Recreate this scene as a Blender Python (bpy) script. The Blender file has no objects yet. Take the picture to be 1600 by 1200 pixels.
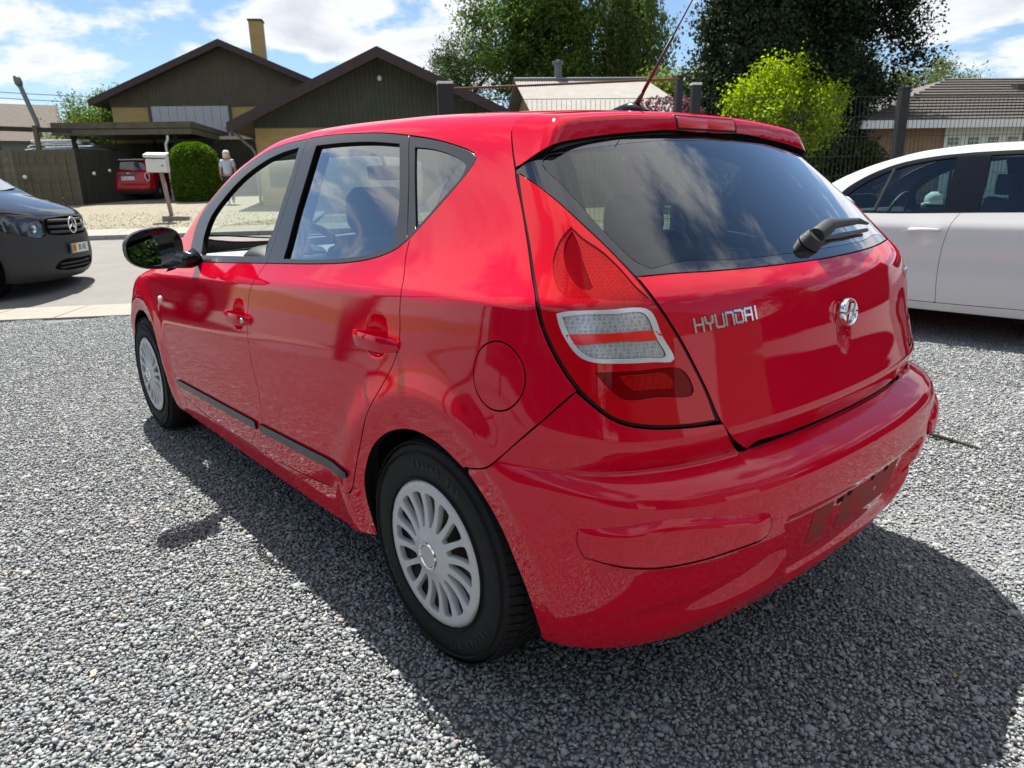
import bpy, bmesh, math, random
import numpy as np
from mathutils import Vector, Matrix, Euler
from mathutils.geometry import delaunay_2d_cdt
random.seed(7); rng = np.random.default_rng(7)
scene = bpy.context.scene
COL = scene.collection

# ------------------------------------------------------------------ camera
CAM_POS = (-1.405, 1.780, 1.239)
CAM_YAW, CAM_PITCH, CAM_ROLL = -40.66, -15.67, -1.33      # degrees
def make_camera():
    cd = bpy.data.cameras.new('camera'); co = bpy.data.objects.new('camera', cd); COL.objects.link(co)
    y, p, r = (math.radians(a) for a in (CAM_YAW, CAM_PITCH, CAM_ROLL))
    fw = Vector((math.cos(p)*math.cos(y), math.cos(p)*math.sin(y), math.sin(p)))
    rt = fw.cross(Vector((0, 0, 1))).normalized(); up = rt.cross(fw)
    r2 = math.cos(r)*rt + math.sin(r)*up; u2 = -math.sin(r)*rt + math.cos(r)*up
    m = Matrix((r2, u2, -fw)).transposed().to_4x4(); m.translation = CAM_POS
    co.matrix_world = m
    cd.sensor_width = 36.0; cd.lens = 1095.1/1600*36
    cd.clip_start = 0.05; cd.clip_end = 3000
    cd.dof.use_dof = True; cd.dof.focus_distance = 2.1; cd.dof.aperture_fstop = 7.0
    scene.camera = co
make_camera()

# ------------------------------------------------------------------ sky and sun
SUN_TO = Vector((0.52, -0.165, 1.0)).normalized()          # direction towards the sun
SUN_EL = math.asin(SUN_TO.z); SUN_AZ = math.atan2(SUN_TO.y, SUN_TO.x)
EXPOSURE = 1.18
def make_world():
    w = bpy.data.worlds.new('World'); scene.world = w; w.use_nodes = True
    nt = w.node_tree; nd = nt.nodes; ln = nt.links; nd.clear()
    out = nd.new('ShaderNodeOutputWorld'); bg = nd.new('ShaderNodeBackground')
    sky = nd.new('ShaderNodeTexSky'); sky.sky_type = 'NISHITA'; sky.sun_disc = False
    sky.sun_elevation = SUN_EL; sky.sun_rotation = math.pi/2 - SUN_AZ
    sky.air_density = 1.0; sky.dust_density = 0.1; sky.ozone_density = 4.0
    bg.inputs['Strength'].default_value = 0.060
    # clouds: a layer seen in perspective (direction divided by its height)
    tc = nd.new('ShaderNodeTexCoord'); sep = nd.new('ShaderNodeSeparateXYZ'); ln.new(tc.outputs['Generated'], sep.inputs[0])
    def mth(op, a, b=None, c=None):
        n = nd.new('ShaderNodeMath'); n.operation = op
        for i, v in enumerate((a, b, c)):
            if v is None: continue
            if isinstance(v, (int, float)): n.inputs[i].default_value = v
            else: ln.new(v, n.inputs[i])
        return n.outputs[0]
    zz = mth('ADD', mth('MAXIMUM', sep.outputs[2], 0.0), 0.22)
    u = mth('DIVIDE', sep.outputs[0], zz); v = mth('DIVIDE', sep.outputs[1], zz)
    cmb = nd.new('ShaderNodeCombineXYZ'); ln.new(u, cmb.inputs[0]); ln.new(v, cmb.inputs[1])
    cmb.inputs[2].default_value = 3.7
    def noise(scale, detail, rough, dist=0.0, off=(0, 0, 0)):
        mp = nd.new('ShaderNodeMapping'); mp.inputs['Location'].default_value = off; ln.new(cmb.outputs[0], mp.inputs[0])
        n = nd.new('ShaderNodeTexNoise'); n.inputs['Scale'].default_value = scale; n.inputs['Detail'].default_value = detail
        n.inputs['Roughness'].default_value = rough; n.inputs['Distortion'].default_value = dist
        ln.new(mp.outputs[0], n.inputs['Vector']); return n.outputs[0]
    big = noise(0.85, 3, 0.5, 0.25, CLOUD_OFF); fine = noise(2.6, 10, 0.60, 0.15, (CLOUD_OFF[0]+4.1, CLOUD_OFF[1]+1.7, 0))
    dens = mth('ADD', mth('MULTIPLY', big, 0.66), mth('MULTIPLY', fine, 0.44))
    rmp = nd.new('ShaderNodeMapRange'); rmp.interpolation_type = 'SMOOTHSTEP'
    rmp.inputs['From Min'].default_value = 0.540; rmp.inputs['From Max'].default_value = 0.605
    ln.new(dens, rmp.inputs['Value'])
    core = nd.new('ShaderNodeMapRange'); core.interpolation_type = 'SMOOTHSTEP'
    core.inputs['From Min'].default_value = 0.58; core.inputs['From Max'].default_value = 0.74
    ln.new(dens, core.inputs['Value'])
    ccol = nd.new('ShaderNodeMix'); ccol.data_type = 'RGBA'
    ccol.inputs[6].default_value = (7.6, 7.8, 8.15, 1); ccol.inputs[7].default_value = (4.9, 5.25, 5.9, 1)
    ln.new(core.outputs[0], ccol.inputs[0])
    mix = nd.new('ShaderNodeMix'); mix.data_type = 'RGBA'
    ln.new(rmp.outputs[0], mix.inputs[0]); ln.new(sky.outputs[0], mix.inputs[6]); ln.new(ccol.outputs[2], mix.inputs[7])
    ln.new(mix.outputs[2], bg.inputs[0]); ln.new(bg.outputs[0], out.inputs[0])
CLOUD_OFF = (11.3, 2.9, 0)
make_world()
def make_sun():
    ld = bpy.data.lights.new('sun', 'SUN'); lo = bpy.data.objects.new('sun', ld); COL.objects.link(lo)
    ld.energy = 4.7; ld.angle = math.radians(0.5); ld.color = (1.0, 0.955, 0.88)
    lo.rotation_euler = SUN_TO.to_track_quat('Z', 'Y').to_euler(); lo.location = (0, 0, 30)
make_sun()
vs = scene.view_settings; vs.view_transform = 'Standard'; vs.look = 'None'; vs.gamma = 1.0; vs.exposure = EXPOSURE; vs.use_curve_mapping = False
scene.cycles.max_bounces = 10; scene.cycles.transparent_max_bounces = 16; scene.cycles.caustics_reflective = False; scene.cycles.caustics_refractive = False
scene.cycles.use_denoising = True

# ------------------------------------------------------------------ materials
MATS = {}
def nodes_of(m):
    m.use_nodes = True; nt = m.node_tree; return nt, nt.nodes, nt.links, nt.nodes['Principled BSDF']
def mat(name, col, rough=0.5, metal=0.0, spec=0.5, coat=0.0, coat_rough=0.03, noise=None, bump=None, sheen=0, emis=None, trans=0, sss=0, coord='Object'):
    """noise=(scale, amount, colour2) mottles the colour; bump=(scale, strength, distance)"""
    if name in MATS: return MATS[name]
    m = bpy.data.materials.new(name); nt, nd, ln, b = nodes_of(m)
    b.inputs['Base Color'].default_value = (*col, 1); b.inputs['Roughness'].default_value = rough; b.inputs['Metallic'].default_value = metal
    b.inputs['Specular IOR Level'].default_value = spec; b.inputs['Coat Weight'].default_value = coat; b.inputs['Coat Roughness'].default_value = coat_rough
    b.inputs['Transmission Weight'].default_value = trans
    tc = nd.new('ShaderNodeTexCoord')
    if noise:
        sc, am, c2 = noise
        n = nd.new('ShaderNodeTexNoise'); n.inputs['Scale'].default_value = sc; n.inputs['Detail'].default_value = 6; n.inputs['Roughness'].default_value = 0.6
        ln.new(tc.outputs[coord], n.inputs['Vector'])
        r = nd.new('ShaderNodeMapRange'); r.inputs['From Min'].default_value = 0.35; r.inputs['From Max'].default_value = 0.68; r.inputs['To Max'].default_value = am
        ln.new(n.outputs[0], r.inputs['Value'])
        x = nd.new('ShaderNodeMix'); x.data_type = 'RGBA'; x.inputs[6].default_value = (*col, 1); x.inputs[7].default_value = (*c2, 1)
        ln.new(r.outputs[0], x.inputs[0]); ln.new(x.outputs[2], b.inputs['Base Color'])
    if bump:
        sc, st, di = bump
        n = nd.new('ShaderNodeTexNoise'); n.inputs['Scale'].default_value = sc; n.inputs['Detail'].default_value = 5
        ln.new(tc.outputs[coord], n.inputs['Vector'])
        bp = nd.new('ShaderNodeBump'); bp.inputs['Strength'].default_value = st; bp.inputs['Distance'].default_value = di
        ln.new(n.outputs[0], bp.inputs['Height']); ln.new(bp.outputs[0], b.inputs['Normal'])
    MATS[name] = m; return m
def glass_mat(name, tint, refl=1.0, ior=1.5, tint_rough=0.0):
    """a single pane: light passes through tinted, Fresnel reflection on top"""
    if name in MATS: return MATS[name]
    m = bpy.data.materials.new(name); m.use_nodes = True; nt = m.node_tree; nd = nt.nodes; ln = nt.links; nd.clear()
    out = nd.new('ShaderNodeOutputMaterial'); tr = nd.new('ShaderNodeBsdfTransparent'); gl = nd.new('ShaderNodeBsdfGlossy')
    tr.inputs[0].default_value = (*tint, 1); gl.inputs['Roughness'].default_value = 0.003; gl.inputs['Color'].default_value = (1, 1, 1, 1)
    fr = nd.new('ShaderNodeLayerWeight'); fr.inputs['Blend'].default_value = .5                    # Schlick, the same from both sides
    pw = nd.new('ShaderNodeMath'); pw.operation = 'POWER'; pw.inputs[1].default_value = 5; ln.new(fr.outputs['Facing'], pw.inputs[0])
    ma = nd.new('ShaderNodeMath'); ma.operation = 'MULTIPLY_ADD'; ma.inputs[1].default_value = .957; ma.inputs[2].default_value = .043; ln.new(pw.outputs[0], ma.inputs[0])
    mu = nd.new('ShaderNodeMath'); mu.operation = 'MULTIPLY'; mu.use_clamp = True; mu.inputs[1].default_value = 1.8*refl; ln.new(ma.outputs[0], mu.inputs[0])
    mx = nd.new('ShaderNodeMixShader'); ln.new(mu.outputs[0], mx.inputs[0]); ln.new(tr.outputs[0], mx.inputs[1]); ln.new(gl.outputs[0], mx.inputs[2])
    ln.new(mx.outputs[0], out.inputs[0]); MATS[name] = m; return m

mat('seam_shade', (.006, .005, .005), .9, spec=.1)  # flange walls coloured near-black in place of shade inside the shut lines
# ------------------------------------------------------------------ objects
class FL(list): pass
def link(o, parent=None):
    COL.objects.link(o)
    if parent is not None: o.parent = parent
    return o
def tag(o, label=None, cat=None, group=None, kind=None):
    if label: o['label'] = label
    if cat: o['category'] = cat
    if group: o['group'] = group
    if kind: o['kind'] = kind
    return o
def empty(name, loc=(0, 0, 0), rz=0.0, label=None, cat=None, group=None):
    o = bpy.data.objects.new(name, None); o.empty_display_size = 0.2; o.location = loc; o.rotation_euler = (0, 0, rz); link(o)
    return tag(o, label, cat, group)
def mesh_obj(name, verts, faces, material, parent=None, smooth=False, normals=None, mats=None, fmat=None):
    if hasattr(faces, 'deep') and mats is None: mats = [material, MATS['seam_shade']]; fmat = np.zeros(len(faces), np.int32); fmat[faces.deep:] = 1
    me = bpy.data.meshes.new(name); me.from_pydata([tuple(map(float, v)) for v in verts], [], [tuple(int(i) for i in f) for f in faces])
    for m_ in (mats or [material]): me.materials.append(m_)
    if fmat is not None: me.polygons.foreach_set('material_index', np.asarray(fmat, dtype=np.int32))
    if smooth or normals is not None: me.polygons.foreach_set('use_smooth', np.ones(len(me.polygons), dtype=bool))
    me.update()
    if normals is not None: me.normals_split_custom_set_from_vertices([tuple(map(float, n)) for n in normals])
    o = bpy.data.objects.new(name, me); return link(o, parent)
def copy_tree(o, parent=None, loc=None, rz=None):
    c = o.copy(); COL.objects.link(c); c.parent = parent
    if loc is not None: c.location = loc
    if rz is not None: c.rotation_euler = (0, 0, rz)
    for ch in list(o.children): copy_tree(ch, c)
    return c
class MB:
    """collects simple solids and links them as one mesh"""
    def __init__(s): s.v = []; s.f = []; s.m = []
    def add(s, vs, fs, mi=0):
        b = len(s.v); s.v += [tuple(v) for v in vs]; s.f += [tuple(b+i for i in f) for f in fs]; s.m += [mi]*len(fs); return s
    def box(s, c, size, rot=None, mi=0, bev=0.0):
        hx, hy, hz = (a/2 for a in size)
        if bev <= 0:
            P = [Vector((x, y, z)) for x in (-hx, hx) for y in (-hy, hy) for z in (-hz, hz)]
            F = [(0, 1, 3, 2), (4, 6, 7, 5), (0, 4, 5, 1), (2, 3, 7, 6), (0, 2, 6, 4), (1, 5, 7, 3)]
        else:
            bm = bmesh.new(); bmesh.ops.create_cube(bm, size=1.0)
            for v in bm.verts: v.co = Vector((v.co.x*size[0], v.co.y*size[1], v.co.z*size[2]))
            bmesh.ops.bevel(bm, geom=bm.edges[:]+bm.verts[:], offset=bev, segments=2, affect='EDGES', profile=0.6)
            bm.verts.index_update(); P = [v.co.copy() for v in bm.verts]; F = [tuple(v.index for v in f.verts) for f in bm.faces]; bm.free()
        R = rot.to_matrix() if isinstance(rot, Euler) else rot
        if R is not None: P = [R @ p for p in P]
        c = Vector(c); return s.add([p+c for p in P], F, mi)
    def prism(s, poly, axis, a, b, mi=0):
        """poly: 2D outline; axis 0/1/2 is the extrusion axis between a and b"""
        n = len(poly)
        def P(p, t):
            if axis == 0: return (t, p[0], p[1])
            if axis == 1: return (p[0], t, p[1])
            return (p[0], p[1], t)
        vs = [P(p, a) for p in poly]+[P(p, b) for p in poly]
        fs = [tuple(range(n))[::-1], tuple(range(n, 2*n))]+[(i, (i+1) % n, n+(i+1) % n, n+i) for i in range(n)]
        return s.add(vs, fs, mi)
    def tube(s, pts, rad, n=10, cap=True, mi=0):
        pts = [Vector(p) for p in pts]; rr = rad if hasattr(rad, '__len__') else [rad]*len(pts)
        vs = []; fs = []; prev = None
        for i, p in enumerate(pts):
            d = (pts[min(i+1, len(pts)-1)]-pts[max(i-1, 0)]).normalized()
            a = prev if prev is not None else d.orthogonal().normalized()
            a = (a - d*a.dot(d)).normalized(); prev = a; b = d.cross(a)
            vs += [p+rr[i]*(math.cos(2*math.pi*k/n)*a+math.sin(2*math.pi*k/n)*b) for k in range(n)]
        for i in range(len(pts)-1):
            for k in range(n): fs.append((i*n+k, i*n+(k+1) % n, (i+1)*n+(k+1) % n, (i+1)*n+k))
        if cap: fs += [tuple(range(n))[::-1], tuple(range((len(pts)-1)*n, len(pts)*n))]
        return s.add(vs, fs, mi)
    def lathe(s, prof, c=(0, 0, 0), axis=2, n=32, mi=0, close=False):
        """prof: (radius, height) pairs"""
        vs = []; fs = []; c = Vector(c)
        for r, h in prof:
            for k in range(n):
                a = 2*math.pi*k/n; x, y = r*math.cos(a), r*math.sin(a)
                vs.append(c+Vector({0: (h, x, y), 1: (x, h, y), 2: (x, y, h)}[axis]))
        m = len(prof); rg = range(m if close else m-1)
        for i in rg:
            j = (i+1) % m
            for k in range(n): fs.append((i*n+k, i*n+(k+1) % n, j*n+(k+1) % n, j*n+k))
        return s.add(vs, fs, mi)
    def obj(s, name, material, parent=None, smooth=False, mats=None, autos=None):
        o = mesh_obj(name, s.v, s.f, material, parent, smooth, mats=mats, fmat=s.m if mats else None)
        bm = bmesh.new(); bm.from_mesh(o.data); bmesh.ops.recalc_face_normals(bm, faces=bm.faces)
        if autos is not None:
            for e in bm.edges:
                if len(e.link_faces) == 2 and e.calc_face_angle(0) > autos: e.smooth = False
            for f in bm.faces: f.smooth = True
        bm.to_mesh(o.data); bm.free(); return o
AS = math.radians(35)
# ------------------------------------------------------------------ curved sheet-metal: implicit surfaces and panels trimmed out of them
def spl(xs, ys, N=6000, pad=1.6):
    """monotone cubic through the points, straight beyond the ends, tabulated"""
    xs = np.array(xs, float); ys = np.array(ys, float); h = np.diff(xs); d = np.diff(ys)/h
    m = np.zeros_like(ys); m[1:-1] = np.where(d[:-1]*d[1:] > 0, 2*d[:-1]*d[1:]/(d[:-1]+d[1:]+1e-12), 0); m[0] = d[0]; m[-1] = d[-1]
    x0 = xs[0]-pad; x1 = xs[-1]+pad; X = np.linspace(x0, x1, N+2); i = np.clip(np.searchsorted(xs, X)-1, 0, len(h)-1); t = np.clip((X-xs[i])/h[i], 0, 1)
    T = ((2*t**3-3*t**2+1)*ys[i]+(t**3-2*t**2+t)*h[i]*m[i]+(-2*t**3+3*t**2)*ys[i+1]+(t**3-t**2)*h[i]*m[i+1])
    T += np.where(X < xs[0], (X-xs[0])*m[0], 0)+np.where(X > xs[-1], (X-xs[-1])*m[-1], 0); inv = (N+1)/(x1-x0); D = np.diff(T)
    def f(x):
        q = (np.asarray(x, float)-x0)*inv; q = np.minimum(np.maximum(q, 0), N+.999); k = q.astype(np.int32); return T[k]+(q-k)*D[k]
    return f
def smax(a, b, k):
    h = np.maximum(k-np.abs(a-b), 0)/k; return np.maximum(a, b)+h**3*k/6
def smin(a, b, k): return -smax(-a, -b, k)
def sstep(a, b, x):
    t = np.clip((x-a)/(b-a), 0, 1); return t*t*(3-2*t)
def cast(F, o, d, t1, n=28):
    lo = np.full(len(o), np.nan); hi = lo.copy(); ts = np.linspace(0, t1, n); prev = F(o)
    for i in range(1, n):
        cur = F(o+ts[i]*d); m = np.isnan(lo) & (prev > 0) & (cur <= 0); lo[m] = ts[i-1]; hi[m] = ts[i]; prev = cur
    fa = F(o+lo[:, None]*d); fb = F(o+hi[:, None]*d); last = np.zeros(len(o)); mid = lo
    for i in range(12):                                                 # bisection, then regula falsi (Illinois)
        mid = (lo+hi)/2 if i < 3 else (lo*fb-hi*fa)/(fb-fa-1e-15); v = F(o+mid[:, None]*d); up = v > 0
        fb = np.where(up, np.where(last > 0, fb*.5, fb), v); fa = np.where(up, v, np.where(last < 0, fa*.5, fa))
        lo = np.where(up, mid, lo); hi = np.where(up, hi, mid); last = np.where(up, 1, -1)
    return o+mid[:, None]*d
def grad(F, X, e=1.5e-3):
    g = np.stack([F(X+np.eye(3)[k]*e)-F(X-np.eye(3)[k]*e) for k in range(3)], -1)
    return g/(np.linalg.norm(g, axis=1, keepdims=True)+1e-12)
class Dom:
    """families of rays: 'ring' around the x axis, 'cyl' around a vertical axis, 'sph' from a point, 'side', 'top'"""
    def __init__(s, kind, c=(0, 0, 0), sc=0.8, reach=2.0, step=28): s.k = kind; s.c = np.array(c, float); s.sc = sc; s.r = reach; s.n = step
    def uv(s, X):
        X = np.asarray(X, float); d = X-s.c
        if s.k == 'ring': return np.stack([X[:, 0], s.sc*np.arctan2(d[:, 1], d[:, 2])], 1)
        if s.k == 'cyl': return np.stack([s.sc*np.mod(np.arctan2(d[:, 1], d[:, 0]), 2*np.pi), X[:, 2]], 1)
        if s.k == 'cylf': return np.stack([s.sc*np.arctan2(d[:, 1], d[:, 0]), X[:, 2]], 1)
        if s.k == 'sph': return np.stack([s.sc*np.mod(np.arctan2(d[:, 1], d[:, 0]), 2*np.pi), s.sc*np.arctan2(d[:, 2], np.hypot(d[:, 0], d[:, 1]))], 1)
        if s.k == 'side': return X[:, [0, 2]]
        if s.k == 'top': return X[:, :2]
        if s.k == 'rear': return X[:, 1:]
    def pts(s, F, uv):
        u, v = uv[:, 0], uv[:, 1]; z = 0*u
        if s.k == 'ring': a = v/s.sc; d = np.stack([z, np.sin(a), np.cos(a)], 1); o = np.stack([u, z+s.c[1], z+s.c[2]], 1)
        elif s.k in ('cyl', 'cylf'): a = u/s.sc; d = np.stack([np.cos(a), np.sin(a), z], 1); o = np.stack([z+s.c[0], z+s.c[1], v], 1)
        elif s.k == 'sph': a = u/s.sc; e = v/s.sc; d = np.stack([np.cos(a)*np.cos(e), np.sin(a)*np.cos(e), np.sin(e)], 1); o = z[:, None]+s.c
        elif s.k == 'side': d = np.stack([z, z+1, z], 1); o = np.stack([u, z+s.c[1], v], 1)
        elif s.k == 'top': d = np.stack([z, z, z+1], 1); o = np.stack([u, v, z+s.c[2]], 1)
        elif s.k == 'rear': d = np.stack([z-1, z, z], 1); o = np.stack([z+s.c[0], u, v], 1)
        return cast(F, o+s.r*d, -d, s.r-.002, s.n)
def crom(pts, n=8):
    """Catmull-Rom through the points (centripetal), any dimension"""
    p = np.asarray(pts, float)
    if len(p) < 3: return p
    q = np.vstack([2*p[0]-p[1], p, 2*p[-1]-p[-2]]); out = []
    for i in range(1, len(q)-2):
        t = np.linspace(0, 1, n, endpoint=False)[:, None]
        p0, p1, p2, p3 = q[i-1], q[i], q[i+1], q[i+2]
        d = [max(np.linalg.norm(b-a), 1e-6)**.5 for a, b in ((p0, p1), (p1, p2), (p2, p3))]
        m1 = (p1-p0)/d[0]-(p2-p0)/(d[0]+d[1])+(p2-p1)/d[1]; m2 = (p2-p1)/d[1]-(p3-p1)/(d[1]+d[2])+(p3-p2)/d[2]
        m1 *= d[1]; m2 *= d[1]
        out.append((2*t**3-3*t**2+1)*p1+(t**3-2*t**2+t)*m1+(-2*t**3+3*t**2)*p2+(t**3-t**2)*m2)
    out.append(p[-1:]); return np.vstack(out)
def resample(p, h, closed=False):
    if closed: p = np.vstack([p, p[:1]])
    L = np.r_[0, np.cumsum(np.linalg.norm(np.diff(p, axis=0), axis=1))]
    k = np.r_[True, np.diff(L) > 1e-9]; p, L = p[k], L[k]
    n = max(int(round(L[-1]/h)), 1); t = np.linspace(0, L[-1], n+1)
    q = np.stack([np.interp(t, L, p[:, i]) for i in range(p.shape[1])], 1)
    return q[:-1] if closed else q
def inpoly(P, poly):
    x, y = P[:, 0], P[:, 1]; c = np.zeros(len(P), bool); j = len(poly)-1
    for i in range(len(poly)):
        xi, yi = poly[i]; xj, yj = poly[j]
        if yi != yj: c ^= ((yi > y) != (yj > y)) & (x < (xj-xi)*(y-yi)/(yj-yi)+xi)
        j = i
    return c
def area2(p): return np.sum(p[:, 0]*np.roll(p[:, 1], -1)-np.roll(p[:, 0], -1)*p[:, 1])/2
def inset(p, g):
    """move a closed counter-clockwise loop inwards by g"""
    if area2(p) < 0: p = p[::-1]
    if g == 0: return p
    a = p-np.roll(p, 1, 0); b = np.roll(p, -1, 0)-p
    na = np.stack([-a[:, 1], a[:, 0]], 1); nb = np.stack([-b[:, 1], b[:, 0]], 1)
    na /= np.linalg.norm(na, axis=1, keepdims=True)+1e-12; nb /= np.linalg.norm(nb, axis=1, keepdims=True)+1e-12
    n = na+nb; n /= np.maximum(np.sum(n*na, 1, keepdims=True), .35)
    return p+g*n*np.where(np.linalg.norm(n, axis=1, keepdims=True) > 1.7, .6, 1)
def hull_uv(dom, segs, h):
    """segs: list of open 3D polylines chained into a closed loop"""
    out = []
    for s in segs:
        u = dom.uv(np.asarray(s, float)); u = resample(crom(u), h); out.append(u[:-1] if len(u) > 1 else u)
    return np.vstack(out)
def panel_mesh(F, dom, loops, h=.018, hb=None, gap=.0024, off=0.0, flange=.012, hem=.007, refine=(), is_uv=False):
    """loops: first the outline then holes; each a list of 3D segments (or a uv array). Returns verts, normals, faces"""
    hb = hb or h*.8; L = []
    for i, lp in enumerate(loops):
        p = lp if is_uv else hull_uv(dom, lp, hb)
        if area2(p) < 0: p = p[::-1]
        keep = np.linalg.norm(p-np.roll(p, 1, 0), axis=1) > hb*.15; p = p[keep]
        p = inset(p, gap if i == 0 else -gap); L.append(p)
    O = L[0]; lo, hi = O.min(0), O.max(0)
    gx, gy = np.meshgrid(np.arange(lo[0], hi[0], h), np.arange(lo[1], hi[1], h*.866)); gx = gx+(np.arange(gx.shape[0]) % 2)[:, None]*h/2
    G = np.stack([gx.ravel(), gy.ravel()], 1)
    for c, r, hh in refine:
        c = dom.uv(np.array([c]))[0]; G = G[np.linalg.norm(G-c, axis=1) > r]
        n = int(r/hh)+1; ax, ay = np.meshgrid(np.arange(-n, n+1)*hh, np.arange(-n, n+1)*hh*.866); ax = ax+(np.arange(ax.shape[0]) % 2)[:, None]*hh/2
        q = np.stack([ax.ravel(), ay.ravel()], 1); G = np.vstack([G, c+q[np.linalg.norm(q, axis=1) < r-.3*hh]])
    m = inpoly(G, O)
    for H in L[1:]: m &= ~inpoly(G, H)
    G = G[m]; B = np.vstack([resample(p, hb*.5, True) for p in L])
    if len(G):
        k = np.ones(len(G), bool)
        for a in range(0, len(G), 2000):
            dd = np.min(((G[a:a+2000, None]-B[None])**2).sum(-1), 1); k[a:a+2000] = dd > (.45*hb)**2
        G = G[k]
    V = np.vstack(L+[G]); E = []; b = 0
    for p in L: n = len(p); E += [(b+i, b+(i+1) % n) for i in range(n)]; b += n
    vs, _, fs, ov, _, _ = delaunay_2d_cdt([Vector(v) for v in V], E, [], 0, 1e-7)
    v2 = np.array([tuple(v) for v in vs]); f2 = np.array([f for f in fs if len(f) == 3])
    c = v2[f2].mean(1); k = inpoly(c, O)
    for H in L[1:]: k &= ~inpoly(c, H)
    f2 = f2[k]; a = v2[f2]; cr = (a[:, 1, 0]-a[:, 0, 0])*(a[:, 2, 1]-a[:, 0, 1])-(a[:, 1, 1]-a[:, 0, 1])*(a[:, 2, 0]-a[:, 0, 0])
    f2 = f2[np.abs(cr) > 1e-10]
    X = dom.pts(F, v2); bad = np.isnan(X[:, 0])
    if bad.any():
        good = np.where(~bad)[0]
        for i in np.where(bad)[0]: X[i] = X[good[np.argmin(((v2[good]-v2[i])**2).sum(1))]]
    N = grad(F, X); X = X+off*N
    a = X[f2]; fn = np.cross(a[:, 1]-a[:, 0], a[:, 2]-a[:, 0]); fl = np.sum(fn*N[f2].mean(1), 1) < 0; f2[fl] = f2[fl][:, ::-1]
    verts = [X]; norms = [N]; faces = [tuple(f) for f in f2]; nv = len(X)
    if flange:
        ed = {}
        for f in f2:
            for i, j in ((f[0], f[1]), (f[1], f[2]), (f[2], f[0])): ed[(i, j)] = 1
        bd = [(i, j) for (i, j) in ed if (j, i) not in ed]; nb = {i: j for i, j in bd}; ids = sorted({i for e in bd for i in e}); ix = {v: k for k, v in enumerate(ids)}
        ids = np.array(ids); out = np.zeros((len(ids), 3))
        for i, j in bd:
            t = X[j]-X[i]; o_ = np.cross(t, N[i]); ln_ = np.linalg.norm(o_)
            if ln_ > 1e-9: o_ /= ln_; out[ix[i]] += o_; out[ix[j]] += o_
        out /= np.linalg.norm(out, axis=1, keepdims=True)+1e-9
        A = X[ids]; n_ = N[ids]; r = .0012
        rings = [(A, n_*.9+out*.43), (A-n_*r+out*r*.6, n_*.3+out*.95), (A-n_*flange+out*r*.6, out), (A-n_*flange+out*hem, n_)]
        base = nv
        for P_, q in rings:
            verts.append(P_); norms.append(q/(np.linalg.norm(q, axis=1, keepdims=True)+1e-9)); nv += len(P_)
        m_ = len(ids)
        for i, j in bd:
            a_, b_ = ix[i], ix[j]
            faces.append((base+b_, base+a_, base+m_+a_, base+m_+b_))
        faces = FL(faces); faces.deep = len(faces)
        for i, j in bd:
            a_, b_ = ix[i], ix[j]
            for k in range(1, 3 if hem else 2): faces.append((base+k*m_+b_, base+k*m_+a_, base+(k+1)*m_+a_, base+(k+1)*m_+b_))
    return np.vstack(verts), np.vstack(norms), faces
def flip(Fc):
    o = FL(f[::-1] for f in Fc)
    if hasattr(Fc, 'deep'): o.deep = Fc.deep
    else: return list(o)
    return o
def panel(name, F, dom, loops, material, parent, mirror=False, **kw):
    """links a panel (and its mirrored twin on the other side)"""
    V, N, Fc = panel_mesh(F, dom, loops, **kw); o = mesh_obj(name, V, Fc, material, parent, normals=N)
    if mirror:
        o2 = mesh_obj(name, V*[1, -1, 1], flip(Fc), material, parent if mirror is True else mirror, normals=N*[1, -1, 1]); return o, o2
    return o
def A3(*p): return np.array(p, float)
def mir(p): return np.asarray(p)[::-1]*[1, -1, 1]
# ------------------------------------------------------------------ body surfaces of the red hatchback (x forward, y left, rear axle at x = 0)
wl = spl([-.75, -.5, -.3, 0, .3, .8, 2.2, 2.65, 3.0, 3.3, 3.5], [.80, .842, .868, .884, .8875, .8885, .886, .876, .845, .79, .72])
zc = spl([-.7, -.3, .1, 1.04, 1.7, 2.2, 3.0, 3.4], [1.005, 1.0, .982, .928, .896, .87, .80, .74])      # shoulder crease
low_r = spl([.1, .16, .22, .30, .40, .55, .68, .80, .95, 1.1], [-.09, -.062, -.038, -.02, -.009, 0, 0, -.006, -.020, -.042])
low_d = spl([.1, .16, .22, .30, .36, .45, .55, .65, .75, .85, .92, 1.0, 1.1], [-.085, -.055, -.032, -.014, -.006, 0, -.004, -.0145, -.029, -.0455, -.058, -.073, -.093])
def low(z, x=1.0):
    w = sstep(-.95, .45, np.asarray(x, float)); return low_r(z)*(1-w)+low_d(z)*w
yr = spl([-.5, -.2, .2, .9, 1.6, 2.2, 3.], [.52, .555, .592, .615, .59, .55, .45])                     # half width at z = 1.40
HANDLES = [(.246, .862), (1.25, .803)]
def S(x, z):
    w = wl(x); c = zc(x); yl = w+low(z, x); yc = w+low(c, x)+.004
    t = (z-c)/(1.40-c); yu = yc+(yr(x)-yc)*(t+.50*t*np.clip(1-t, 0, 1)**3)
    y = smin(yl, yu, .012)
    for cx in (0., 2.65):
        d = np.hypot(x-cx, z-.305)-.425
        fl = np.where(d > 0, .010*np.exp(-(d/.06)**2), .010-.20*np.clip(-d, 0, .09)*sstep(0, .03, -d))
        y = y+fl*sstep(.12, .3, z)
    for hx, hz in HANDLES:
        q = np.abs((x-hx)/.058)**2.6+np.abs((z-hz)/.060)**3; y = y-.026*np.clip(1-q, 0, 1)**1.0*sstep(0, .25, 1-q)
    return y
xt = spl([.55, .66, .70, .76, .84, .92, 1.003], [-.706, -.682, -.673, -.656, -.636, -.625, -.603])
cr = spl([.2, .6, .9, 1.05, 1.2, 1.4], [.24, .235, .25, .255, .23, .22])
def gl(z): return -.572+(z-1.045)*(.372/.325)
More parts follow.
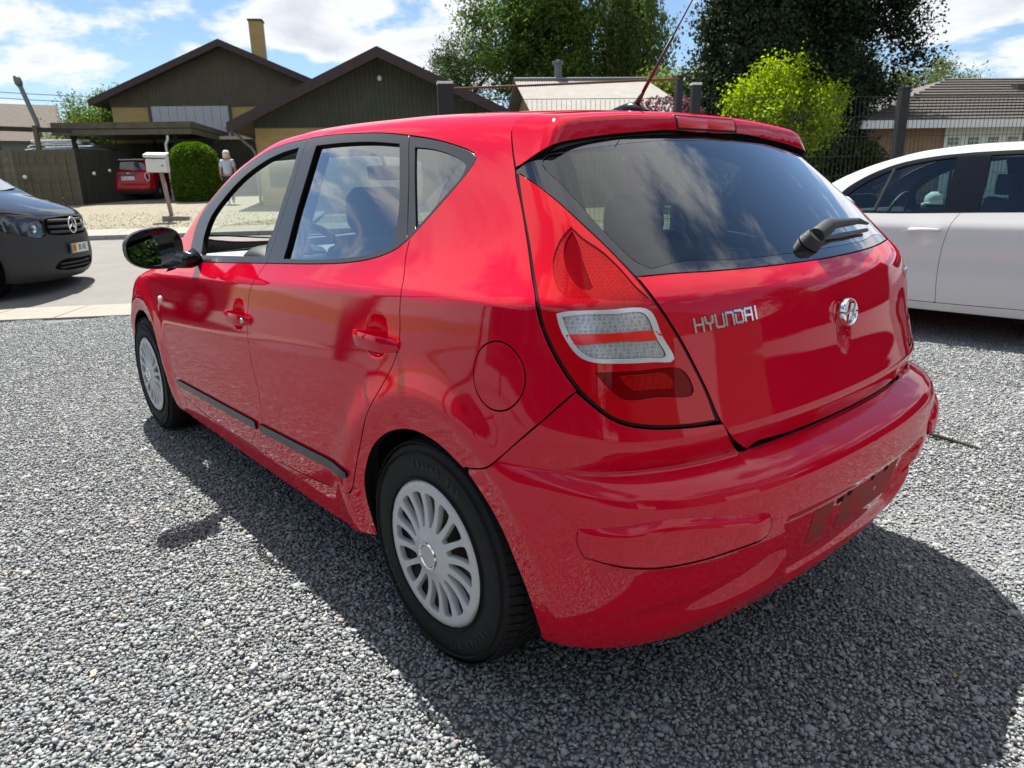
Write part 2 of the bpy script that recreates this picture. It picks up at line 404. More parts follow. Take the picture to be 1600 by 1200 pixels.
def Rtail(y, z):
    a = np.abs(y); x = smax(xt(z), -.603+(z-1.003)*.62, .014); x = smax(x, -.669+(.722-z)*.30, .008); x = smax(x, gl(z)+.006, .03)
    q = (y/.040)**2+((z-.872)/.062)**2
    return x+cr(z)*a**2.2*.9+.024*np.clip(1-q, 0, 1)*sstep(0, .25, 1-q)
xb = spl([.15, .20, .26, .34, .42, .52, .595, .622, .638, .650, .662, .68], [-.56, -.625, -.672, -.712, -.733, -.748, -.744, -.732, -.705, -.667, -.62, -.54])
def Rbump(y, z):
    a = np.abs(y)
    d = .44-.25*(a-.385)-z; g = .024*sstep(0, .022, d)*(1-sstep(.03, .11, d))*sstep(.24, .31, z)*sstep(.35, .40, a)*(1-sstep(.62, .80, a))      # scooped groove beside the plate
    e = .395-.47*np.maximum(.505-z, 0); p = .022*(1-sstep(-.012, .008, a-e))*(1-sstep(.495, .515, z))*sstep(.285, .345, z)                      # number plate recess
    return xb(z)+.20*a**2.3+g+p
zg = spl([0, .33, .43, .50, .565, .61, .645, .66], [1.372, 1.361, 1.350, 1.339, 1.326, 1.310, 1.286, 1.270])   # top edge of the rear glass
def Rspoil(y, z):
    a = np.abs(y); g = zg(a); return Rtail(y, g)-.006+(z-g)*.10
Tz = spl([-.6, -.35, -.2, .1, .5, 1.0, 1.35, 1.7, 2.0, 2.5], [1.32, 1.388, 1.421, 1.452, 1.474, 1.484, 1.474, 1.405, 1.275, .96])
Hz = spl([1.9, 2.3, 2.7, 3.1, 3.35, 3.55], [1.02, .985, .925, .835, .755, .63])
def Troof(x, y): return Tz(x)-.10*np.abs(y)**2.2
def Hood(x, y): return Hz(x)-.10*np.abs(y)**2.4
xf = spl([.15, .25, .4, .55, .68, .8, .9], [3.33, 3.40, 3.45, 3.465, 3.44, 3.36, 3.22])
def Fcar(X, mode='tail'):
    x, y, z = X[..., 0], X[..., 1], X[..., 2]; a = np.abs(y); s = a-S(x, z); k = .10
    if mode == 'bump':
        w = sstep(.34, .44, a); rb = Rbump(y, z); f = smax(s*.95, rb+(smin(rb, Rtail(y, z), .03)-rb)*w-x, .42-.12*sstep(.60, .76, z))
    elif mode == 'spoil': f = smax(s*.95, Rspoil(y, z)-x, .06); k = .045
    else: f = smax(s*.95, Rtail(y, z)-x, .30-.16*sstep(.95, 1.2, z))
    f = smax(f, x-xf(z)+.36*a**2.3, .40)
    return smax(f, z-smax(Troof(x, y), np.where(x > 1.7, Hood(x, y), 0), .03), k)
def F_tail(X): return Fcar(X, 'tail')
def F_bump(X): return Fcar(X, 'bump')
def F_spoil(X): return Fcar(X, 'spoil')
TR = {
    'dlo_top': A3((1.981, 0.7854, 0.9613), (2.04, 0.7231, 1.075), (2.033, 0.6941, 1.137), (1.986, 0.6677, 1.193), (1.842, 0.6389, 1.269), (1.652, 0.6111, 1.343), (1.457, 0.5969, 1.39), (1.266, 0.5924, 1.413), (1.048, 0.595, 1.422), (0.8658, 0.5962, 1.422), (0.6906, 0.5979, 1.415), (0.5341, 0.5994, 1.405), (0.391, 0.6041, 1.389), (0.2543, 0.6101, 1.369), (0.1517, 0.618, 1.348), (0.08463, 0.6241, 1.331), (0.05855, 0.6285, 1.32), (0.04953, 0.6327, 1.311)),
    'dlo_bot': A3((1.942, 0.7932, 0.9506), (1.43, 0.7919, 0.9781), (1.077, 0.7894, 0.9982), (0.6984, 0.7843, 1.02), (0.5056, 0.7781, 1.035), (0.3701, 0.7686, 1.054), (0.2995, 0.76, 1.071), (0.2573, 0.7522, 1.087), (0.213, 0.738, 1.115), (0.1758, 0.7197, 1.151), (0.12, 0.6901, 1.209), (0.06487, 0.6544, 1.274), (0.04908, 0.6375, 1.303)),
    'fr_gap_up': A3((1.048, 0.595, 1.422), (1.042, 0.6681, 1.279), (1.061, 0.7219, 1.149), (1.074, 0.7889, 0.9993)),
    'fr_gap': A3((1.077, 0.7894, 0.9982), (1.093, 0.7992, 0.9798), (1.113, 0.8186, 0.9464), (1.134, 0.8311, 0.9155), (1.152, 0.8367, 0.8847), (1.157, 0.8464, 0.8289), (1.156, 0.8557, 0.7732), (1.144, 0.8642, 0.7186), (1.122, 0.8719, 0.6657), (1.09, 0.8782, 0.6144), (1.06, 0.8827, 0.5726), (1.043, 0.8857, 0.5285), (1.04, 0.8875, 0.4905), (1.055, 0.8882, 0.4381), (1.097, 0.8823, 0.3592), (1.155, 0.8729, 0.2918)),
    'rd_rear': A3((0.391, 0.6041, 1.389), (0.3124, 0.6656, 1.267), (0.2561, 0.7128, 1.166), (0.2222, 0.7404, 1.11), (0.1967, 0.7659, 1.064), (0.1706, 0.7892, 1.028), (0.1408, 0.8219, 0.9807), (0.1382, 0.8296, 0.9422), (0.1299, 0.8374, 0.8976), (0.1291, 0.844, 0.8584), (0.1445, 0.8522, 0.8096), (0.1832, 0.8646, 0.749), (0.2239, 0.8768, 0.6931), (0.2478, 0.8823, 0.6597), (0.2828, 0.8866, 0.5923), (0.3207, 0.887, 0.5101), (0.3567, 0.8878, 0.4304), (0.3769, 0.8864, 0.3874), (0.3935, 0.8872, 0.3668)),
    'sill_line': A3((0.3942, 0.8871, 0.3643), (0.6181, 0.8785, 0.3266), (0.8981, 0.8748, 0.3016), (1.157, 0.8722, 0.288), (1.49, 0.8711, 0.2846), (1.784, 0.8719, 0.2921), (2.027, 0.8755, 0.3183)),
    'fd_front': A3((2.216, 0.8156, 0.9018), (2.206, 0.8435, 0.8324), (2.226, 0.8575, 0.7462), (2.226, 0.8701, 0.6609), (2.203, 0.8805, 0.5777), (2.168, 0.8859, 0.4956), (2.117, 0.8859, 0.4286), (2.084, 0.8802, 0.3577), (2.029, 0.8743, 0.3106)),
    'sill_bot': A3((0.2967, 0.8615, 0.2772), (0.4152, 0.8808, 0.2859), (0.6584, 0.8659, 0.2569), (0.9414, 0.8625, 0.2426), (1.273, 0.8604, 0.2356), (1.662, 0.8606, 0.2388), (1.943, 0.859, 0.2356)),
    'arch': A3((0.2832, 0.8621, 0.2812), (0.3123, 0.8686, 0.3205), (0.3198, 0.8761, 0.3889), (0.3029, 0.8799, 0.4542), (0.2627, 0.8789, 0.5309), (0.2101, 0.8756, 0.5837), (0.1437, 0.8711, 0.6211), (0.06854, 0.868, 0.6422), (-0.002368, 0.8664, 0.6441), (-0.0692, 0.8655, 0.6335), (-0.122, 0.8652, 0.6137), (-0.1723, 0.8646, 0.5944)),
    'arch_b': A3((-0.1723, 0.8646, 0.5944), (-0.2099, 0.8637, 0.5655), (-0.2548, 0.862, 0.5265), (-0.2951, 0.8579, 0.4728), (-0.3214, 0.8504, 0.413), (-0.3453, 0.8406, 0.3509), (-0.3563, 0.8271, 0.2873), (-0.3551, 0.8015, 0.2114)),
    'arch_ridge': A3((0.2178, 0.8793, 0.6825), (0.09858, 0.8756, 0.7151), (-0.02097, 0.8744, 0.7134), (-0.1269, 0.8728, 0.6846), (-0.1734, 0.8705, 0.6499), (-0.2102, 0.8693, 0.6205)),
    'fuel': A3((-0.1591, 0.8501, 0.8248), (-0.2409, 0.834, 0.9196), (-0.3273, 0.834, 0.8534), (-0.2582, 0.8544, 0.7624)),
    'seam': A3((-0.4478, 0.7866, 0.8343), (-0.3978, 0.8262, 0.7744), (-0.3399, 0.8506, 0.7152), (-0.2865, 0.8676, 0.6617), (-0.2559, 0.8741, 0.6355), (-0.2095, 0.8689, 0.6169), (-0.1638, 0.8654, 0.6056)),
    'lamp': A3((-0.1084, 0.642, 1.277), (-0.1539, 0.6477, 1.26), (-0.2154, 0.6542, 1.233), (-0.27, 0.6565, 1.205), (-0.3372, 0.6524, 1.161), (-0.3949, 0.6409, 1.116), (-0.4341, 0.633, 1.083), (-0.4672, 0.6264, 1.055), (-0.5083, 0.6223, 1.015), (-0.54, 0.5983, 0.9591), (-0.5655, 0.5636, 0.8875), (-0.5872, 0.5295, 0.8131), (-0.6113, 0.5083, 0.7451), (-0.6015, 0.553, 0.7439), (-0.5799, 0.6225, 0.7493), (-0.5582, 0.673, 0.7553), (-0.5321, 0.7165, 0.7656), (-0.5102, 0.7423, 0.7791), (-0.4804, 0.7664, 0.8055), (-0.4509, 0.784, 0.8355), (-0.4226, 0.796, 0.8722), (-0.3902, 0.8042, 0.9201), (-0.364, 0.8054, 0.9658), (-0.3433, 0.7985, 1.012), (-0.3017, 0.7693, 1.054), (-0.2415, 0.7266, 1.122), (-0.1781, 0.6855, 1.196), (-0.1322, 0.6578, 1.247)),
    'glass_top': A3((-0.1113, 0.6401, 1.279), (-0.1217, 0.6334, 1.288), (-0.1543, 0.6059, 1.31), (-0.1758, 0.5617, 1.326), (-0.1831, 0.502, 1.339), (-0.185, 0.4339, 1.349), (-0.1874, 0.3248, 1.36), (-0.1894, 0.1635, 1.369), (-0.1856, 0.02234, 1.375)),
    'glass_topR': A3((-0.1962, 0.08883, 1.366), (-0.1895, -0.1576, 1.369), (-0.1798, -0.3799, 1.36)),
    'glass_bot': A3((-0.4669, 0.6235, 1.057), (-0.4688, 0.6167, 1.057), (-0.4933, 0.5431, 1.056), (-0.5192, 0.4309, 1.054), (-0.5435, 0.274, 1.052), (-0.5552, 0.06995, 1.053), (-0.5416, -0.2272, 1.058), (-0.4809, -0.5666, 1.061)),
    'tg_seam_top': A3((-0.1053, 0.6392, 1.282), (-0.06744, 0.613, 1.329), (-0.04475, 0.5943, 1.358), (-0.02747, 0.5733, 1.383), (-0.03038, 0.5558, 1.395), (-0.04943, 0.5398, 1.399)),
    'tg_low': A3((-0.6131, 0.5028, 0.7429), (-0.6201, 0.4664, 0.692), (-0.6175, 0.4023, 0.6456), (-0.6272, 0.3134, 0.6376), (-0.6399, 0.1449, 0.6352), (-0.6455, -0.06126, 0.6452), (-0.6421, -0.2317, 0.6607), (-0.6342, -0.3721, 0.687), (-0.6161, -0.4913, 0.7408)),
    'tg_crease': A3((-0.5196, 0.6112, 1.004), (-0.5784, 0.3573, 0.9985), (-0.5914, 0.01938, 1.016), (-0.5236, -0.4681, 1.043)),
    'bump_edge': A3((-0.6832, 0.4236, 0.6352), (-0.7108, 0.2846, 0.6298), (-0.7182, 0.02353, 0.6317), (-0.7093, -0.3462, 0.6268)),
    'mold_top': A3((-0.4808, 0.8158, 0.5447), (-0.5646, 0.762, 0.5661), (-0.6309, 0.6826, 0.5807), (-0.7065, 0.4915, 0.5516)),
    'mold_bot': A3((-0.7116, 0.466, 0.5001), (-0.688, 0.5586, 0.4963), (-0.6506, 0.648, 0.4872), (-0.603, 0.72, 0.4813), (-0.5436, 0.777, 0.4839), (-0.496, 0.8072, 0.4884)),
    'plate': A3((-0.7045, 0.3575, 0.4845), (-0.7209, 0.1417, 0.484), (-0.7189, -0.09991, 0.4644), (-0.7138, -0.2173, 0.4641), (-0.6798, 0.273, 0.327), (-0.6968, -0.3246, 0.3477)),
    'bump_bot': A3((-0.6739, -0.1202, 0.2657), (-0.6836, 0.2213, 0.2925), (-0.6582, 0.4379, 0.2886), (-0.6103, 0.5883, 0.2748), (-0.5326, 0.6904, 0.24), (-0.4843, 0.7289, 0.2214), (-0.4359, 0.7714, 0.2216), (-0.3581, 0.8033, 0.2168)),
    'groove': A3((-0.5495, 0.7418, 0.3478), (-0.578, 0.7214, 0.3764), (-0.6169, 0.6773, 0.4025), (-0.6679, 0.5796, 0.4251), (-0.7083, 0.4214, 0.4346), (-0.7149, 0.3853, 0.4412)),
    'emblem': A3((-0.6181, -0.01702, 0.9161)),
    'hy': A3((-0.5575, 0.5411, 0.9556), (-0.5927, 0.3624, 0.9537), (-0.5608, 0.5446, 0.9402), (-0.5901, 0.3593, 0.9645)),
    'handle_r': A3((0.4309, 0.8461, 0.8286), (0.1888, 0.8457, 0.8428), (0.3072, 0.8428, 0.8514)),
    'handle_f': A3((1.455, 0.8541, 0.7805), (1.271, 0.8311, 0.7819)),
    'mold': A3((2.063, 0.8841, 0.4005), (1.075, 0.8879, 0.4294), (0.3669, 0.8916, 0.45), (0.3714, 0.8908, 0.4322), (1.087, 0.8862, 0.4033), (2.06, 0.8826, 0.384)),
    'silcrease': A3((1.801, 0.8346, 0.8882), (1.266, 0.8303, 0.9163), (1.115, 0.8312, 0.9153), (0.1718, 0.822, 0.9778), (0.1196, 0.8244, 0.9733), (-0.2963, 0.8153, 1.001)),
    'fopen': A3((1.823, 0.7768, 0.9853), (1.875, 0.735, 1.064), (1.866, 0.7016, 1.138), (1.75, 0.6658, 1.228), (1.596, 0.6374, 1.303), (1.41, 0.6201, 1.356), (1.248, 0.6142, 1.382), (1.096, 0.6137, 1.393)),
    'fopenB': A3((1.096, 0.6137, 1.393), (1.087, 0.654, 1.309), (1.101, 0.7117, 1.172), (1.117, 0.7782, 1.019)),
    'ropenT': A3((0.9498, 0.6176, 1.391), (0.7434, 0.6172, 1.389), (0.5834, 0.6167, 1.382), (0.4222, 0.6187, 1.367)),
    'ropenR': A3((0.4222, 0.6187, 1.367), (0.3588, 0.6663, 1.268), (0.31, 0.7072, 1.179), (0.2885, 0.7506, 1.089)),
    'ropenB': A3((0.2875, 0.7513, 1.088), (0.3801, 0.7618, 1.067), (0.5172, 0.7706, 1.049), (0.6754, 0.7765, 1.035), (0.9456, 0.7805, 1.021)),
    'ropenF': A3((0.9456, 0.7805, 1.021), (0.9528, 0.7228, 1.151), (0.9472, 0.6631, 1.294), (0.9498, 0.6176, 1.391)),
    'qopenT': A3((0.3373, 0.6228, 1.353), (0.2605, 0.6242, 1.345), (0.1709, 0.63, 1.328), (0.1056, 0.6382, 1.308), (0.07991, 0.6435, 1.295)),
    'qopenB': A3((0.07836, 0.6448, 1.293), (0.08154, 0.6583, 1.268), (0.1321, 0.6895, 1.211), (0.1845, 0.7176, 1.156), (0.2022, 0.7255, 1.14)),
    'lclear': A3((-0.393, 0.7883, 0.989), (-0.4105, 0.7768, 0.9943), (-0.468, 0.7207, 0.997), (-0.5128, 0.6423, 0.993), (-0.5369, 0.6243, 0.938), (-0.5538, 0.6042, 0.8851), (-0.536, 0.6513, 0.887), (-0.4995, 0.7185, 0.8898), (-0.4657, 0.7586, 0.8942), (-0.4449, 0.7746, 0.9052), (-0.4242, 0.784, 0.9294), (-0.4049, 0.7882, 0.959)),
    'lclear_in': A3((-0.4046, 0.783, 0.9834), (-0.4378, 0.7574, 0.9887), (-0.4808, 0.7067, 0.9885), (-0.5106, 0.6529, 0.9864), (-0.5321, 0.6374, 0.9368), (-0.5461, 0.6222, 0.8955), (-0.5262, 0.6697, 0.8965), (-0.4958, 0.7216, 0.8986), (-0.4665, 0.7561, 0.9017), (-0.4497, 0.7694, 0.9115), (-0.4307, 0.7784, 0.9344), (-0.4143, 0.782, 0.9617)),
    'lstrip': A3((-0.415, 0.7848, 0.9491), (-0.4763, 0.7291, 0.9512), (-0.5325, 0.6285, 0.9478), (-0.5378, 0.6252, 0.9333), (-0.4937, 0.713, 0.9333), (-0.4261, 0.7825, 0.9304)),
    'lmirror': A3((-0.4712, 0.7573, 0.8738), (-0.5194, 0.6903, 0.8734), (-0.5616, 0.5877, 0.8659), (-0.5792, 0.5668, 0.8088), (-0.5504, 0.6505, 0.814), (-0.5175, 0.7154, 0.8149), (-0.4976, 0.7364, 0.8351)),
    'lbulb': A3((-0.3248, 0.6742, 1.155), (-0.3556, 0.6716, 1.133), (-0.3958, 0.6566, 1.107), (-0.434, 0.6475, 1.077), (-0.4808, 0.6422, 1.036), (-0.5072, 0.6323, 1.011), (-0.4836, 0.6817, 1.012), (-0.4381, 0.7372, 1.018), (-0.4042, 0.7635, 1.019), (-0.3794, 0.7658, 1.031), (-0.3555, 0.7558, 1.052), (-0.3314, 0.7375, 1.083), (-0.3213, 0.7148, 1.115), (-0.3206, 0.6929, 1.14)),
    'lbulb_in': A3((-0.331, 0.6784, 1.147), (-0.359, 0.6859, 1.119), (-0.3809, 0.698, 1.092), (-0.4207, 0.7153, 1.048), (-0.4317, 0.72, 1.036), (-0.4118, 0.7371, 1.038), (-0.3837, 0.7358, 1.057), (-0.3565, 0.7256, 1.083), (-0.3382, 0.7106, 1.11), (-0.3313, 0.693, 1.133)),
    'ldark': A3((-0.1277, 0.6461, 1.267), (-0.2001, 0.6543, 1.238), (-0.2735, 0.66, 1.2), (-0.342, 0.6574, 1.154), (-0.3996, 0.6461, 1.109), (-0.4587, 0.6388, 1.058), (-0.5051, 0.6335, 1.013), (-0.5366, 0.6095, 0.9578), (-0.5624, 0.5755, 0.8866), (-0.5843, 0.5424, 0.8125), (-0.6055, 0.5233, 0.7536), (-0.5887, 0.5863, 0.7572), (-0.565, 0.6511, 0.7639), (-0.5354, 0.706, 0.775), (-0.5111, 0.7364, 0.7896), (-0.4854, 0.758, 0.8147), (-0.4589, 0.7752, 0.8452), (-0.4319, 0.7884, 0.8823), (-0.4021, 0.797, 0.9281), (-0.3772, 0.7991, 0.9715), (-0.3545, 0.7903, 1.017), (-0.3086, 0.7599, 1.063), (-0.252, 0.7222, 1.127), (-0.1862, 0.6819, 1.201)),
    'frit': A3((-0.1711, 0.5962, 1.31), (-0.1708, 0.6114, 1.297), (-0.1866, 0.6202, 1.281), (-0.2368, 0.6226, 1.251), (-0.3012, 0.6249, 1.204), (-0.3578, 0.6216, 1.158), (-0.4077, 0.6131, 1.115), (-0.4434, 0.6024, 1.085), (-0.4686, 0.5799, 1.069)),
    'wiper': A3((-0.5334, 0.03238, 1.073), (-0.4731, -0.1787, 1.122), (-0.4221, -0.6315, 1.094), (-0.5294, -0.2631, 1.066)),
}
# ------------------------------------------------------------------ materials of the red hatchback
def paint(name, col, coat=1.0, rough=.6, spec=0.0, inside=(.10, .10, .105)):
    if name in MATS: return MATS[name]
    m = bpy.data.materials.new(name); nt, nd, ln, b = nodes_of(m)
    b.inputs['Base Color'].default_value = (*col, 1); b.inputs['Roughness'].default_value = rough; b.inputs['Specular IOR Level'].default_value = spec
    b.inputs['Coat Weight'].default_value = coat; b.inputs['Coat Roughness'].default_value = .012; b.inputs['Coat IOR'].default_value = 1.48
    tc = nd.new('ShaderNodeTexCoord')
    n = nd.new('ShaderNodeTexNoise'); n.inputs['Scale'].default_value = 260; n.inputs['Detail'].default_value = 2; ln.new(tc.outputs['Object'], n.inputs['Vector'])
    bp = nd.new('ShaderNodeBump'); bp.inputs['Strength'].default_value = .035; bp.inputs['Distance'].default_value = .0006
    ln.new(n.outputs[0], bp.inputs['Height']); ln.new(bp.outputs[0], b.inputs['Coat Normal'])
    n2 = nd.new('ShaderNodeTexNoise'); n2.inputs['Scale'].default_value = 7; n2.inputs['Detail'].default_value = 8; n2.inputs['Roughness'].default_value = .7; ln.new(tc.outputs['Object'], n2.inputs['Vector'])
    r = nd.new('ShaderNodeMapRange'); r.inputs['From Min'].default_value = .4; r.inputs['From Max'].default_value = .75; r.inputs['To Min'].default_value = .008; r.inputs['To Max'].default_value = .05
    ln.new(n2.outputs[0], r.inputs['Value']); ln.new(r.outputs[0], b.inputs['Coat Roughness'])
    ge = nd.new('ShaderNodeNewGeometry'); mb = nd.new('ShaderNodeMix'); mb.data_type = 'RGBA'; mb.inputs[6].default_value = (*col, 1); mb.inputs[7].default_value = (*inside, 1)   # unpainted inner face of the sheet
    ln.new(ge.outputs['Backfacing'], mb.inputs[0]); ln.new(mb.outputs[2], b.inputs['Base Color'])
    MATS[name] = m; return m
M_red = paint('red_car_paint', (.62, .002, .023))
M_blk = mat('satin_black_trim', (.022, .023, .026), .30, spec=.7)
M_gblk = mat('gloss_black_plastic', (.008, .008, .009), .12, spec=.5)
M_plast = mat('grey_black_plastic', (.035, .036, .038), .55, bump=(700, .2, .0005))
M_rubber = mat('tyre_rubber', (.012, .012, .0125), .70, spec=.25, noise=(30, .5, (.020, .0195, .019)), bump=(220, .2, .0006))
M_well = mat('wheel_well_black', (.006, .006, .006), .9, spec=.1)
M_silver = mat('silver_painted_plastic', (.58, .59, .60), .40, metal=.25, spec=.5, noise=(60, .30, (.48, .48, .47)))
M_silver2 = mat('bright_silver_cap', (.50, .51, .52), .30, metal=.6, bump=(600, .3, .0004))
M_chrome = mat('chrome', (.90, .91, .92), .14, metal=1.0)
M_mirror = mat('mirror_glass', (.75, .77, .78), .01, metal=1.0)
M_gclear = glass_mat('clear_window_glass', (.80, .88, .85))
M_gside = glass_mat('side_window_glass', (.40, .47, .46), 2.0)
M_grear = glass_mat('tinted_rear_glass', (.68, .76, .76), 1.2)
M_frit = mat('black_ceramic_glass_border', (.010, .010, .012), .02, spec=.6, coat=1, coat_rough=.0)
M_int = mat('grey_interior_plastic', (.16, .165, .17), .6, bump=(400, .2, .0006))
M_intd = mat('dark_interior_plastic', (.025, .026, .028), .6, bump=(400, .2, .0006))
M_dash = mat('light_grey_dashboard', (.36, .38, .38), .55, bump=(500, .2, .0005))
M_cloth = mat('grey_seat_fabric', (.045, .047, .05), .9, noise=(300, .6, (.09, .09, .095)), bump=(500, .4, .001))
M_liner = mat('pale_headliner', (.42, .41, .39), .9)
M_lens = paint('red_lamp_lens', (.56, .0015, .010), rough=.3, spec=.0)
M_lensd = mat('dark_red_lamp_inside', (.20, .001, .003), .5, spec=.0, coat=.3, coat_rough=.01)
M_lensb = mat('bright_red_reflector', (.85, .012, .010), .25, coat=1, coat_rough=.01)
M_seal = mat('dark_lamp_border', (.030, .002, .004), .35, spec=.2)
M_inox = mat('rusty_brake_disc', (.10, .085, .075), .55, metal=.6, noise=(25, .6, (.16, .09, .06)))

def checker_lens(name, c1, c2, scale, rough=.08, metal=.0):
    if name in MATS: return MATS[name]
    m = bpy.data.materials.new(name); nt, nd, ln, b = nodes_of(m)
    tc = nd.new('ShaderNodeTexCoord'); mp = nd.new('ShaderNodeMapping'); mp.inputs['Scale'].default_value = (1, 1, 1); ln.new(tc.outputs['Object'], mp.inputs[0])
    br = nd.new('ShaderNodeTexVoronoi'); br.inputs['Scale'].default_value = scale; br.inputs['Randomness'].default_value = .25; br.distance = 'CHEBYCHEV'; ln.new(mp.outputs[0], br.inputs['Vector'])
    mx = nd.new('ShaderNodeMix'); mx.data_type = 'RGBA'; mx.inputs[6].default_value = (*c1, 1); mx.inputs[7].default_value = (*c2, 1)
    r = nd.new('ShaderNodeMapRange'); r.inputs['From Max'].default_value = .6; ln.new(br.outputs['Distance'], r.inputs['Value'])
    ln.new(r.outputs[0], mx.inputs[0]); ln.new(mx.outputs[2], b.inputs['Base Color'])
    b.inputs['Specular IOR Level'].default_value = 0; b.inputs['Roughness'].default_value = rough; b.inputs['Metallic'].default_value = metal; b.inputs['Coat Weight'].default_value = .6; b.inputs['Coat Roughness'].default_value = .01
    MATS[name] = m; return m
M_clearl = checker_lens('faceted_clear_lamp', (.27, .275, .28), (.68, .69, .70), 130, .22, .4)
M_dotr = checker_lens('dotted_red_reflector', (.20, .001, .002), (.50, .003, .005), 150, .6)

# ------------------------------------------------------------------ wheels
def make_wheel(parent, c, side, material=None):
    """side +1: outer face towards +y"""
    w = empty('wheel'); w.parent = parent; w.location = c
    s = side; R = .311; hw = .0925; z = np.linspace
    tm = MB()
    prof = [(.192, -hw*.72), (.200, -hw*.98), (.235, -hw*1.06), (.268, -hw*1.03), (.290, -hw*.93), (.302, -hw*.80), (.3035, -.05), (.3035, .05), (.302, hw*.80), (.290, hw*.93), (.268, hw*1.03), (.235, hw*1.06), (.200, hw*.98), (.192, hw*.72)]
    tm.lathe([(r, h*s) for r, h in prof], axis=1, n=96)
    # raised rings on the side wall
    for rr in (.2065, .279): tm.lathe([(rr-.0025, s*hw*1.02), (rr-.001, s*(hw*1.085)), (rr+.001, s*(hw*1.085)), (rr+.0025, s*hw*1.0)], axis=1, n=96)
    ty = tm.obj('tyre', M_rubber, w, autos=math.radians(50))
    tr = MB(); n = 72                                               # tread blocks: slanted sipes on both shoulders and in the middle rows
    for k in range(n):
        a0 = 2*math.pi*k/n
        for (y0, y1, sk, wd) in ((-.088, -.050, .5, .80), (-.046, -.004, -.35, .80), (.004, .046, .35, .80), (.050, .088, -.5, .80)):
            P = []
            for (yy, da) in ((y0, 0), (y1, 0), (y1, wd), (y0, wd)):
                a = a0+(2*math.pi/n)*da+sk*(yy-y0)*1.2
                for rr in (.300, .3105-(.008 if abs(yy) > .08 else 0)): P.append((rr*math.cos(a), yy, rr*math.sin(a)))
            tr.add(P, [(0, 2, 3, 1), (2, 4, 5, 3), (4, 6, 7, 5), (6, 0, 1, 7), (1, 3, 5, 7)])
    tb = tr.obj('tread', M_rubber, ty); tb['kind'] = 'stuff'
    tl = MB(); M_tl = mat('raised_tyre_lettering', (.030, .030, .031), .6)
    for word, mid in (('185/65 R15', 98), ('WINTER', -32), ('185/65 R15', -128)):
        for i, ch in enumerate(word):
            if ch == ' ': continue
            v, f = text_mesh(ch, .026, .0012); a = math.radians(mid)+s*(i-(len(word)/2-.5))*.088
            er = np.array([math.cos(a), 0, math.sin(a)]); et = s*np.array([-math.sin(a), 0, math.cos(a)])
            tl.add([.246*er+et*p[0]+er*p[1]+np.array([0, s*(hw*1.062+p[2]), 0]) for p in v], f)
    tl.obj('sidewall_lettering', M_tl, ty)['kind'] = 'stuff'
    # steel rim and disc behind the cover
    rm = MB(); rm.lathe([(.190, -.075*s), (.186, .05*s), (.196, .088*s), (.200, .0885*s), (.197, .080*s), (.15, .02*s), (.06, .03*s), (.0, .03*s)], axis=1, n=48)
    rm.obj('rim', M_plast, w, smooth=True)
    bd = MB(); bd.lathe([(.0, .034*s), (.06, .034*s), (.062, .040*s), (.135, .040*s), (.135, .030*s)], axis=1, n=48); bd.obj('brake_disc', M_inox, w, autos=AS)
    # wheel cover with 16 blades: trimmed out of a dished disc
    yc = spl([0, .03, .042, .055, .075, .12, .165, .185, .197, .204], [.110, .110, .111, .106, .101, .096, .099, .1005, .097, .088])
    NS = 16; loops = []
    th = np.linspace(0, 2*np.pi, 120, endpoint=False); loops.append(np.stack([.203*np.cos(th), .203*np.sin(th)], 1))
    for k in range(NS):
        a0 = 2*np.pi*k/NS; L = []; Rr = []
        for r in np.linspace(.076, .168, 8):
            t = (r-.076)/.092; cur = .03*(t**1.3)
            wdt = .5*(2*np.pi/NS)*r-(.0062+.0030*(1-t)**2+.0045*max(0, (t-.6)*2.5)**2); wdt = max(wdt, .0015)
            a = a0+cur*s; L.append((r*np.cos(a-wdt/r), r*np.sin(a-wdt/r))); Rr.append((r*np.cos(a+wdt/r), r*np.sin(a+wdt/r)))
        e = .1725; ec = a0+.03*s; L.append((e*np.cos(ec-.07), e*np.sin(ec-.07))); L.append((e*np.cos(ec+.07), e*np.sin(ec+.07)))
        loops.append(np.array(L+Rr[::-1]))
    def Fw(X): return X[:, 1]*s-yc(np.hypot(X[:, 0], X[:, 2]))
    d = Dom('side', (0, -.3 if s > 0 else .3, 0), reach=.6)
    if s < 0: d.r = -.6
    Ls = [resample(p, .0045, True) for p in loops]
    class D2(Dom):
        def pts(q, F, uv):
            y = s*yc(np.hypot(uv[:, 0], uv[:, 1])); return np.stack([uv[:, 0], y, uv[:, 1]], 1)
    V, N, Fc = panel_mesh(Fw, D2('side'), Ls, h=.009, hb=.0045, gap=0, flange=.018, hem=0, is_uv=True)
    cv = mesh_obj('wheel_cover', V, list(Fc), M_silver, w, normals=N)
    cp = MB(); cp.lathe([(.0, .1125*s), (.030, .1125*s), (.0305, .1105*s)], axis=1, n=40); cp.obj('centre_cap', M_silver2, cv, autos=AS)
    rg = MB(); rg.lathe([(.031, .110*s), (.0325, .1150*s), (.036, .1155*s), (.0375, .1115*s)], axis=1, n=40); rg.obj('cap_ring', M_chrome, cv, autos=AS)
    return w

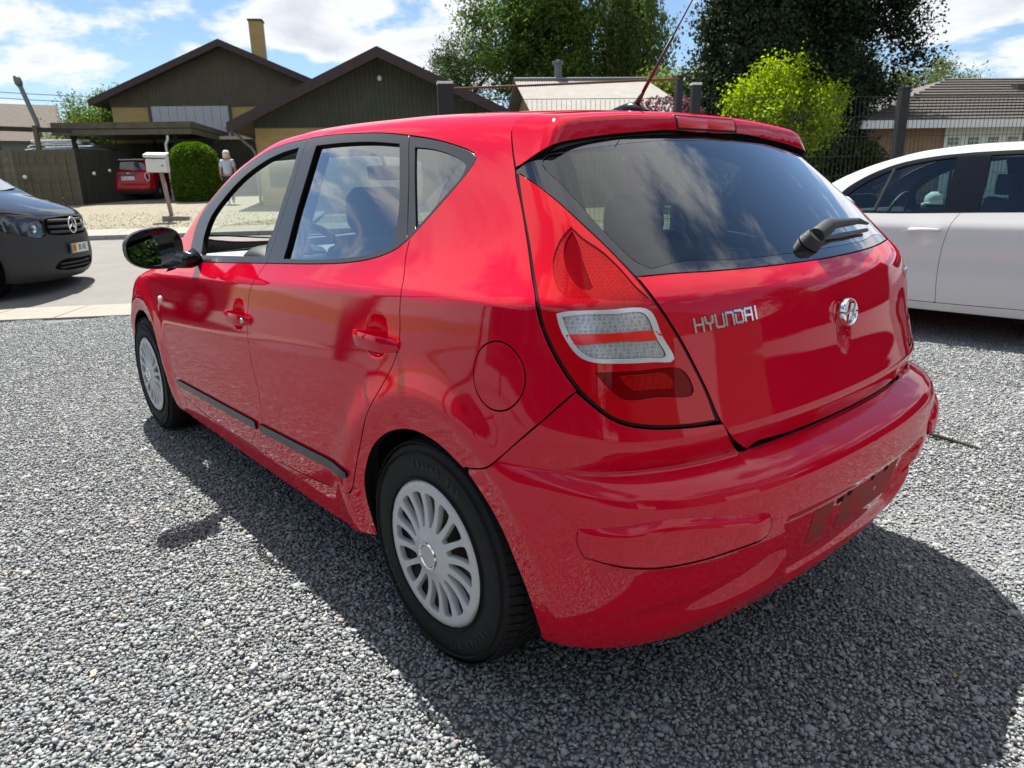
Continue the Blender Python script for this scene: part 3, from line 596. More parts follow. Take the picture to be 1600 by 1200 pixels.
# ------------------------------------------------------------------ lettering helpers
TXT = {}
def text_mesh(txt, size, extrude=.001, spacing=1.0, bevel=0.0):
    k = (txt, size, extrude)
    if k not in TXT: TXT[k] = _text_mesh(txt, size, extrude, spacing, bevel)
    return TXT[k]
def _text_mesh(txt, size, extrude=.001, spacing=1.0, bevel=0.0):
    cu = bpy.data.curves.new('t', 'FONT'); cu.body = txt; cu.size = size; cu.extrude = extrude; cu.align_x = 'CENTER'; cu.align_y = 'CENTER'; cu.space_character = spacing; cu.bevel_depth = bevel
    o = bpy.data.objects.new('t', cu); COL.objects.link(o); dg = bpy.context.evaluated_depsgraph_get(); dg.update()
    me = bpy.data.meshes.new_from_object(o.evaluated_get(dg)); v = np.array([tuple(p.co) for p in me.vertices]).reshape(-1, 3); f = [tuple(p.vertices) for p in me.polygons]
    bpy.data.objects.remove(o); bpy.data.curves.remove(cu); bpy.data.meshes.remove(me); return v, f
def text_obj(name, txt, size, material, parent, loc, xdir, ydir, extrude=.001, spacing=1.0, bevel=0.0, sx=1.0):
    v, f = text_mesh(txt, size, extrude, spacing, bevel); x = Vector(xdir).normalized(); z = x.cross(Vector(ydir)).normalized(); y = z.cross(x)
    P = np.array([Vector(loc)+x*(p[0]*sx)+y*p[1]+z*p[2] for p in v]); return mesh_obj(name, P, f, material, parent)

for ch_ in '185/6RWINTE': text_mesh(ch_, .026, .0012)                   # glyphs are made while the scene is still empty
for w_ in ('EB', '30 142', 'CK', '62 113'): text_mesh(w_, .105, .0005)
text_mesh('i30', .045, .002)
# ------------------------------------------------------------------ the car
RING = Dom('ring', (0, 0, .70), .82, 1.25, 16); CYL = Dom('cyl', (.30, 0, 0), .95, 1.45, 18); SPH = Dom('sph', (.25, 0, 1.12), .5, 1.0, 18)
def on(F, dom, p):
    """puts rough points onto the surface"""
    return dom.pts(F, dom.uv(np.asarray(p, float)))
def build_car():
    car = empty('red_hatchback', label='large red five-door hatchback with silver wheel covers in the foreground', cat='car')
    t = TR
    ws_top = on(F_tail, RING, A3((1.47, 0, 1.46), (1.50, .20, 1.45), (1.56, .40, 1.42), (1.63, .515, 1.40)))
    ws_side = on(F_tail, RING, A3((1.63, .515, 1.40), (1.80, .575, 1.32), (1.98, .635, 1.22), (2.12, .69, 1.12), (2.22, .735, 1.03), (2.26, .76, .985)))
    a_base = on(F_tail, RING, A3((2.26, .76, .985), (2.10, .80, .965), (1.98, .82, .955), (1.862, .829, .957)))
    dlo_f = t['dlo_top'][:13]; rd = t['rd_rear']; sill = t['sill_line']; 
    sill_end = A3((2.056, .868, .305), (2.07, .852, .215)); sb = on(F_tail, RING, A3((2.07, .85, .205), (1.5, .85, .205), (.8, .85, .205), (.45, .855, .215), (.30, .86, .24)))
    arch_pts = lambda cx, r, a0, a1, n=14: [(cx+r*math.cos(a), .87, .305+r*math.sin(a)) for a in np.linspace(a0, a1, n)]
    arch = np.vstack([A3((.305, .86, .245)), t['arch'][1:]]); seam = t['seam'][::-1]
    lamp = t['lamp']; lamp_l = np.vstack([lamp[19:], lamp[:1]])           # from the seam up to the tip
    roof_seam = np.vstack([t['tg_seam_top'][:5], A3((-.048, .535, 1.401), (-.075, .47, 1.408), (-.085, .3, 1.42), (-.085, .15, 1.43), (-.085, 0, 1.43))])
    dlo_all = t['dlo_top']; dlo_back = t['dlo_bot'][8:][::-1]
    half = [ws_top, ws_side, a_base, dlo_all, np.vstack([dlo_all[-1:], dlo_back]), np.vstack([dlo_back[-1:], rd[4:]]), sill, sill_end, sb, arch, seam, lamp_l, roof_seam]
    outline = half+[mir(s) for s in half[::-1]]
    q_frame = [t['dlo_top'][12:], np.vstack([t['dlo_top'][-1:], dlo_back]), np.vstack([dlo_back[-1:], rd[:4][::-1]])]
    fu = np.array([[-.264, .86, .847]]); fuc = RING.uv(fu)[0]
    fuel_uv = on(F_tail, RING, np.array([[-.264+.079*math.cos(a), .86, .847+.079*math.sin(a)] for a in np.linspace(0, 2*np.pi, 40, endpoint=False)]))
    fuel_loop = [np.vstack([fuel_uv, fuel_uv[:1]])]
    V, N, Fc = panel_mesh(F_tail, RING, [outline, fuel_loop], h=.019)
    body = mesh_obj('body_shell', V, Fc, M_red, car, normals=N)
    panel('fuel_filler_flap', F_tail, RING, [fuel_loop], M_red, body, h=.012)
    # ---- side windows in the C-pillar
    for sgn in (1, -1):
        mm = (lambda s: s) if sgn > 0 else (lambda s: [mir(x) for x in s[::-1]])
        qo = [t['qopenT'], t['qopenB'], A3(t['qopenB'][-1], t['qopenT'][0])]
        fr = panel('quarter_window_frame', F_tail, RING, [mm(q_frame), mm(qo)], M_blk, car, h=.012, gap=.0015, off=-.001, flange=.010, hem=0)
        panel('pane', F_tail, RING, [mm(qo)], M_gside, fr, h=.02, gap=-.004, off=-.006, flange=0)
    # ---- doors
    dl_front = A3((1.862, .829, .957), (1.86, .829, .957)); 
    belt_f = t['dlo_bot'][:3]; belt_r = t['dlo_bot'][2:9]; gap_dn = t['fr_gap'].copy(); gap_dn[-3:, 0] = (1.045, 1.06, 1.075); gap_dn[-1] = (1.085, .866, .287)
    sill_f = on(F_tail, RING, sill[sill[:, 0] > 1.1]); sill_r = sill[sill[:, 0] < 1.1]
    g_end = gap_dn[-1:]; fdf = t['fd_front']
    top_f = on(F_tail, RING, A3((2.098, .847, .918), (2.03, .835, .945), (1.90, .829, .957), (1.83, .829, .960)))
    door_f = [top_f, belt_f, gap_dn, np.vstack([g_end, sill_f[::-1][::-1]]), fdf[::-1]]
    rdl = rd[rd[:, 2] < 1.115]
    door_r = [belt_r, np.vstack([belt_r[-1:], rdl[1:]]), np.vstack([rdl[-1:], sill_r, g_end]), gap_dn[::-1]]
    doors = {}
    for sgn in (1, -1):
        mm = (lambda s: s) if sgn > 0 else (lambda s: [mir(x) for x in s[::-1]])
        for nm, lp, hi, dz in (('front', door_f, 1, 0), ('rear', door_r, 0, 0)):
            hx, hz = HANDLES[hi]
            d = panel('door', F_tail, RING, [mm(lp)], M_red, car, h=.017, refine=[((hx, .87*sgn, hz), .085, .006)])
            if nm == 'front' and sgn > 0: tag(d, label='front door with its window lowered')
            doors[(nm, sgn)] = d
        # upper frames
        fo = [t['fopen'], t['fopenB'], A3(t['fopenB'][-1], t['fopen'][0])]
        f_out = [dlo_f[:9], t['fr_gap_up'], belt_f[::-1], A3(belt_f[0], dlo_f[0])]
        ro = [t['ropenF'], t['ropenT'], t['ropenR'], t['ropenB']]
        r_out = [t['fr_gap_up'][::-1], dlo_f[8:13], rd[:4], belt_r[::-1]]
        fr1 = panel('window_frame', F_tail, RING, [mm(f_out), mm(fo)], M_blk, doors[('front', sgn)], h=.013, gap=.0015, off=.0005, flange=.022, hem=0)
        fr2 = panel('window_frame', F_tail, RING, [mm(r_out), mm(ro)], M_blk, doors[('rear', sgn)], h=.013, gap=.0015, off=.0005, flange=.022, hem=0)
        panel('pane', F_tail, RING, [mm(ro)], M_gside, doors[('rear', sgn)], h=.03, gap=-.006, off=-.012, flange=0)
        if sgn < 0: panel('pane', F_tail, RING, [mm(fo)], M_gside, doors[('front', sgn)], h=.03, gap=-.006, off=-.012, flange=0)
        # black rubbing strip and the handles
        for nm, x0, x1 in (('front', 1.10, 2.085), ('rear', .385, 1.055)):
            xs = np.linspace(x0, x1, 30); zm = np.interp(xs, [.385, 1.1, 2.09], [.436, .410, .386]); hw_ = np.interp(xs, [x0, x0+.02, x1-.03, x1], [.013, .015, .015, .006] if nm == 'front' else [.008, .014, .015, .015])
            up = np.stack([xs, 0*xs+.875*sgn, zm+hw_], 1); dn = np.stack([xs, 0*xs+.875*sgn, zm-hw_], 1)
            loop = [up, A3(up[-1], dn[-1]), dn[::-1], A3(dn[0], up[0])]
            panel('rubbing_strip', F_tail, RING, [loop], M_blk, doors[(nm, sgn)], h=.012, gap=0, off=.009, flange=.010, hem=0)
        for nm, (hx, hz) in (('rear', HANDLES[0]), ('front', HANDLES[1])):
            hb = MB(); n = 18; prof = []
            for i in range(n+1):
                q = i/n; x = hx+.118-.236*q; y = float(S(np.array([hx+.12-.24*q]), np.array([hz+.08]))[0]) if False else float(wl(x)+low(hz, x))
                e = abs(2*q-1); yo = y+.006+.030*(1-e**3.2); hh = .0215*(1-.30*e**4)*(1 if e < .97 else .75)
                prof.append((x, y, yo, hh))
            vs = []; fs = []
            for (x, y, yo, hh) in prof:
                for (dy, dz_) in ((-.012, -hh*.75), (-.002, -hh), (.0005, -hh*.55), (.0015, 0), (.0005, hh*.55), (-.003, hh), (-.012, hh*.75)): vs.append((x, (yo+dy)*sgn, hz-.012+dz_))
            m7 = 7
            for i in range(n):
                for k in range(m7): fs.append((i*m7+k, i*m7+(k+1) % m7, (i+1)*m7+(k+1) % m7, (i+1)*m7+k))
            fs += [tuple(range(m7)), tuple(range(n*m7, n*m7+m7))[::-1]]
            hb.add(vs, fs); ho = hb.obj('handle', M_red, doors[(nm, sgn)], autos=math.radians(45))
            if nm == 'front':
                lk = MB(); yy = float(wl(hx-.085)+low(hz, hx))+.020; lk.lathe([(.0, yy*sgn+.006*sgn), (.010, yy*sgn+.006*sgn), (.013, yy*sgn-.004*sgn)], (hx-.088, 0, hz-.012), axis=1, n=20); lk.obj('lock', M_silver2, ho, autos=AS)
    # ---- front wings, bonnet, windscreen, front bumper
    hood_line = on(F_tail, RING, A3((2.26, .755, .975), (2.5, .735, .95), (2.8, .70, .90), (3.05, .65, .84)))
    fa = on(F_tail, RING, A3(*arch_pts(2.65, .352, math.radians(-12), math.radians(195), 22)))
    wing_lo = on(F_tail, RING, A3((2.07, .85, .21), (2.2, .85, .21), (2.30, .85, .235)))
    wing = [hood_line, on(F_tail, RING, A3((3.05, .65, .84), (3.08, .77, .72), (3.09, .80, .60), (3.06, .80, .45), (2.995, .82, .235))), fa, A3(fa[-1], wing_lo[-1]), wing_lo[::-1], A3((2.07, .852, .212), (2.06, .868, .303)), np.vstack([fdf[::-1]]), np.vstack([fdf[:1], a_base[1:2], a_base[0:1]])]
    w1, w2 = panel('front_wing', F_tail, RING, [wing], M_red, car, mirror=True, h=.022)
    for sgn, wo in ((1, w1), (-1, w2)):
        yy = float(S(np.array([2.27]), np.array([.757]))[0]); rp = MB()
        rp.lathe([(.0, .010), (.008, .009), (.014, .005), (.017, -.004)], (0, 0, 0), axis=1, n=24)
        ob = mesh_obj('side_repeater', [(2.272+v[0]*1.45, (yy+v[1])*sgn, .757+v[2]*1.0) for v in rp.v], rp.f if sgn < 0 else [f[::-1] for f in rp.f], mat('clear_repeater', (.72, .70, .66), .1, coat=1), wo, smooth=True)
    TOPD = Dom('top', (0, 0, .3), 1, 1.6)
    hl = np.vstack([hood_line]); bonnet = [A3((2.30, -.70, 1.), (2.42, -.4, 1.), (2.46, 0, 1.), (2.42, .4, 1.), (2.30, .70, 1.)), np.vstack([A3((2.30, .735, .97)), hl[1:]]), A3((3.05, .65, .84), (3.22, .45, .80), (3.30, 0, .78), (3.22, -.45, .80), (3.05, -.65, .84)), mir(np.vstack([A3((2.30, .735, .97)), hl[1:]]))]
    panel('bonnet', F_tail, TOPD, [bonnet], M_red, car, h=.03)
    wsl = [np.vstack([mir(ws_top)[:-1], ws_top]), ws_side[:-1], A3(ws_side[-2], (2.30, .6, 1.03), (2.40, .3, 1.02), (2.43, 0, 1.02), (2.40, -.3, 1.02), (2.30, -.6, 1.03), ws_side[-2]*[1, -1, 1]), mir(ws_side[:-1])]
    wsl[2] = np.vstack([wsl[2][:1], on(F_tail, RING, wsl[2][1:-1]), wsl[2][-1:]])
    panel('windscreen', F_tail, RING, [wsl], M_gclear, car, h=.03, off=-.004, flange=.01, hem=0)
    FRD = Dom('cylf', (2.3, 0, 0), 1.0, 1.5, 18)
    hd = on(F_tail, FRD, A3((3.06, .66, .80), (3.2, .55, .78), (3.3, .40, .74), (3.33, .42, .66), (3.22, .62, .60), (3.09, .78, .63), (3.07, .77, .73), (3.06, .66, .80)))
    panel('headlamp', F_tail, FRD, [[hd]], M_clearl, car, mirror=True, h=.03, hem=0)
    fb = [on(F_tail, FRD, A3((3.09, .77, .615), (3.22, .64, .585), (3.34, .42, .64), (3.42, .0, .70))), on(F_tail, FRD, A3((3.42, 0, .70), (3.34, -.42, .64), (3.22, -.64, .585), (3.09, -.77, .615))), on(F_tail, FRD, A3((3.09, -.77, .615), (3.06, -.80, .45), (2.99, -.82, .21))), on(F_tail, FRD, A3((2.99, -.82, .2), (3.2, -.6, .2), (3.4, 0, .2), (3.2, .6, .2), (2.99, .82, .2))), on(F_tail, FRD, A3((2.99, .82, .21), (3.06, .80, .45), (3.09, .77, .615)))]
    fbo = panel('front_bumper', F_tail, FRD, [fb], M_red, car, h=.035)
    # ---- tailgate: glass, spoiler, lower metal
    gtop = np.vstack([t['glass_top'][:-1], A3((-.195, 0, 1.372))]); lamp_r = lamp[:8]       # shared edge glass/lamp
    gb = np.vstack([lamp[7:8], A3((-.492, .542, 1.056), (-.520, .429, 1.053), (-.548, .25, 1.050), (-.560, 0, 1.048))])
    half_g = [gtop[::-1], lamp_r, gb]
    gl_loop = half_g+[mir(s) for s in half_g[::-1]]
    up4 = np.array([0, 0, .004]); tg_edge = np.vstack([lamp[7:13], t['tg_low'][1:2], t['tg_low'][2:3]+up4]); tg_bot = on(F_tail, CYL, np.vstack([t['tg_low'][2:3]+up4, A3((-.65, .40, .6645), (-.66, .28, .6635), (-.66, .14, .6635), (-.66, 0, .6635))])); tg_edge[-1] = tg_bot[0]
    half_t = [gb[::-1], tg_edge, tg_bot]; tg_loop = half_t+[mir(s) for s in half_t[::-1]]
    tg = panel('tailgate', F_tail, CYL, [tg_loop], M_red, car, h=.015, refine=[((-.62, 0, .87), .10, .0065)])
    # the glass: a clear field inside a black printed border
    ft = t['frit']; frit = [A3((-.205, 0, 1.353), (-.205, .25, 1.346), (-.205, .40, 1.334), ft[0]), ft, np.vstack([ft[-1:], A3((-.50, .50, 1.078), (-.53, .35, 1.072), (-.552, 0, 1.070))])]
    fr_loop = [on(F_tail, CYL, s) for s in frit]; fr_loop = fr_loop+[mir(s) for s in fr_loop[::-1]]
    panel('rear_glass', F_tail, CYL, [gl_loop, fr_loop], M_frit, tg, h=.018, off=-.002, gap=.0015, flange=.008, hem=0)
    panel('pane', F_tail, CYL, [fr_loop], M_grear, tg, h=.03, off=-.002, gap=-.0005, flange=0)
    gs = gtop[::-1]; rs = roof_seam
    sp_half = [gs, rs]; sp = [gtop[::-1], rs, mir(rs), mir(gtop[::-1])]
    spo = panel('spoiler', F_spoil, SPH, [sp], M_red, tg, h=.012)
    # high stop lamp set in the rear face of the spoiler
    yy = np.linspace(-.135, .135, 24); lo_ = np.stack([0*yy-.197, yy, 0*yy+1.384], 1); up_ = np.stack([0*yy-.19, yy, 0*yy+1.411], 1)
    SPR = Dom('cyl', (.30, 0, 0), .5, 1.2)
    bd_ = np.array([0, .008, 0]); panel('stop_lamp_seal', F_spoil, SPR, [[lo_*[1, 1.07, 1]+[0, 0, -.006], A3(lo_[-1]*[1, 1.07, 1]+[0, 0, -.006], up_[-1]*[1, 1.07, 1]+[0, 0, .005]), up_[::-1]*[1, 1.07, 1]+[0, 0, .005], A3(up_[0]*[1, 1.07, 1]+[0, 0, .005], lo_[0]*[1, 1.07, 1]+[0, 0, -.006])]], M_seal, spo, h=.012, gap=0, off=.0006, flange=.004, hem=0)
    sl = panel('stop_lamp', F_spoil, SPR, [[lo_, A3(lo_[-1], up_[-1]), up_[::-1], A3(up_[0], lo_[0])]], M_lensb, spo, h=.01, gap=0, off=.0015, flange=.006, hem=0)
    # lettering, emblem, wiper
    RRD = Dom('rear', (.3, 0, 0), 1, 1.4, 14)
    def tail_pt(y, z, off=0.0):
        X = RRD.pts(F_tail, np.array([[y, z]])); g_ = grad(F_tail, X)[0]
        return Vector(X[0]+off*g_), Vector(g_)
    H_ = .025; W_ = .0215; st = .0060
    glyph = {'H': [[(0, 0), (0, 1)], [(1, 0), (1, 1)], [(0, .52), (1, .52)]], 'Y': [[(0, 1), (.1, .55), (.5, .42)], [(1, 1), (.9, .55), (.5, .42)], [(.5, .42), (.5, 0)]],
             'U': [[(0, 1), (0, .12), (.12, 0), (.88, 0), (1, .12), (1, 1)]], 'N': [[(0, 0), (0, .88), (.12, 1), (.88, 1), (1, .88), (1, 0)]],
             'D': [[(0, 1), (.85, 1), (1, .85), (1, .15), (.85, 0), (.12, 0), (0, .12), (0, .66)]], 'A': [[(0, 0), (0, .85), (.15, 1), (1, 1), (1, 0)], [(0, .45), (1, .45)]], 'I': [[(.5, 0), (.5, 1)]]}
    x = .545; badge = empty('maker_badge'); badge.parent = tg
    for ch in 'HYUNDAI':
        g = MB(); w = W_ if ch != 'I' else .006
        for stroke in glyph[ch]:
            for (a, b) in zip(stroke[:-1], stroke[1:]):
                pa = (x-a[0]*w-(.003 if ch == 'I' else 0), .938+a[1]*H_+(.545-x)*.05); pb = (x-b[0]*w-(.003 if ch == 'I' else 0), .938+b[1]*H_+(.545-x)*.05)
                A, n_ = tail_pt(*pa); B, _ = tail_pt(*pb); dd = (B-A); L_ = dd.length; dd.normalize(); sd = n_.cross(dd).normalized()
                A = A-dd*st*.42; B = B+dd*st*.42; q = st/2
                P = [A+sd*q+n_*-.001, A-sd*q+n_*-.001, B-sd*q+n_*-.001, B+sd*q+n_*-.001, A+sd*q*.8+n_*.0035, A-sd*q*.8+n_*.0035, B-sd*q*.8+n_*.0035, B+sd*q*.8+n_*.0035]
                g.add(P, [(3, 2, 1, 0), (4, 5, 6, 7), (0, 1, 5, 4), (1, 2, 6, 5), (2, 3, 7, 6), (3, 0, 4, 7)])
        g.obj('letter', M_chrome, badge); x -= w+.0075
    c = Vector((-.640, 0, .919)); n_ = Vector((-1, 0, .13)).normalized(); yv = Vector((0, 0, 1)); yv = (yv-n_*yv.dot(n_)).normalized(); xv = yv.cross(n_).normalized()
    em = MB(); ring = []; NN = 56
    for i in range(NN):
        a = 2*math.pi*i/NN; ring.append((math.cos(a), math.sin(a)))
    vs = []; fs = []
    for (rx, ry, h) in ((.0535, .0275, -.006), (.053, .0272, .002), (.0505, .0255, .005), (.0475, .0232, .002), (.047, .023, -.006)):
        vs += [c+xv*(rx*.74*q[0])+yv*(ry*1.28*q[1])+n_*h for q in ring]
    for k in range(4):
        for i in range(NN): fs.append((k*NN+i, k*NN+(i+1) % NN, (k+1)*NN+(i+1) % NN, (k+1)*NN+i))
    em.add(vs, fs); eo = em.obj('emblem', M_chrome, tg, autos=math.radians(50))
    hm = MB()
    def Hbar(pts, w):
        vs = []; fs = []
        for i, (a, b) in enumerate(pts):
            ww = w[i] if hasattr(w, '__len__') else w
            for (dx, h) in ((-ww, -.004), (-ww*.6, .003), (ww*.6, .003), (ww, -.004)): vs.append(c+xv*(a+dx)+yv*b+n_*h)
        for i in range(len(pts)-1):
            for k in range(3): fs.append((i*4+k, i*4+k+1, (i+1)*4+k+1, (i+1)*4+k))
        hm.add(vs, fs)
    def ell(t_, k=1.0): return (.036*k*math.cos(t_), .0305*k*math.sin(t_))
    Hbar([(-.0235, -.019), (-.021, -.006), (-.0115, .012), (-.0045, .027)], [.0036, .0044, .0042, .0032])
    Hbar([(.0045, -.027), (.0115, -.012), (.021, .006), (.0235, .019)], [.0032, .0042, .0044, .0036])
    Hbar([(-.018, -.006), (-.006, -.001), (.006, .001), (.018, .006)], [.003, .0045, .0045, .003])
    hm.obj('emblem_bar', M_chrome, eo, autos=AS)
    A, n_ = tail_pt(-.575, .955, .002); B, _ = tail_pt(-.52, .955, .002)
    text_obj('model_badge', 'i30', .045, M_chrome, tg, A, (B-A).normalized()*-1, (0, 0, 1), .002)
    # rear wiper lying along the bottom of the glass
    wp = empty('rear_wiper'); wp.parent = tg
    P0, n0 = tail_pt(.005, 1.083, .012); P1, n1 = tail_pt(-.11, 1.100, .036); P2, n2 = tail_pt(-.32, 1.103, .028); P3, n3 = tail_pt(-.42, 1.098, .018)
    wa = MB(); wa.tube([P0-n0*.012, P0+n0*.016], [.030, .025], 18); wa.tube([P0+n0*.014, (P0+P1)/2+n0*.018, P1, P2, P3], [.021, .020, .014, .009, .004], 12); wa.obj('arm', M_plast, wp, autos=AS)
    Q0, m0 = tail_pt(-.04, 1.087, .008); Q1, m1 = tail_pt(-.23, 1.088, .008); Q2, m2 = tail_pt(-.40, 1.088, .008); wb = MB(); wb.tube([Q0, Q1, Q2], .006, 8); wb.obj('blade', M_blk, wp)
    # ---- rear lamps
    CL = Dom('cyl', (.15, .25, 0), .55, 1.2, 18); CR = Dom('cyl', (.15, -.25, 0), .55, 1.2, 18)
    def lam(k): return [np.vstack([t[k], t[k][:1]])]
    lp_ = resample(np.vstack([lamp, lamp[:1]]), .004); near = lambda p: lp_[np.argmin(((lp_-p)**2).sum(1))]; t['ldark'] = np.array([p+.42*(near(p)-p) for p in t['ldark']])
    def lamp_parts(cl, fl):
        lo = empty('rear_lamp'); lo.parent = car
        b = [lamp[:8], lamp[7:13], np.vstack([lamp[12:], lamp[:1]])]; ld = [t['ldark'][:11], t['ldark'][10:12], np.vstack([t['ldark'][11:], t['ldark'][:1]])]
        L_ = lambda s: [mir(x) for x in s[::-1]] if fl else s
        pn = lambda nm, lp, m_, **k: panel(nm, F_tail, cl, [L_(x) for x in lp], m_, lo, **k)
        pn('border', [b, ld], M_seal, h=.011, gap=.0012, off=-.001, flange=.012)
        pn('lens', [ld, lam('lclear'), lam('lmirror'), lam('lbulb')], M_lens, h=.012, gap=0, off=.0005, flange=.004, hem=0)
        pn('lens_frame', [lam('lclear'), lam('lclear_in')], mat('silver_lamp_frame', (.75, .76, .78), .25, metal=.4), h=.006, gap=0, off=.0, flange=.012, hem=0)
        pn('clear_lens', [lam('lclear_in'), lam('lstrip')] if False else [lam('lclear_in')], M_clearl, h=.012, gap=0, off=-.004, flange=0)
        pn('red_strip', [lam('lstrip')], M_lensb, h=.008, gap=.001, off=.0, flange=.004, hem=0)
        pn('reflector', [lam('lmirror')], M_lensd, h=.01, gap=0, off=-.003, flange=0)
        pn('bulb_recess', [lam('lbulb'), lam('lbulb_in')], M_dotr, h=.01, gap=0, off=-.002, flange=0)
        pn('bulb_bowl', [lam('lbulb_in')], M_lensd, h=.01, gap=-.001, off=-.004, flange=0)
        c_ = t['lmirror'].mean(0); q = c_+(t['lmirror']-c_)*[.55, .55, .52]+np.array([.0, -.005, .006])
        pn('reflector_grid', [[np.vstack([q, q[:1]])]], M_dotr, h=.01, gap=0, off=-.001, flange=.003, hem=0)
        return lo
    lamp_parts(CL, False); lamp_parts(CR, True)
    # ---- rear bumper
    bt = on(F_bump, CYL, np.vstack([t['lamp'][12:20]-[0, 0, .002]]))                     # under the lamp, from the tailgate round to the seam
    tgl = np.vstack([t['tg_low'][2:3]+[0, 0, -.004], t['tg_low'][1:2], t['lamp'][12:13]])
    btop_c = on(F_bump, CYL, A3((-.65, 0, .6575), (-.65, .2, .6575), (-.63, .36, .6575), (-.62, .44, .6575)))
    side_seam = t['seam'][:6]
    bside = on(F_bump, CYL, np.vstack([t['seam'][1:]])); 
    barch = np.vstack([t['arch_b']]); 
    bb = on(F_bump, CYL, A3((-.352, .80, .205), (-.44, .765, .206), (-.52, .70, .213), (-.60, .60, .232), (-.66, .44, .252), (-.69, .22, .262), (-.70, 0, .264)))
    edge = on(F_bump, CYL, A3((-.62, .44, .6575), (-.63, .477, .690), (-.615, .502, .738)))
    half_b = [btop_c, edge, np.vstack([edge[-1:], bt[1:-1], on(F_bump, CYL, t['seam'][:1])]), on(F_bump, CYL, t['seam']), on(F_bump, CYL, barch), bb]
    b_loop = half_b+[mir(s) for s in half_b[::-1]]
    bu = panel('rear_bumper', F_bump, CYL, [b_loop], M_red, car, h=.0135, hem=.012)
    # raised protective strips on the bumper corners
    mt = t['mold_top']; mbt = t['mold_bot']
    ml = [np.vstack([A3((-.484, .815, .548)), mt[1:3], A3((-.668, .60, .572), (-.7, .50, .556), (-.712, .462, .548))]), A3((-.712, .462, .548), (-.714, .458, .522), (-.712, .466, .500)), mbt, A3(mbt[-1], (-.483, .814, .515), (-.484, .815, .548))]
    ml = [on(F_bump, CYL, s) for s in ml]
    def strip_mesh():
        V, N, Fc = panel_mesh(F_bump, CYL, [ml], h=.0065, gap=0, off=.0, flange=.006, hem=0)
        tp = crom(ml[0]); tp = tp[np.argsort(tp[:, 1])]; d = np.clip((np.interp(V[:, 1], tp[:, 1], tp[:, 2])-V[:, 2])/.024, 0, 1)
        bump_ = .013*d*(2-d)*np.interp(V[:, 1], [.46, .50, .76, .815], [.45, 1, 1, .2]); V2 = V+N*bump_[:, None]+N*.0012
        e = 1e-3; return V2, N, Fc
    V, N, Fc = strip_mesh(); 
    for sgn in (1, -1):
        o = mesh_obj('bumper_strip', V*[1, sgn, 1], (Fc if sgn > 0 else flip(Fc)), M_red, bu); o.data.polygons.foreach_set('use_smooth', np.ones(len(o.data.polygons), bool))
        bm = bmesh.new(); bm.from_mesh(o.data)
        for e_ in bm.edges:
            if len(e_.link_faces) == 2 and e_.calc_face_angle(0) > math.radians(40): e_.smooth = False
        bm.to_mesh(o.data); bm.free()
    # bare number plate mount: dirt left where the plate was screwed on
    M_dirt = mat('road_dirt_on_paint', (.44, .016, .022), .6, spec=.1, noise=(18, .85, (.15, .070, .062)), bump=(200, .3, .0006))
    for (y0, y1) in ((.245, .155), (.105, -.245)):
        ys = np.linspace(y0, y1, 14); up_ = np.stack([0*ys-.72, ys, 0*ys+.478], 1); dn_ = np.stack([0*ys-.72, ys, 0*ys+.378], 1)
        lp = [on(F_bump, CYL, s) for s in (up_, A3(up_[-1], dn_[-1]), dn_[::-1], A3(dn_[0], up_[0]))]
        panel('dirt_patch', F_bump, CYL, [lp], M_dirt, bu, h=.015, gap=0, off=.0008, flange=0)
    for (yy_, zz_, a_, b_) in ((.12, .470, .016, .007), (.075, .474, .012, .006), (-.06, .476, .010, .006), (-.15, .476, .014, .006)):
        ys = np.linspace(yy_+a_, yy_-a_, 4); up_ = np.stack([0*ys-.72, ys, 0*ys+zz_+b_], 1); dn_ = np.stack([0*ys-.72, ys, 0*ys+zz_-b_], 1)
        lp = [on(F_bump, CYL, s) for s in (up_, A3(up_[-1], dn_[-1]), dn_[::-1], A3(dn_[0], up_[0]))]
        panel('mounting_hole', F_bump, CYL, [lp], M_well, bu, h=.008, gap=0, off=.0012, flange=0)
    # ---- exterior mirrors
    for sgn in (1, -1):
        mo = empty('door_mirror'); mo.parent = doors[('front', sgn)]
        cx, cy, cz = 1.745, .985, 1.028
        vs = []; fs = []; nu, nv = 28, 16                                # housing: a pod open towards the rear
        for j in range(nv+1):
            q = j/nv; xx = -.035+.125*q; k = (1-max(0, (q-.12)/.88)**2.6)**.5 if q > .12 else 1-(.12-q)*.35
            for i in range(nu):
                a = 2*math.pi*i/nu; ca, sa = math.cos(a), math.sin(a)
                w = .112*(abs(ca)**.72)*(1 if ca >= 0 else -1); h = .083*(abs(sa)**.78)*(1 if sa >= 0 else -1)
                hh = h*(1-.16*(w/.112)) if h > 0 else h*(1-.10*(w/.112))
                vs.append((cx+xx+.030*(w/.112)*0, (cy+w*k)*sgn, cz+hh*k+.004))
        for j in range(nv):
            for i in range(nu): fs.append((j*nu+i, j*nu+(i+1) % nu, (j+1)*nu+(i+1) % nu, (j+1)*nu+i))
        hm_ = MB(); hm_.add(vs, fs); hm_.obj('housing', M_gblk, mo, smooth=True)
        gv = [(cx+.012-.36*(v[1]*sgn-cy)*.9+.12*(v[2]-cz), (cy+(v[1]*sgn-cy)*.90)*sgn, cz+(v[2]-cz)*.90) for v in vs[:nu]]; gc = (cx+.012, cy*sgn, cz)
        gm = MB(); gm.add(gv+[gc], [(i, (i+1) % nu, nu) for i in range(nu)]); gm.obj('mirror_glass', M_mirror, mo)
        bz = MB(); bz.add(vs[:nu]+gv, [(i, (i+1) % nu, nu+(i+1) % nu, nu+i) for i in range(nu)]); bz.obj('bezel', M_gblk, mo, smooth=True)
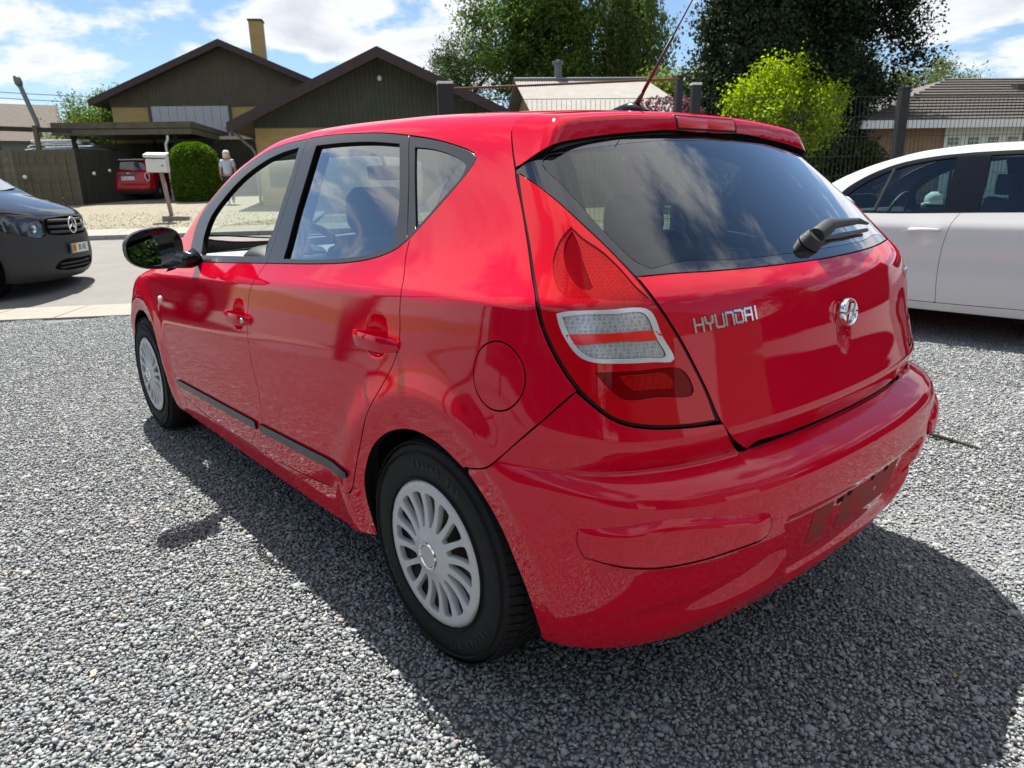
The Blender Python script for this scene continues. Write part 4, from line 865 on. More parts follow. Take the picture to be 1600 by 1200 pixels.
        ar = MB(); ar.tube([(cx+.035, (cy-.09)*sgn, cz-.045), (cx+.055, (cy-.15)*sgn, cz-.060), (cx+.06, .80*sgn, .985)], [.042, .034, .04], 14); ar.obj('bracket', M_gblk, mo, smooth=True)
        sail = MB(); 
        sl_ = [np.vstack([A3((1.90, .80, .957), (1.70, .81, .968))]), A3((1.70, .81, .968), (1.80, .79, 1.05), (1.905, .755, 1.105)), A3((1.905, .755, 1.105), (1.905, .785, 1.05), (1.855, .825, .97), (1.90, .80, .957))]
    # ---- aerial on the roof
    z0 = float(Troof(np.array([.10]), np.array([0.]))[0])
    an = MB(); vs = []; fs = []; nu = 16
    for j in range(9):
        q = j/8; hh = .034*math.sin(math.pi*min(q*1.15, 1)*.5)**.8*(1-max(0, (q-.62)/.38)**2*.85); ww = .034*(math.sin(math.pi*(.12+.80*q)))**.7
        for i in range(nu):
            a = math.pi*i/(nu-1); vs.append((.19-.17*q, ww*math.cos(a), z0-.006+(hh+.003)*math.sin(a)-.0))
    for j in range(8):
        for i in range(nu-1): fs.append((j*nu+i, j*nu+i+1, (j+1)*nu+i+1, (j+1)*nu+i))
    an.add(vs, fs); ae = empty('aerial'); ae.parent = body; an.obj('base', M_gblk, ae, smooth=True)
    rod = MB(); b0 = Vector((.065, 0, z0+.012)); dv = Vector((-.60, 0, .80)).normalized()
    rod.tube([b0, b0+dv*.05], [.010, .006], 10); rod.tube([b0+dv*.05, b0+dv*.22], [.0055, .0045], 10); rod.tube([b0+dv*.22, b0+dv*.40], [.0022, .0018], 8); rod.obj('rod', M_plast, ae, smooth=True)
    # ---- wheels, wells, underbody
    for sgn in (1, -1):
        w_ = make_wheel(car, (0, .767*sgn, .311), sgn); copy_tree(w_, car, (2.65, .767*sgn, .311))
    for cx in (0, 2.65):
        for sgn in (1, -1):
            wm = MB(); n = 26; vs = []; fs = []
            for yy in (.52, .765):
                for i in range(n+1):
                    a = math.radians(-4+188*i/n); vs.append((cx+.375*math.cos(a), (yy if yy < .6 else yy+.085*max(math.sin(a), 0)**.6)*sgn, .305+.375*math.sin(a)))
            for i in range(n): fs.append((i, i+1, n+2+i, n+1+i))
            fs.append(tuple(range(n+1))); wm.add(vs, fs); wm.obj('wheel_arch_liner', M_well, body)
    ub = MB(); ub.box((1.32, 0, .235), (2.05, 1.60, .05)); ub.box((-.40, 0, .34), (.34, .95, .10)); ub.box((3.0, 0, .26), (.55, 1.3, .06)); ub.obj('underbody', M_well, body)
    return car, doors, body
# ------------------------------------------------------------------ inside of the red hatchback
def rounded(name, parent, material, sections, n=18, p=3.0):
    """lofts super-elliptic sections (centre, half width y, half depth, direction of depth)"""
    vs = []; fs = []
    for (c, hy, hd, dv) in sections:
        for i in range(n):
            a = 2*math.pi*i/n; ca, sa = math.cos(a), math.sin(a); u = hy*abs(ca)**(2/p)*(1 if ca >= 0 else -1); v = hd*abs(sa)**(2/p)*(1 if sa >= 0 else -1)
            vs.append(Vector(c)+Vector((0, u, 0))+Vector(dv)*v)
    m = len(sections)
    for j in range(m-1):
        for i in range(n): fs.append((j*n+i, j*n+(i+1) % n, (j+1)*n+(i+1) % n, (j+1)*n+i))
    fs += [tuple(range(n))[::-1], tuple(range((m-1)*n, m*n))]; b = MB(); b.add(vs, fs); return b.obj(name, material, parent, autos=math.radians(60))
def build_interior(car, body):
    def seat(x, y, rear=False):
        s = empty('seat'); s.parent = car; w = .25 if not rear else .60
        b = MB(); b.box((x+.22, y, .46), (.50, 2*w, .16), bev=.05); b.obj('cushion', M_cloth, s, autos=AS)
        k = -.36; X = lambda h: x+k*h*.55; dv = Vector((1, 0, .3)).normalized()
        rounded('backrest', s, M_cloth, [((X(h), y, .50+h), w*q, d, dv) for (h, q, d) in ((0, .95, .09), (.12, 1, .10), (.30, 1.0, .09), (.45, .93, .075), (.53, .80, .055), (.555, .6, .03))])
        for yy in ((y,) if not rear else (y-.36, y, y+.36)):
            zt = 1.085 if not rear else 1.045; hr = rounded('headrest', s, M_cloth if not rear else M_intd, [((X(.62)+.0, yy, zt+h), .125*q if not rear else .12*q, d, (1, 0, .1)) for (h, q, d) in ((-.01, .72, .03), (.03, .95, .048), (.08, 1, .055), (.13, .95, .05), (.165, .7, .03))])
            for dy in (-.05, .05): p = MB(); p.tube([(X(.5), yy+dy, zt-.06), (X(.62), yy+dy, zt+.03)], .006, 8); p.obj('headrest_rod', M_chrome, s)
    seat(1.12, .37); seat(1.12, -.37); seat(.18, 0, True)
    d = MB(); d.prism([(1.80, .55), (1.80, .80), (1.84, .885), (1.93, .945), (2.10, .965), (2.34, .95), (2.34, .55)], 1, -.70, .70); do = d.obj('dashboard', M_dash, car, autos=AS)
    bn = rounded('instrument_hood', do, M_intd, [((1.86+x, .37, .93), .19*q, h, (0, 0, 1)) for (x, q, h) in ((-.10, .86, .045), (-.04, 1, .07), (.06, 1, .075), (.18, .8, .04))])
    sw = MB(); c = Vector((1.62, .37, .93)); ax = Vector((-.90, 0, .42)).normalized(); e1 = Vector((0, 1, 0)); e2 = ax.cross(e1)
    ring = [c+.185*(math.cos(t)*e1+math.sin(t)*e2) for t in np.linspace(0, 2*math.pi, 40)]; sw.tube(ring, .016, 8, cap=False); sw.tube([c-e1*.18, c-e1*.05, c+e1*.05, c+e1*.18], [.016, .04, .04, .016], 10); sw.tube([c, c-e2*.17], [.035, .018], 8); sw.tube([c, c-ax*.28], [.05, .05], 12); sw.obj('steering_wheel', M_intd, do, smooth=True)
    t = MB(); t.box((1.25, 0, .31), (2.1, 1.50, .03)); t.box((-.25, 0, .52), (.75, 1.24, .03)); t.obj('floor', M_intd, body)
    for sg in (1, -1):
        w = MB(); w.prism([(.42, .30), (2.05, .30), (1.95, .935), (1.0, .955), (.35, 1.0), (.25, .80)], 1, .755*sg, .785*sg); w.box((1.45, .73*sg, .72), (.75, .06, .05), bev=.015); w.box((.62, .73*sg, .74), (.45, .06, .05), bev=.015); w.obj('door_lining', M_int, car)
        q = MB(); q.prism([(.25, .45), (.25, .95), (.12, 1.06), (-.33, 1.0), (-.42, .72), (-.45, .5)], 1, .62*sg, .66*sg); q.obj('boot_lining', M_intd, body)
        bp = MB(); bp.add([(1.03, .765*sg, .93), (.91, .765*sg, .93), (.96, .555*sg, 1.385), (1.08, .555*sg, 1.385)], [(0, 1, 2, 3)]); bp.obj('pillar_lining', M_int, body)
    ps = MB(); ps.box((-.17, 0, .985), (.52, 1.16, .02), Euler((0, -.03, 0))); ps.obj('parcel_shelf', M_intd, body)
    hl = [A3((.02, -.52, 1.35), (.02, 0, 1.41), (.02, .52, 1.35)), A3((.02, .52, 1.35), (.6, .57, 1.38), (1.2, .56, 1.38), (1.45, .5, 1.38)), A3((1.45, .5, 1.38), (1.38, 0, 1.44), (1.45, -.5, 1.38)), A3((1.45, -.5, 1.38), (1.2, -.56, 1.38), (.6, -.57, 1.38), (.02, -.52, 1.35))]
    panel('headliner', F_tail, RING, [hl], M_liner, body, h=.05, off=-.035, gap=0, flange=0)
    rm = MB(); rm.box((1.50, 0, 1.315), (.03, .23, .065), Euler((0, .25, .15)), bev=.012); rm.tube([(1.52, 0, 1.33), (1.56, 0, 1.40)], .008, 8); rm.obj('rear_view_mirror', M_intd, body)
# ------------------------------------------------------------------ the place: street coordinates s (along), n (across, away from the lot)
def SN(s, n, z=0.0): return Vector((s*.55+n*.835, s*.835-n*.55, z))
SD = Vector((.55, .835, 0)); ND = Vector((.835, -.55, 0)); SROT = math.atan2(.835, .55)       # street direction
def Zt(n): return .059*min(max(n-6.7, 0), 33)
def build_ground():
    # far terrain: one sheet out to the horizon, rising gently beyond the street
    vs = []; fs = []; ns = [-600, -80, -20, 5.80, 6.7, 13.36, 14.75, 20, 28, 39.7, 80, 700]; ss = [-900, -120, -40, -15, 0, 15, 40, 120, 900]
    for n in ns:
        for s in ss: vs.append(SN(s, n, Zt(n)-.06))
    k = len(ss)
    for i in range(len(ns)-1):
        for j in range(k-1): fs.append((i*k+j, i*k+j+1, (i+1)*k+j+1, (i+1)*k+j))
    g = MB(); g.add(vs, fs); o = g.obj('ground', mat('dry_lawn', (.13, .15, .05), .95, noise=(.9, 1, (.20, .18, .09)), bump=(30, .6, .05))); o['kind'] = 'structure'
    def sheet(name, n0, n1, s0, s1, dz, material, slope=True):
        g = MB(); g.add([SN(s0, n0, Zt(n0)+dz), SN(s1, n0, Zt(n0)+dz), SN(s1, n1, Zt(n1)+dz), SN(s0, n1, Zt(n1)+dz)], [(0, 1, 2, 3)]); o = g.obj(name, material); o['kind'] = 'structure'; return o
    # lot under the gravel
    sheet('gravel_bed', -40, 5.80, -40, 45, -.012, mat('gravel_bed', (.11, .118, .125), .95, noise=(55, 1, (.24, .247, .25)), bump=(70, 1.0, .02)))
    # asphalt road with wear
    m = mat('asphalt', (.20, .195, .18), .9, noise=(2.2, .8, (.245, .235, .215)), bump=(160, .5, .006)); nt, nd, ln, b = nodes_of(m)
    tc = nd.new('ShaderNodeTexCoord'); n2 = nd.new('ShaderNodeTexNoise'); n2.inputs['Scale'].default_value = 130; n2.inputs['Detail'].default_value = 3; ln.new(tc.outputs['Object'], n2.inputs['Vector'])
    mx = nd.new('ShaderNodeMix'); mx.data_type = 'RGBA'; mx.blend_type = 'MULTIPLY'; mx.inputs[0].default_value = .55
    src = b.inputs['Base Color'].links[0].from_socket; ln.new(src, mx.inputs[6]); ln.new(n2.outputs[0], mx.inputs[7])
    mg = nd.new('ShaderNodeMix'); mg.data_type = 'RGBA'; mg.blend_type = 'MULTIPLY'; mg.inputs[0].default_value = 1; mg.inputs[7].default_value = (1.05, 1.05, 1.05, 1); ln.new(mx.outputs[2], mg.inputs[6]); ln.new(mg.outputs[2], b.inputs['Base Color'])
    sheet('road', 6.70, 13.36, -80, 90, 0.0, m)
    # pavement slabs on the near side and kerb + slabs on the far side: each slab a piece
    M_slab = mat('concrete_slab', (.27, .25, .21), .9, noise=(6, .8, (.22, .20, .17)), bump=(90, .4, .004))
    def slabs(name, n0, n1, s0, s1, pitch, dz, th, skew=0.0, kerb=None):
        base = sheet(name, n0, n1, s0, s1, dz-.02, mat('joint_sand', (.22, .19, .14), .95)); k = 0; s = s0
        me = None
        while s < s1:
            c = SN(s+pitch/2, (n0+n1)/2, Zt((n0+n1)/2)+dz-th/2)
            if me is None:
                b = MB(); b.box((0, 0, 0), (pitch-.012, n1-n0-.008, th), bev=.006); o = b.obj('slab', M_slab, base); me = o.data
            else: o = bpy.data.objects.new('slab', me); link(o, base)
            sl = math.atan2(Zt(n1)-Zt(n0), n1-n0)
            o.matrix_local = Matrix.Translation(c) @ Matrix.Rotation(SROT, 4, 'Z') @ Matrix.Rotation(-sl+random.uniform(-.004, .004), 4, 'X'); s += pitch
        return base
    slabs('near_pavement', 5.80, 6.68, -9, 12, .80, .012, .06)
    slabs('far_pavement', 13.52, 14.75, 1, 13, 1.0, .075, .06)
    M_kerb = mat('granite_kerb', (.33, .32, .30), .85, noise=(30, .7, (.26, .25, .23)), bump=(80, .4, .004))
    kb = sheet('far_kerb', 13.38, 13.50, -40, 40, .005, M_kerb); me = None
    for i in range(16):
        if me is None: b = MB(); b.box((0, 0, 0), (.99, .13, .16), bev=.012); o = b.obj('kerb_stone', M_kerb, kb); me = o.data
        else: o = bpy.data.objects.new('kerb_stone', me); link(o, kb)
        o.matrix_local = Matrix.Translation(SN(i-.5, 13.44, Zt(13.44)+.01)) @ Matrix.Rotation(SROT, 4, 'Z')
    # driveway of pale loose stones and dry grass
    sheet('driveway', 14.78, 40, 3.2, 14.2, .010, mat('pale_driveway_gravel', (.30, .265, .21), .95, noise=(5, 1, (.22, .20, .14)), bump=(45, 1, .04)))
def add_gravel():
    """crushed granite: tiles of single stones, scattered as one mass"""
    tiles = bpy.data.collections.new('gravel_tiles')
    M = bpy.data.materials.new('granite_chips'); nt, nd, ln, b = nodes_of(M)
    at = nd.new('ShaderNodeAttribute'); at.attribute_name = 'stone'; tc = nd.new('ShaderNodeTexCoord')
    n = nd.new('ShaderNodeTexNoise'); n.inputs['Scale'].default_value = 420; n.inputs['Detail'].default_value = 3; ln.new(tc.outputs['Object'], n.inputs['Vector'])
    r = nd.new('ShaderNodeMapRange'); r.inputs['To Min'].default_value = .62; r.inputs['To Max'].default_value = 1.38; ln.new(n.outputs[0], r.inputs['Value'])
    mx = nd.new('ShaderNodeMix'); mx.data_type = 'RGBA'; mx.blend_type = 'MULTIPLY'; mx.inputs[0].default_value = 1; ln.new(at.outputs['Color'], mx.inputs[6]); ln.new(r.outputs[0], mx.inputs[7])
    ln.new(mx.outputs[2], b.inputs['Base Color']); b.inputs['Roughness'].default_value = .82; b.inputs['Specular IOR Level'].default_value = .3
    # stone shapes: convex lumps
    shapes = []
    for k in range(14):
        bm = bmesh.new(); P = rng.normal(size=(13, 3)); P /= np.linalg.norm(P, axis=1, keepdims=True); P *= np.array([1, rng.uniform(.66, .95), rng.uniform(.42, .62)])*rng.uniform(.84, 1.0, (13, 1))
        for p in P: bm.verts.new(p)
        r_ = bmesh.ops.convex_hull(bm, input=bm.verts); bmesh.ops.delete(bm, geom=[v for v in bm.verts if not v.link_faces], context='VERTS'); bmesh.ops.triangulate(bm, faces=bm.faces); bm.verts.index_update()
        shapes.append((np.array([tuple(v.co) for v in bm.verts]), np.array([[v.index for v in f.verts] for f in bm.faces]))); bm.free()
    T = .50; sp = .0106
    for t_ in range(4):
        V = []; Fx = []; Cc = []; nb = 0; g = np.arange(-T/2, T/2, sp)
        for ix, x in enumerate(g):
            for y in g+(sp/2 if ix % 2 else 0):
                v, f = shapes[rng.integers(14)]; sz = .0074*rng.lognormal(0, .32); q = rng.normal(size=4); q /= np.linalg.norm(q)
                if rng.random() < .86: a = rng.uniform(0, 6.28); tl = rng.normal(0, .24, 2); R = np.array(Euler((tl[0], tl[1], a)).to_matrix())
                else: R = np.array(Matrix(np.array(Euler(rng.uniform(0, 6.28, 3)).to_matrix())))
                p = (v*sz)@R.T+[x+rng.normal(0, sp*.28), y+rng.normal(0, sp*.28), rng.uniform(-.007, .0025)]
                V.append(p); Fx.append(f+nb); nb += len(v)
                u = rng.random(); l = rng.lognormal(-1.27, .19)
                c = np.array([.93, 1.0, 1.04])*l*.95 if u < .60 else (np.array([.98, 1.02, .98])*l if u < .90 else (np.array([1.10, .98, .86])*l*1.12 if u < .97 else np.array([.9, .98, 1.06])*l*.6))
                Cc.append(np.tile(np.r_[np.clip(c, .03, .7), 1], (len(v), 1)))
        V = np.vstack(V); Fx = np.vstack(Fx); Cc = np.vstack(Cc); me = bpy.data.meshes.new('gravel_tile')
        me.vertices.add(len(V)); me.vertices.foreach_set('co', V.ravel()); me.loops.add(Fx.size); me.loops.foreach_set('vertex_index', Fx.ravel().astype(np.int32)); me.polygons.add(len(Fx)); me.polygons.foreach_set('loop_start', np.arange(0, Fx.size, 3, dtype=np.int32))
        me.update(calc_edges=True); ca = me.color_attributes.new('stone', 'FLOAT_COLOR', 'POINT'); ca.data.foreach_set('color', Cc.ravel()); me.materials.append(M)
        o = bpy.data.objects.new('gravel_tile', me); tiles.objects.link(o)
    # tile centres over the part of the lot the camera can see (an oblong with a border), rotated by quarter turns
    P = []
    for x in np.arange(-4.2, 9.5, T):
        for y in np.arange(-9.5, 6.0, T):
            n_ = x*.835-y*.55
            if n_ > 5.70: continue
            d = np.array([x+1.405, y-1.78]); a = math.degrees(math.atan2(d[1], d[0])); L = np.linalg.norm(d)
            near = -4.2 < x < 8.5 and -6.5 < y < 5.6
            if not near and (not (-92 < a < 12) or L > 13.5): continue
            P.append((x, y, .006*math.sin(1.3*x+.7*y)+.004*math.sin(2.9*y-1.1*x)))
    me = bpy.data.meshes.new('gravel'); me.from_pydata(P, [], []); o = bpy.data.objects.new('gravel', me); link(o); tag(o, 'grey crushed granite gravel covering the car lot', 'gravel', kind='stuff')
    ng = bpy.data.node_groups.new('scatter', 'GeometryNodeTree'); ng.interface.new_socket('Geometry', in_out='INPUT', socket_type='NodeSocketGeometry'); ng.interface.new_socket('Geometry', in_out='OUTPUT', socket_type='NodeSocketGeometry')
    N = ng.nodes; L = ng.links; gi = N.new('NodeGroupInput'); go = N.new('NodeGroupOutput'); ip = N.new('GeometryNodeInstanceOnPoints'); ci = N.new('GeometryNodeCollectionInfo')
    ci.inputs['Collection'].default_value = tiles; ci.inputs['Separate Children'].default_value = True; ci.inputs['Reset Children'].default_value = True
    ip.inputs['Pick Instance'].default_value = True
    rv = N.new('FunctionNodeRandomValue'); rv.data_type = 'INT'; rv.inputs[4].default_value = 0; rv.inputs[5].default_value = 3; rv.inputs['Seed'].default_value = 3
    rr = N.new('FunctionNodeRandomValue'); rr.data_type = 'INT'; rr.inputs[4].default_value = 0; rr.inputs[5].default_value = 3; rr.inputs['Seed'].default_value = 8
    mu = N.new('ShaderNodeMath'); mu.operation = 'MULTIPLY'; mu.inputs[1].default_value = math.pi/2; L.new(rr.outputs[2], mu.inputs[0])
    cb = N.new('ShaderNodeCombineXYZ'); L.new(mu.outputs[0], cb.inputs[2])
    L.new(gi.outputs[0], ip.inputs['Points']); L.new(ci.outputs[0], ip.inputs['Instance']); L.new(rv.outputs[2], ip.inputs['Instance Index']); L.new(cb.outputs[0], ip.inputs['Rotation']); L.new(ip.outputs[0], go.inputs[0])
    md = o.modifiers.new('scatter', 'NODES'); md.node_group = ng
    # single things lying on the stones
    tw = MB(); tw.tube([(-.22, -1.95, .010), (-.30, -1.915, .014), (-.38, -1.915, .008), (-.50, -1.88, .010)], [.006, .009, .008, .004], 7); tag(tw.obj('dark_stick', mat('dark_bark', (.02, .017, .014), .9), None), 'thin dark stick lying on the gravel right of the bumper', 'stick')
    for (x, y, a, sc_, col, lab) in ((.16, 1.72, .6, .016, (.42, .24, .10), 'tan dry leaf on the sunlit gravel at lower left'), (-.98, -.05, 1.9, .006, (.36, .34, .05), 'small yellow leaf on the gravel at the bottom right'), (.55, 1.60, 2.5, .010, (.50, .42, .30), 'pale wood chip on the sunlit gravel'), (-.35, -1.25, .3, .012, (.30, .34, .06), 'tiny green leaf on the gravel right of the car')):
        m = MB(); P_ = [(sc_*1.5*math.cos(t), sc_*math.sin(t)*.75, .004*math.cos(2*t)) for t in np.linspace(0, 6.2832, 10)[:-1]]; m.add(P_+[(0, 0, .005)], [(i, (i+1) % 9, 9) for i in range(9)]); q = m.obj('fallen_leaf', mat('leaf_%s' % lab[:6].strip(), col, .8), None); q.location = (x, y, .014); q.rotation_euler = (.15, .1, a); tag(q, lab, 'leaf', 'bits lying on the gravel')
    return o
# ------------------------------------------------------------------ across the street: fence, carport, houses
RZ = math.atan2(-.835, -.55)                       # local x to the right of the picture along the street, local y away from the lot
def place(name, s, n, label, cat, group=None, dz=0.0, rz=0.0):
    return empty(name, SN(s, n, Zt(n)+dz), RZ+rz, label, cat, group)
def brick_mat(name, c1, c2, mortar, scale=1.0):
    if name in MATS: return MATS[name]
    m = bpy.data.materials.new(name); nt, nd, ln, b = nodes_of(m); tc = nd.new('ShaderNodeTexCoord'); sp = nd.new('ShaderNodeSeparateXYZ'); ln.new(tc.outputs['Object'], sp.inputs[0])
    ad = nd.new('ShaderNodeMath'); ad.operation = 'ADD'; ln.new(sp.outputs[0], ad.inputs[0]); ln.new(sp.outputs[1], ad.inputs[1]); cm = nd.new('ShaderNodeCombineXYZ'); ln.new(ad.outputs[0], cm.inputs[0]); ln.new(sp.outputs[2], cm.inputs[1])
    br = nd.new('ShaderNodeTexBrick'); ln.new(cm.outputs[0], br.inputs['Vector']); br.inputs['Scale'].default_value = scale
    br.inputs['Color1'].default_value = (*c1, 1); br.inputs['Color2'].default_value = (*c2, 1); br.inputs['Mortar'].default_value = (*mortar, 1)
    br.inputs['Mortar Size'].default_value = .006; br.inputs['Brick Width'].default_value = .24; br.inputs['Row Height'].default_value = .066; br.inputs['Bias'].default_value = -.2
    ln.new(br.outputs[0], b.inputs['Base Color']); b.inputs['Roughness'].default_value = .9
    bp = nd.new('ShaderNodeBump'); bp.inputs['Distance'].default_value = .006; bp.inputs['Strength'].default_value = .7; bp.invert = True; ln.new(br.outputs['Fac'], bp.inputs['Height']); ln.new(bp.outputs[0], b.inputs['Normal'])
    MATS[name] = m; return m
M_ybrick = brick_mat('yellow_brick', (.42, .29, .095), (.36, .24, .08), (.36, .32, .25))
M_tbrick = brick_mat('tan_brick', (.33, .20, .11), (.27, .16, .09), (.33, .28, .22))
M_clad = mat('stained_brown_green_boards', (.088, .078, .052), .85, noise=(3, 1, (.062, .056, .038)), bump=(60, .5, .003))
M_clad2 = mat('stained_dark_green_boards', (.052, .060, .046), .85, noise=(3, 1, (.038, .046, .034)), bump=(60, .5, .003))
M_fascia = mat('dark_brown_fascia', (.030, .014, .014), .6, noise=(4, .7, (.045, .022, .020)))
M_roofd = mat('dark_roof_sheet', (.050, .045, .042), .8, noise=(8, .7, (.08, .075, .07)))
M_white = mat('white_paint', (.72, .72, .72), .55)
M_grey = mat('pale_grey_door', (.42, .43, .45), .6, noise=(2, .5, (.38, .39, .41)))
M_zinc = mat('grey_zinc', (.16, .165, .17), .5, metal=.5)
M_oldw = mat('weathered_olive_wood', (.125, .108, .070), .85, noise=(5, 1, (.070, .062, .042)), bump=(80, .6, .004))
M_dark = mat('dark_stained_wood', (.022, .021, .015), .9, noise=(5, 1, (.034, .032, .022)))
M_winb = mat('dark_window_glass', (.02, .023, .025), .05, coat=1)
def boards(name, parent, material, outline, y, pitch=.14, th=.022, gapw=.012):
    """vertical boards filling a convex outline (x, z) on the plane y; joined: too small in the picture to pick apart"""
    P = np.array(outline); x = P[:, 0].min(); mb = MB()
    def span(xx):
        zs = []
        for (a, b) in zip(P, np.roll(P, -1, 0)):
            if (a[0]-xx)*(b[0]-xx) <= 0 and a[0] != b[0]: zs.append(a[1]+(b[1]-a[1])*(xx-a[0])/(b[0]-a[0]))
        return (min(zs), max(zs)) if len(zs) > 1 else None
    k = 0
    while x < P[:, 0].max()-.01:
        x1 = min(x+pitch-gapw, P[:, 0].max()); a = span(x+1e-4); b = span(x1-1e-4)
        if a and b:
            t = th*(1 if k % 2 else .45); mb.add([(x, y, a[0]), (x1, y, b[0]), (x1, y, b[1]), (x, y, a[1]), (x, y-t, a[0]), (x1, y-t, b[0]), (x1, y-t, b[1]), (x, y-t, a[1])], [(4, 5, 6, 7), (0, 4, 7, 3), (5, 1, 2, 6), (7, 6, 2, 3)])
        x += pitch; k += 1
    o = mb.obj(name, material, parent); o['kind'] = 'stuff'; return o
def gable_house(name, label, s, n, half, zap, zev, depth, wall_half, wall_in, clad, brick_top, fascia=.26, rake=.10):
    """gable front towards the lot; heights above the ground at n"""
    h = place(name, s, n, label, 'house'); sl = (zap-zev)/half; th = .16
    rf = MB()
    for sg in (-1, 1): rf.add([(0, 0, zap), (sg*half, 0, zev), (sg*half, depth, zev), (0, depth, zap), (0, 0, zap-th), (sg*half, 0, zev-th), (sg*half, depth, zev-th), (0, depth, zap-th)], [(0, 1, 2, 3), (4, 7, 6, 5), (1, 5, 6, 2), (3, 2, 6, 7)])
    ro = rf.obj('roof', M_roofd, h)
    fb = MB()
    for sg in (-1, 1): fb.add([(0, -.035, zap+.03), (sg*(half+.02), -.035, zev+.03), (sg*(half+.02), -.035, zev+.03-fascia), (0, -.035, zap+.03-fascia), (0, .015, zap+.03), (sg*(half+.02), .015, zev+.03), (sg*(half+.02), .015, zev+.03-fascia), (0, .015, zap+.03-fascia)], [(0, 1, 2, 3), (0, 4, 5, 1), (3, 2, 6, 7), (1, 5, 6, 2)])
    fb.obj('fascia', M_fascia, ro)
    zt = zap-wall_in*0-th-.02
    zw = lambda x: zap-th-.01-sl*abs(x)
    core = MB(); core.prism([(-wall_half, -2), (wall_half, -2), (wall_half, zw(wall_half)), (0, zw(0)), (-wall_half, zw(wall_half))], 1, wall_in, depth-.4); core.obj('wall', M_ybrick, h)
    boards('cladding', h, clad, [(-wall_half-.02, brick_top), (wall_half+.02, brick_top), (wall_half+.02, zw(wall_half)), (0, zw(0)), (-wall_half-.02, zw(wall_half))], wall_in-.002)
    bs = MB(); bs.box((0, wall_in-.02, brick_top-.04), (wall_half*2+.06, .05, .07)); bs.obj('drip_board', clad, h)
    return h, zw
def build_houses():
    h, zw = gable_house('gable_house', 'nearer dark house with green-black boarded gable over yellow brick wall', 1.57, 20.5, 4.45, 4.45, 2.40, 12, 3.85, .80, M_clad2, 2.40, .30)
    lm = MB(); lm.lathe([(.0, -.09), (.05, -.075), (.075, -.02), (.06, .04), (.03, .07), (.0, .075)], (0, .70, 3.72), n=16); lm.obj('wall_lamp', M_white, h, smooth=True)
    dp = MB(); dp.tube([(-4.35, .35, 2.18), (-4.25, .5, 2.05), (-3.97, .72, 1.75), (-3.90, .74, 1.6), (-3.90, .74, -.3)], .045, 10); dp.obj('downpipe', M_zinc, h, smooth=True)
    gu = MB(); gu.tube([(-4.47, .02, 2.27), (-4.47, 11.9, 2.27)], .07, 10); gu.obj('gutter', M_zinc, h, smooth=True)
    wn = MB(); wn.box((-3.0, .78, 1.15), (1.1, .06, 1.1)); wo = wn.obj('window', M_fascia, h); gp = MB(); gp.box((-3.0, .745, 1.15), (.94, .02, .94)); gp.obj('pane', M_winb, wo)
    h, zw = gable_house('gable_house', 'farther brown boarded gable house with tall brick chimney behind the carport', 7.97, 29.0, 5.10, 5.72, 3.55, 11, 4.52, .55, M_clad, 3.42, .26)
    gd = MB()
    for i in range(9): gd.box((-3.02+2.98*(i+.5)/9, .52, 2.35), (2.98/9-.012, .05, 2.02))
    gd.obj('garage_door', M_grey, h)
    for fx in (-3.07, .01): fr = MB(); fr.box((fx, .50, 2.35), (.10, .08, 2.1)); fr.obj('door_jamb', M_clad, h)
    ch = MB(); ch.box((.75, 4.1, 6.0), (.55, .55, 2.4)); co = ch.obj('chimney', M_ybrick, h); cp = MB(); cp.box((.75, 4.1, 7.23), (.62, .62, .07)); cp.obj('chimney_cap', M_roofd, co)
    ca = MB(); ca.lathe([(.0, -.1), (.08, -.09), (.09, .0), (.05, .07), (0, .08)], (4.3, .45, 1.2), n=12); ca.obj('wall_lamp', M_white, h, smooth=True)
    # far house on the left with brown tiles, and the stove pipe before it
    h0 = place('far_house', 17.6, 36.0, 'small grey-walled house with brown roof at the far left edge', 'house', rz=math.radians(24))
    rf = MB(); rf.add([(-7, 0, 3.75), (.3, 0, 3.75), (.3, 0, 3.75), (-7, -3.6, 1.9), (.3, -3.6, 1.9), (-7, 3.6, 1.9), (.3, 3.6, 1.9)], [(0, 1, 4, 3), (0, 5, 6, 1)]); rf.obj('roof', mat('brown_roof_tiles', (.095, .072, .055), .85, noise=(6, .8, (.065, .05, .04)), bump=(14, .8, .05)), h0)
    wl_ = MB(); wl_.prism([(-3.3, -2), (3.3, -2), (3.3, 1.95), (0, 3.65), (-3.3, 1.95)], 0, -6.7, .1); wl_.obj('wall', mat('slate_blue_grey_render', (.16, .17, .19), .9), h0)
    vb = MB(); vb.add([(.32, 0, 3.78), (.32, -3.7, 1.88), (.32, -3.7, 1.70), (.32, 0, 3.58)], [(0, 1, 2, 3)]); vb.add([(.32, 0, 3.78), (.32, 3.7, 1.88), (.32, 3.7, 1.70), (.32, 0, 3.58)], [(3, 2, 1, 0)]); vb.obj('verge_board', M_fascia, h0)
    sp = place('stove_pipe', 17.0, 33.0, 'tall leaning grey metal stove pipe at the far left', 'chimney')
    pm = MB(); pm.tube([(0.05, .4, 2.0), (.05, 0, 2.15), (.10, 0, 2.45), (.05, 0, 2.9), (-.35, 0, 4.45), (-.36, 0, 4.5)], .095, 14); pm.obj('pipe', M_zinc, sp, smooth=True)
    cm = MB(); cm.tube([(-.33, 0, 4.35), (-.36, 0, 4.48), (-.39, 0, 4.62), (-.43, 0, 4.78)], [.10, .155, .155, .12], 14); cm.obj('cowl', M_zinc, sp, smooth=True)
    # low house with the pale wavy roof behind the mesh fence
    h3 = place('low_house', -2.5, 24.0, 'low house with pale grey corrugated roof behind the mesh fence', 'house')
    rb = MB(); n = 56; L = 4.75; x0 = .45; zr, ze = 3.80, 1.95
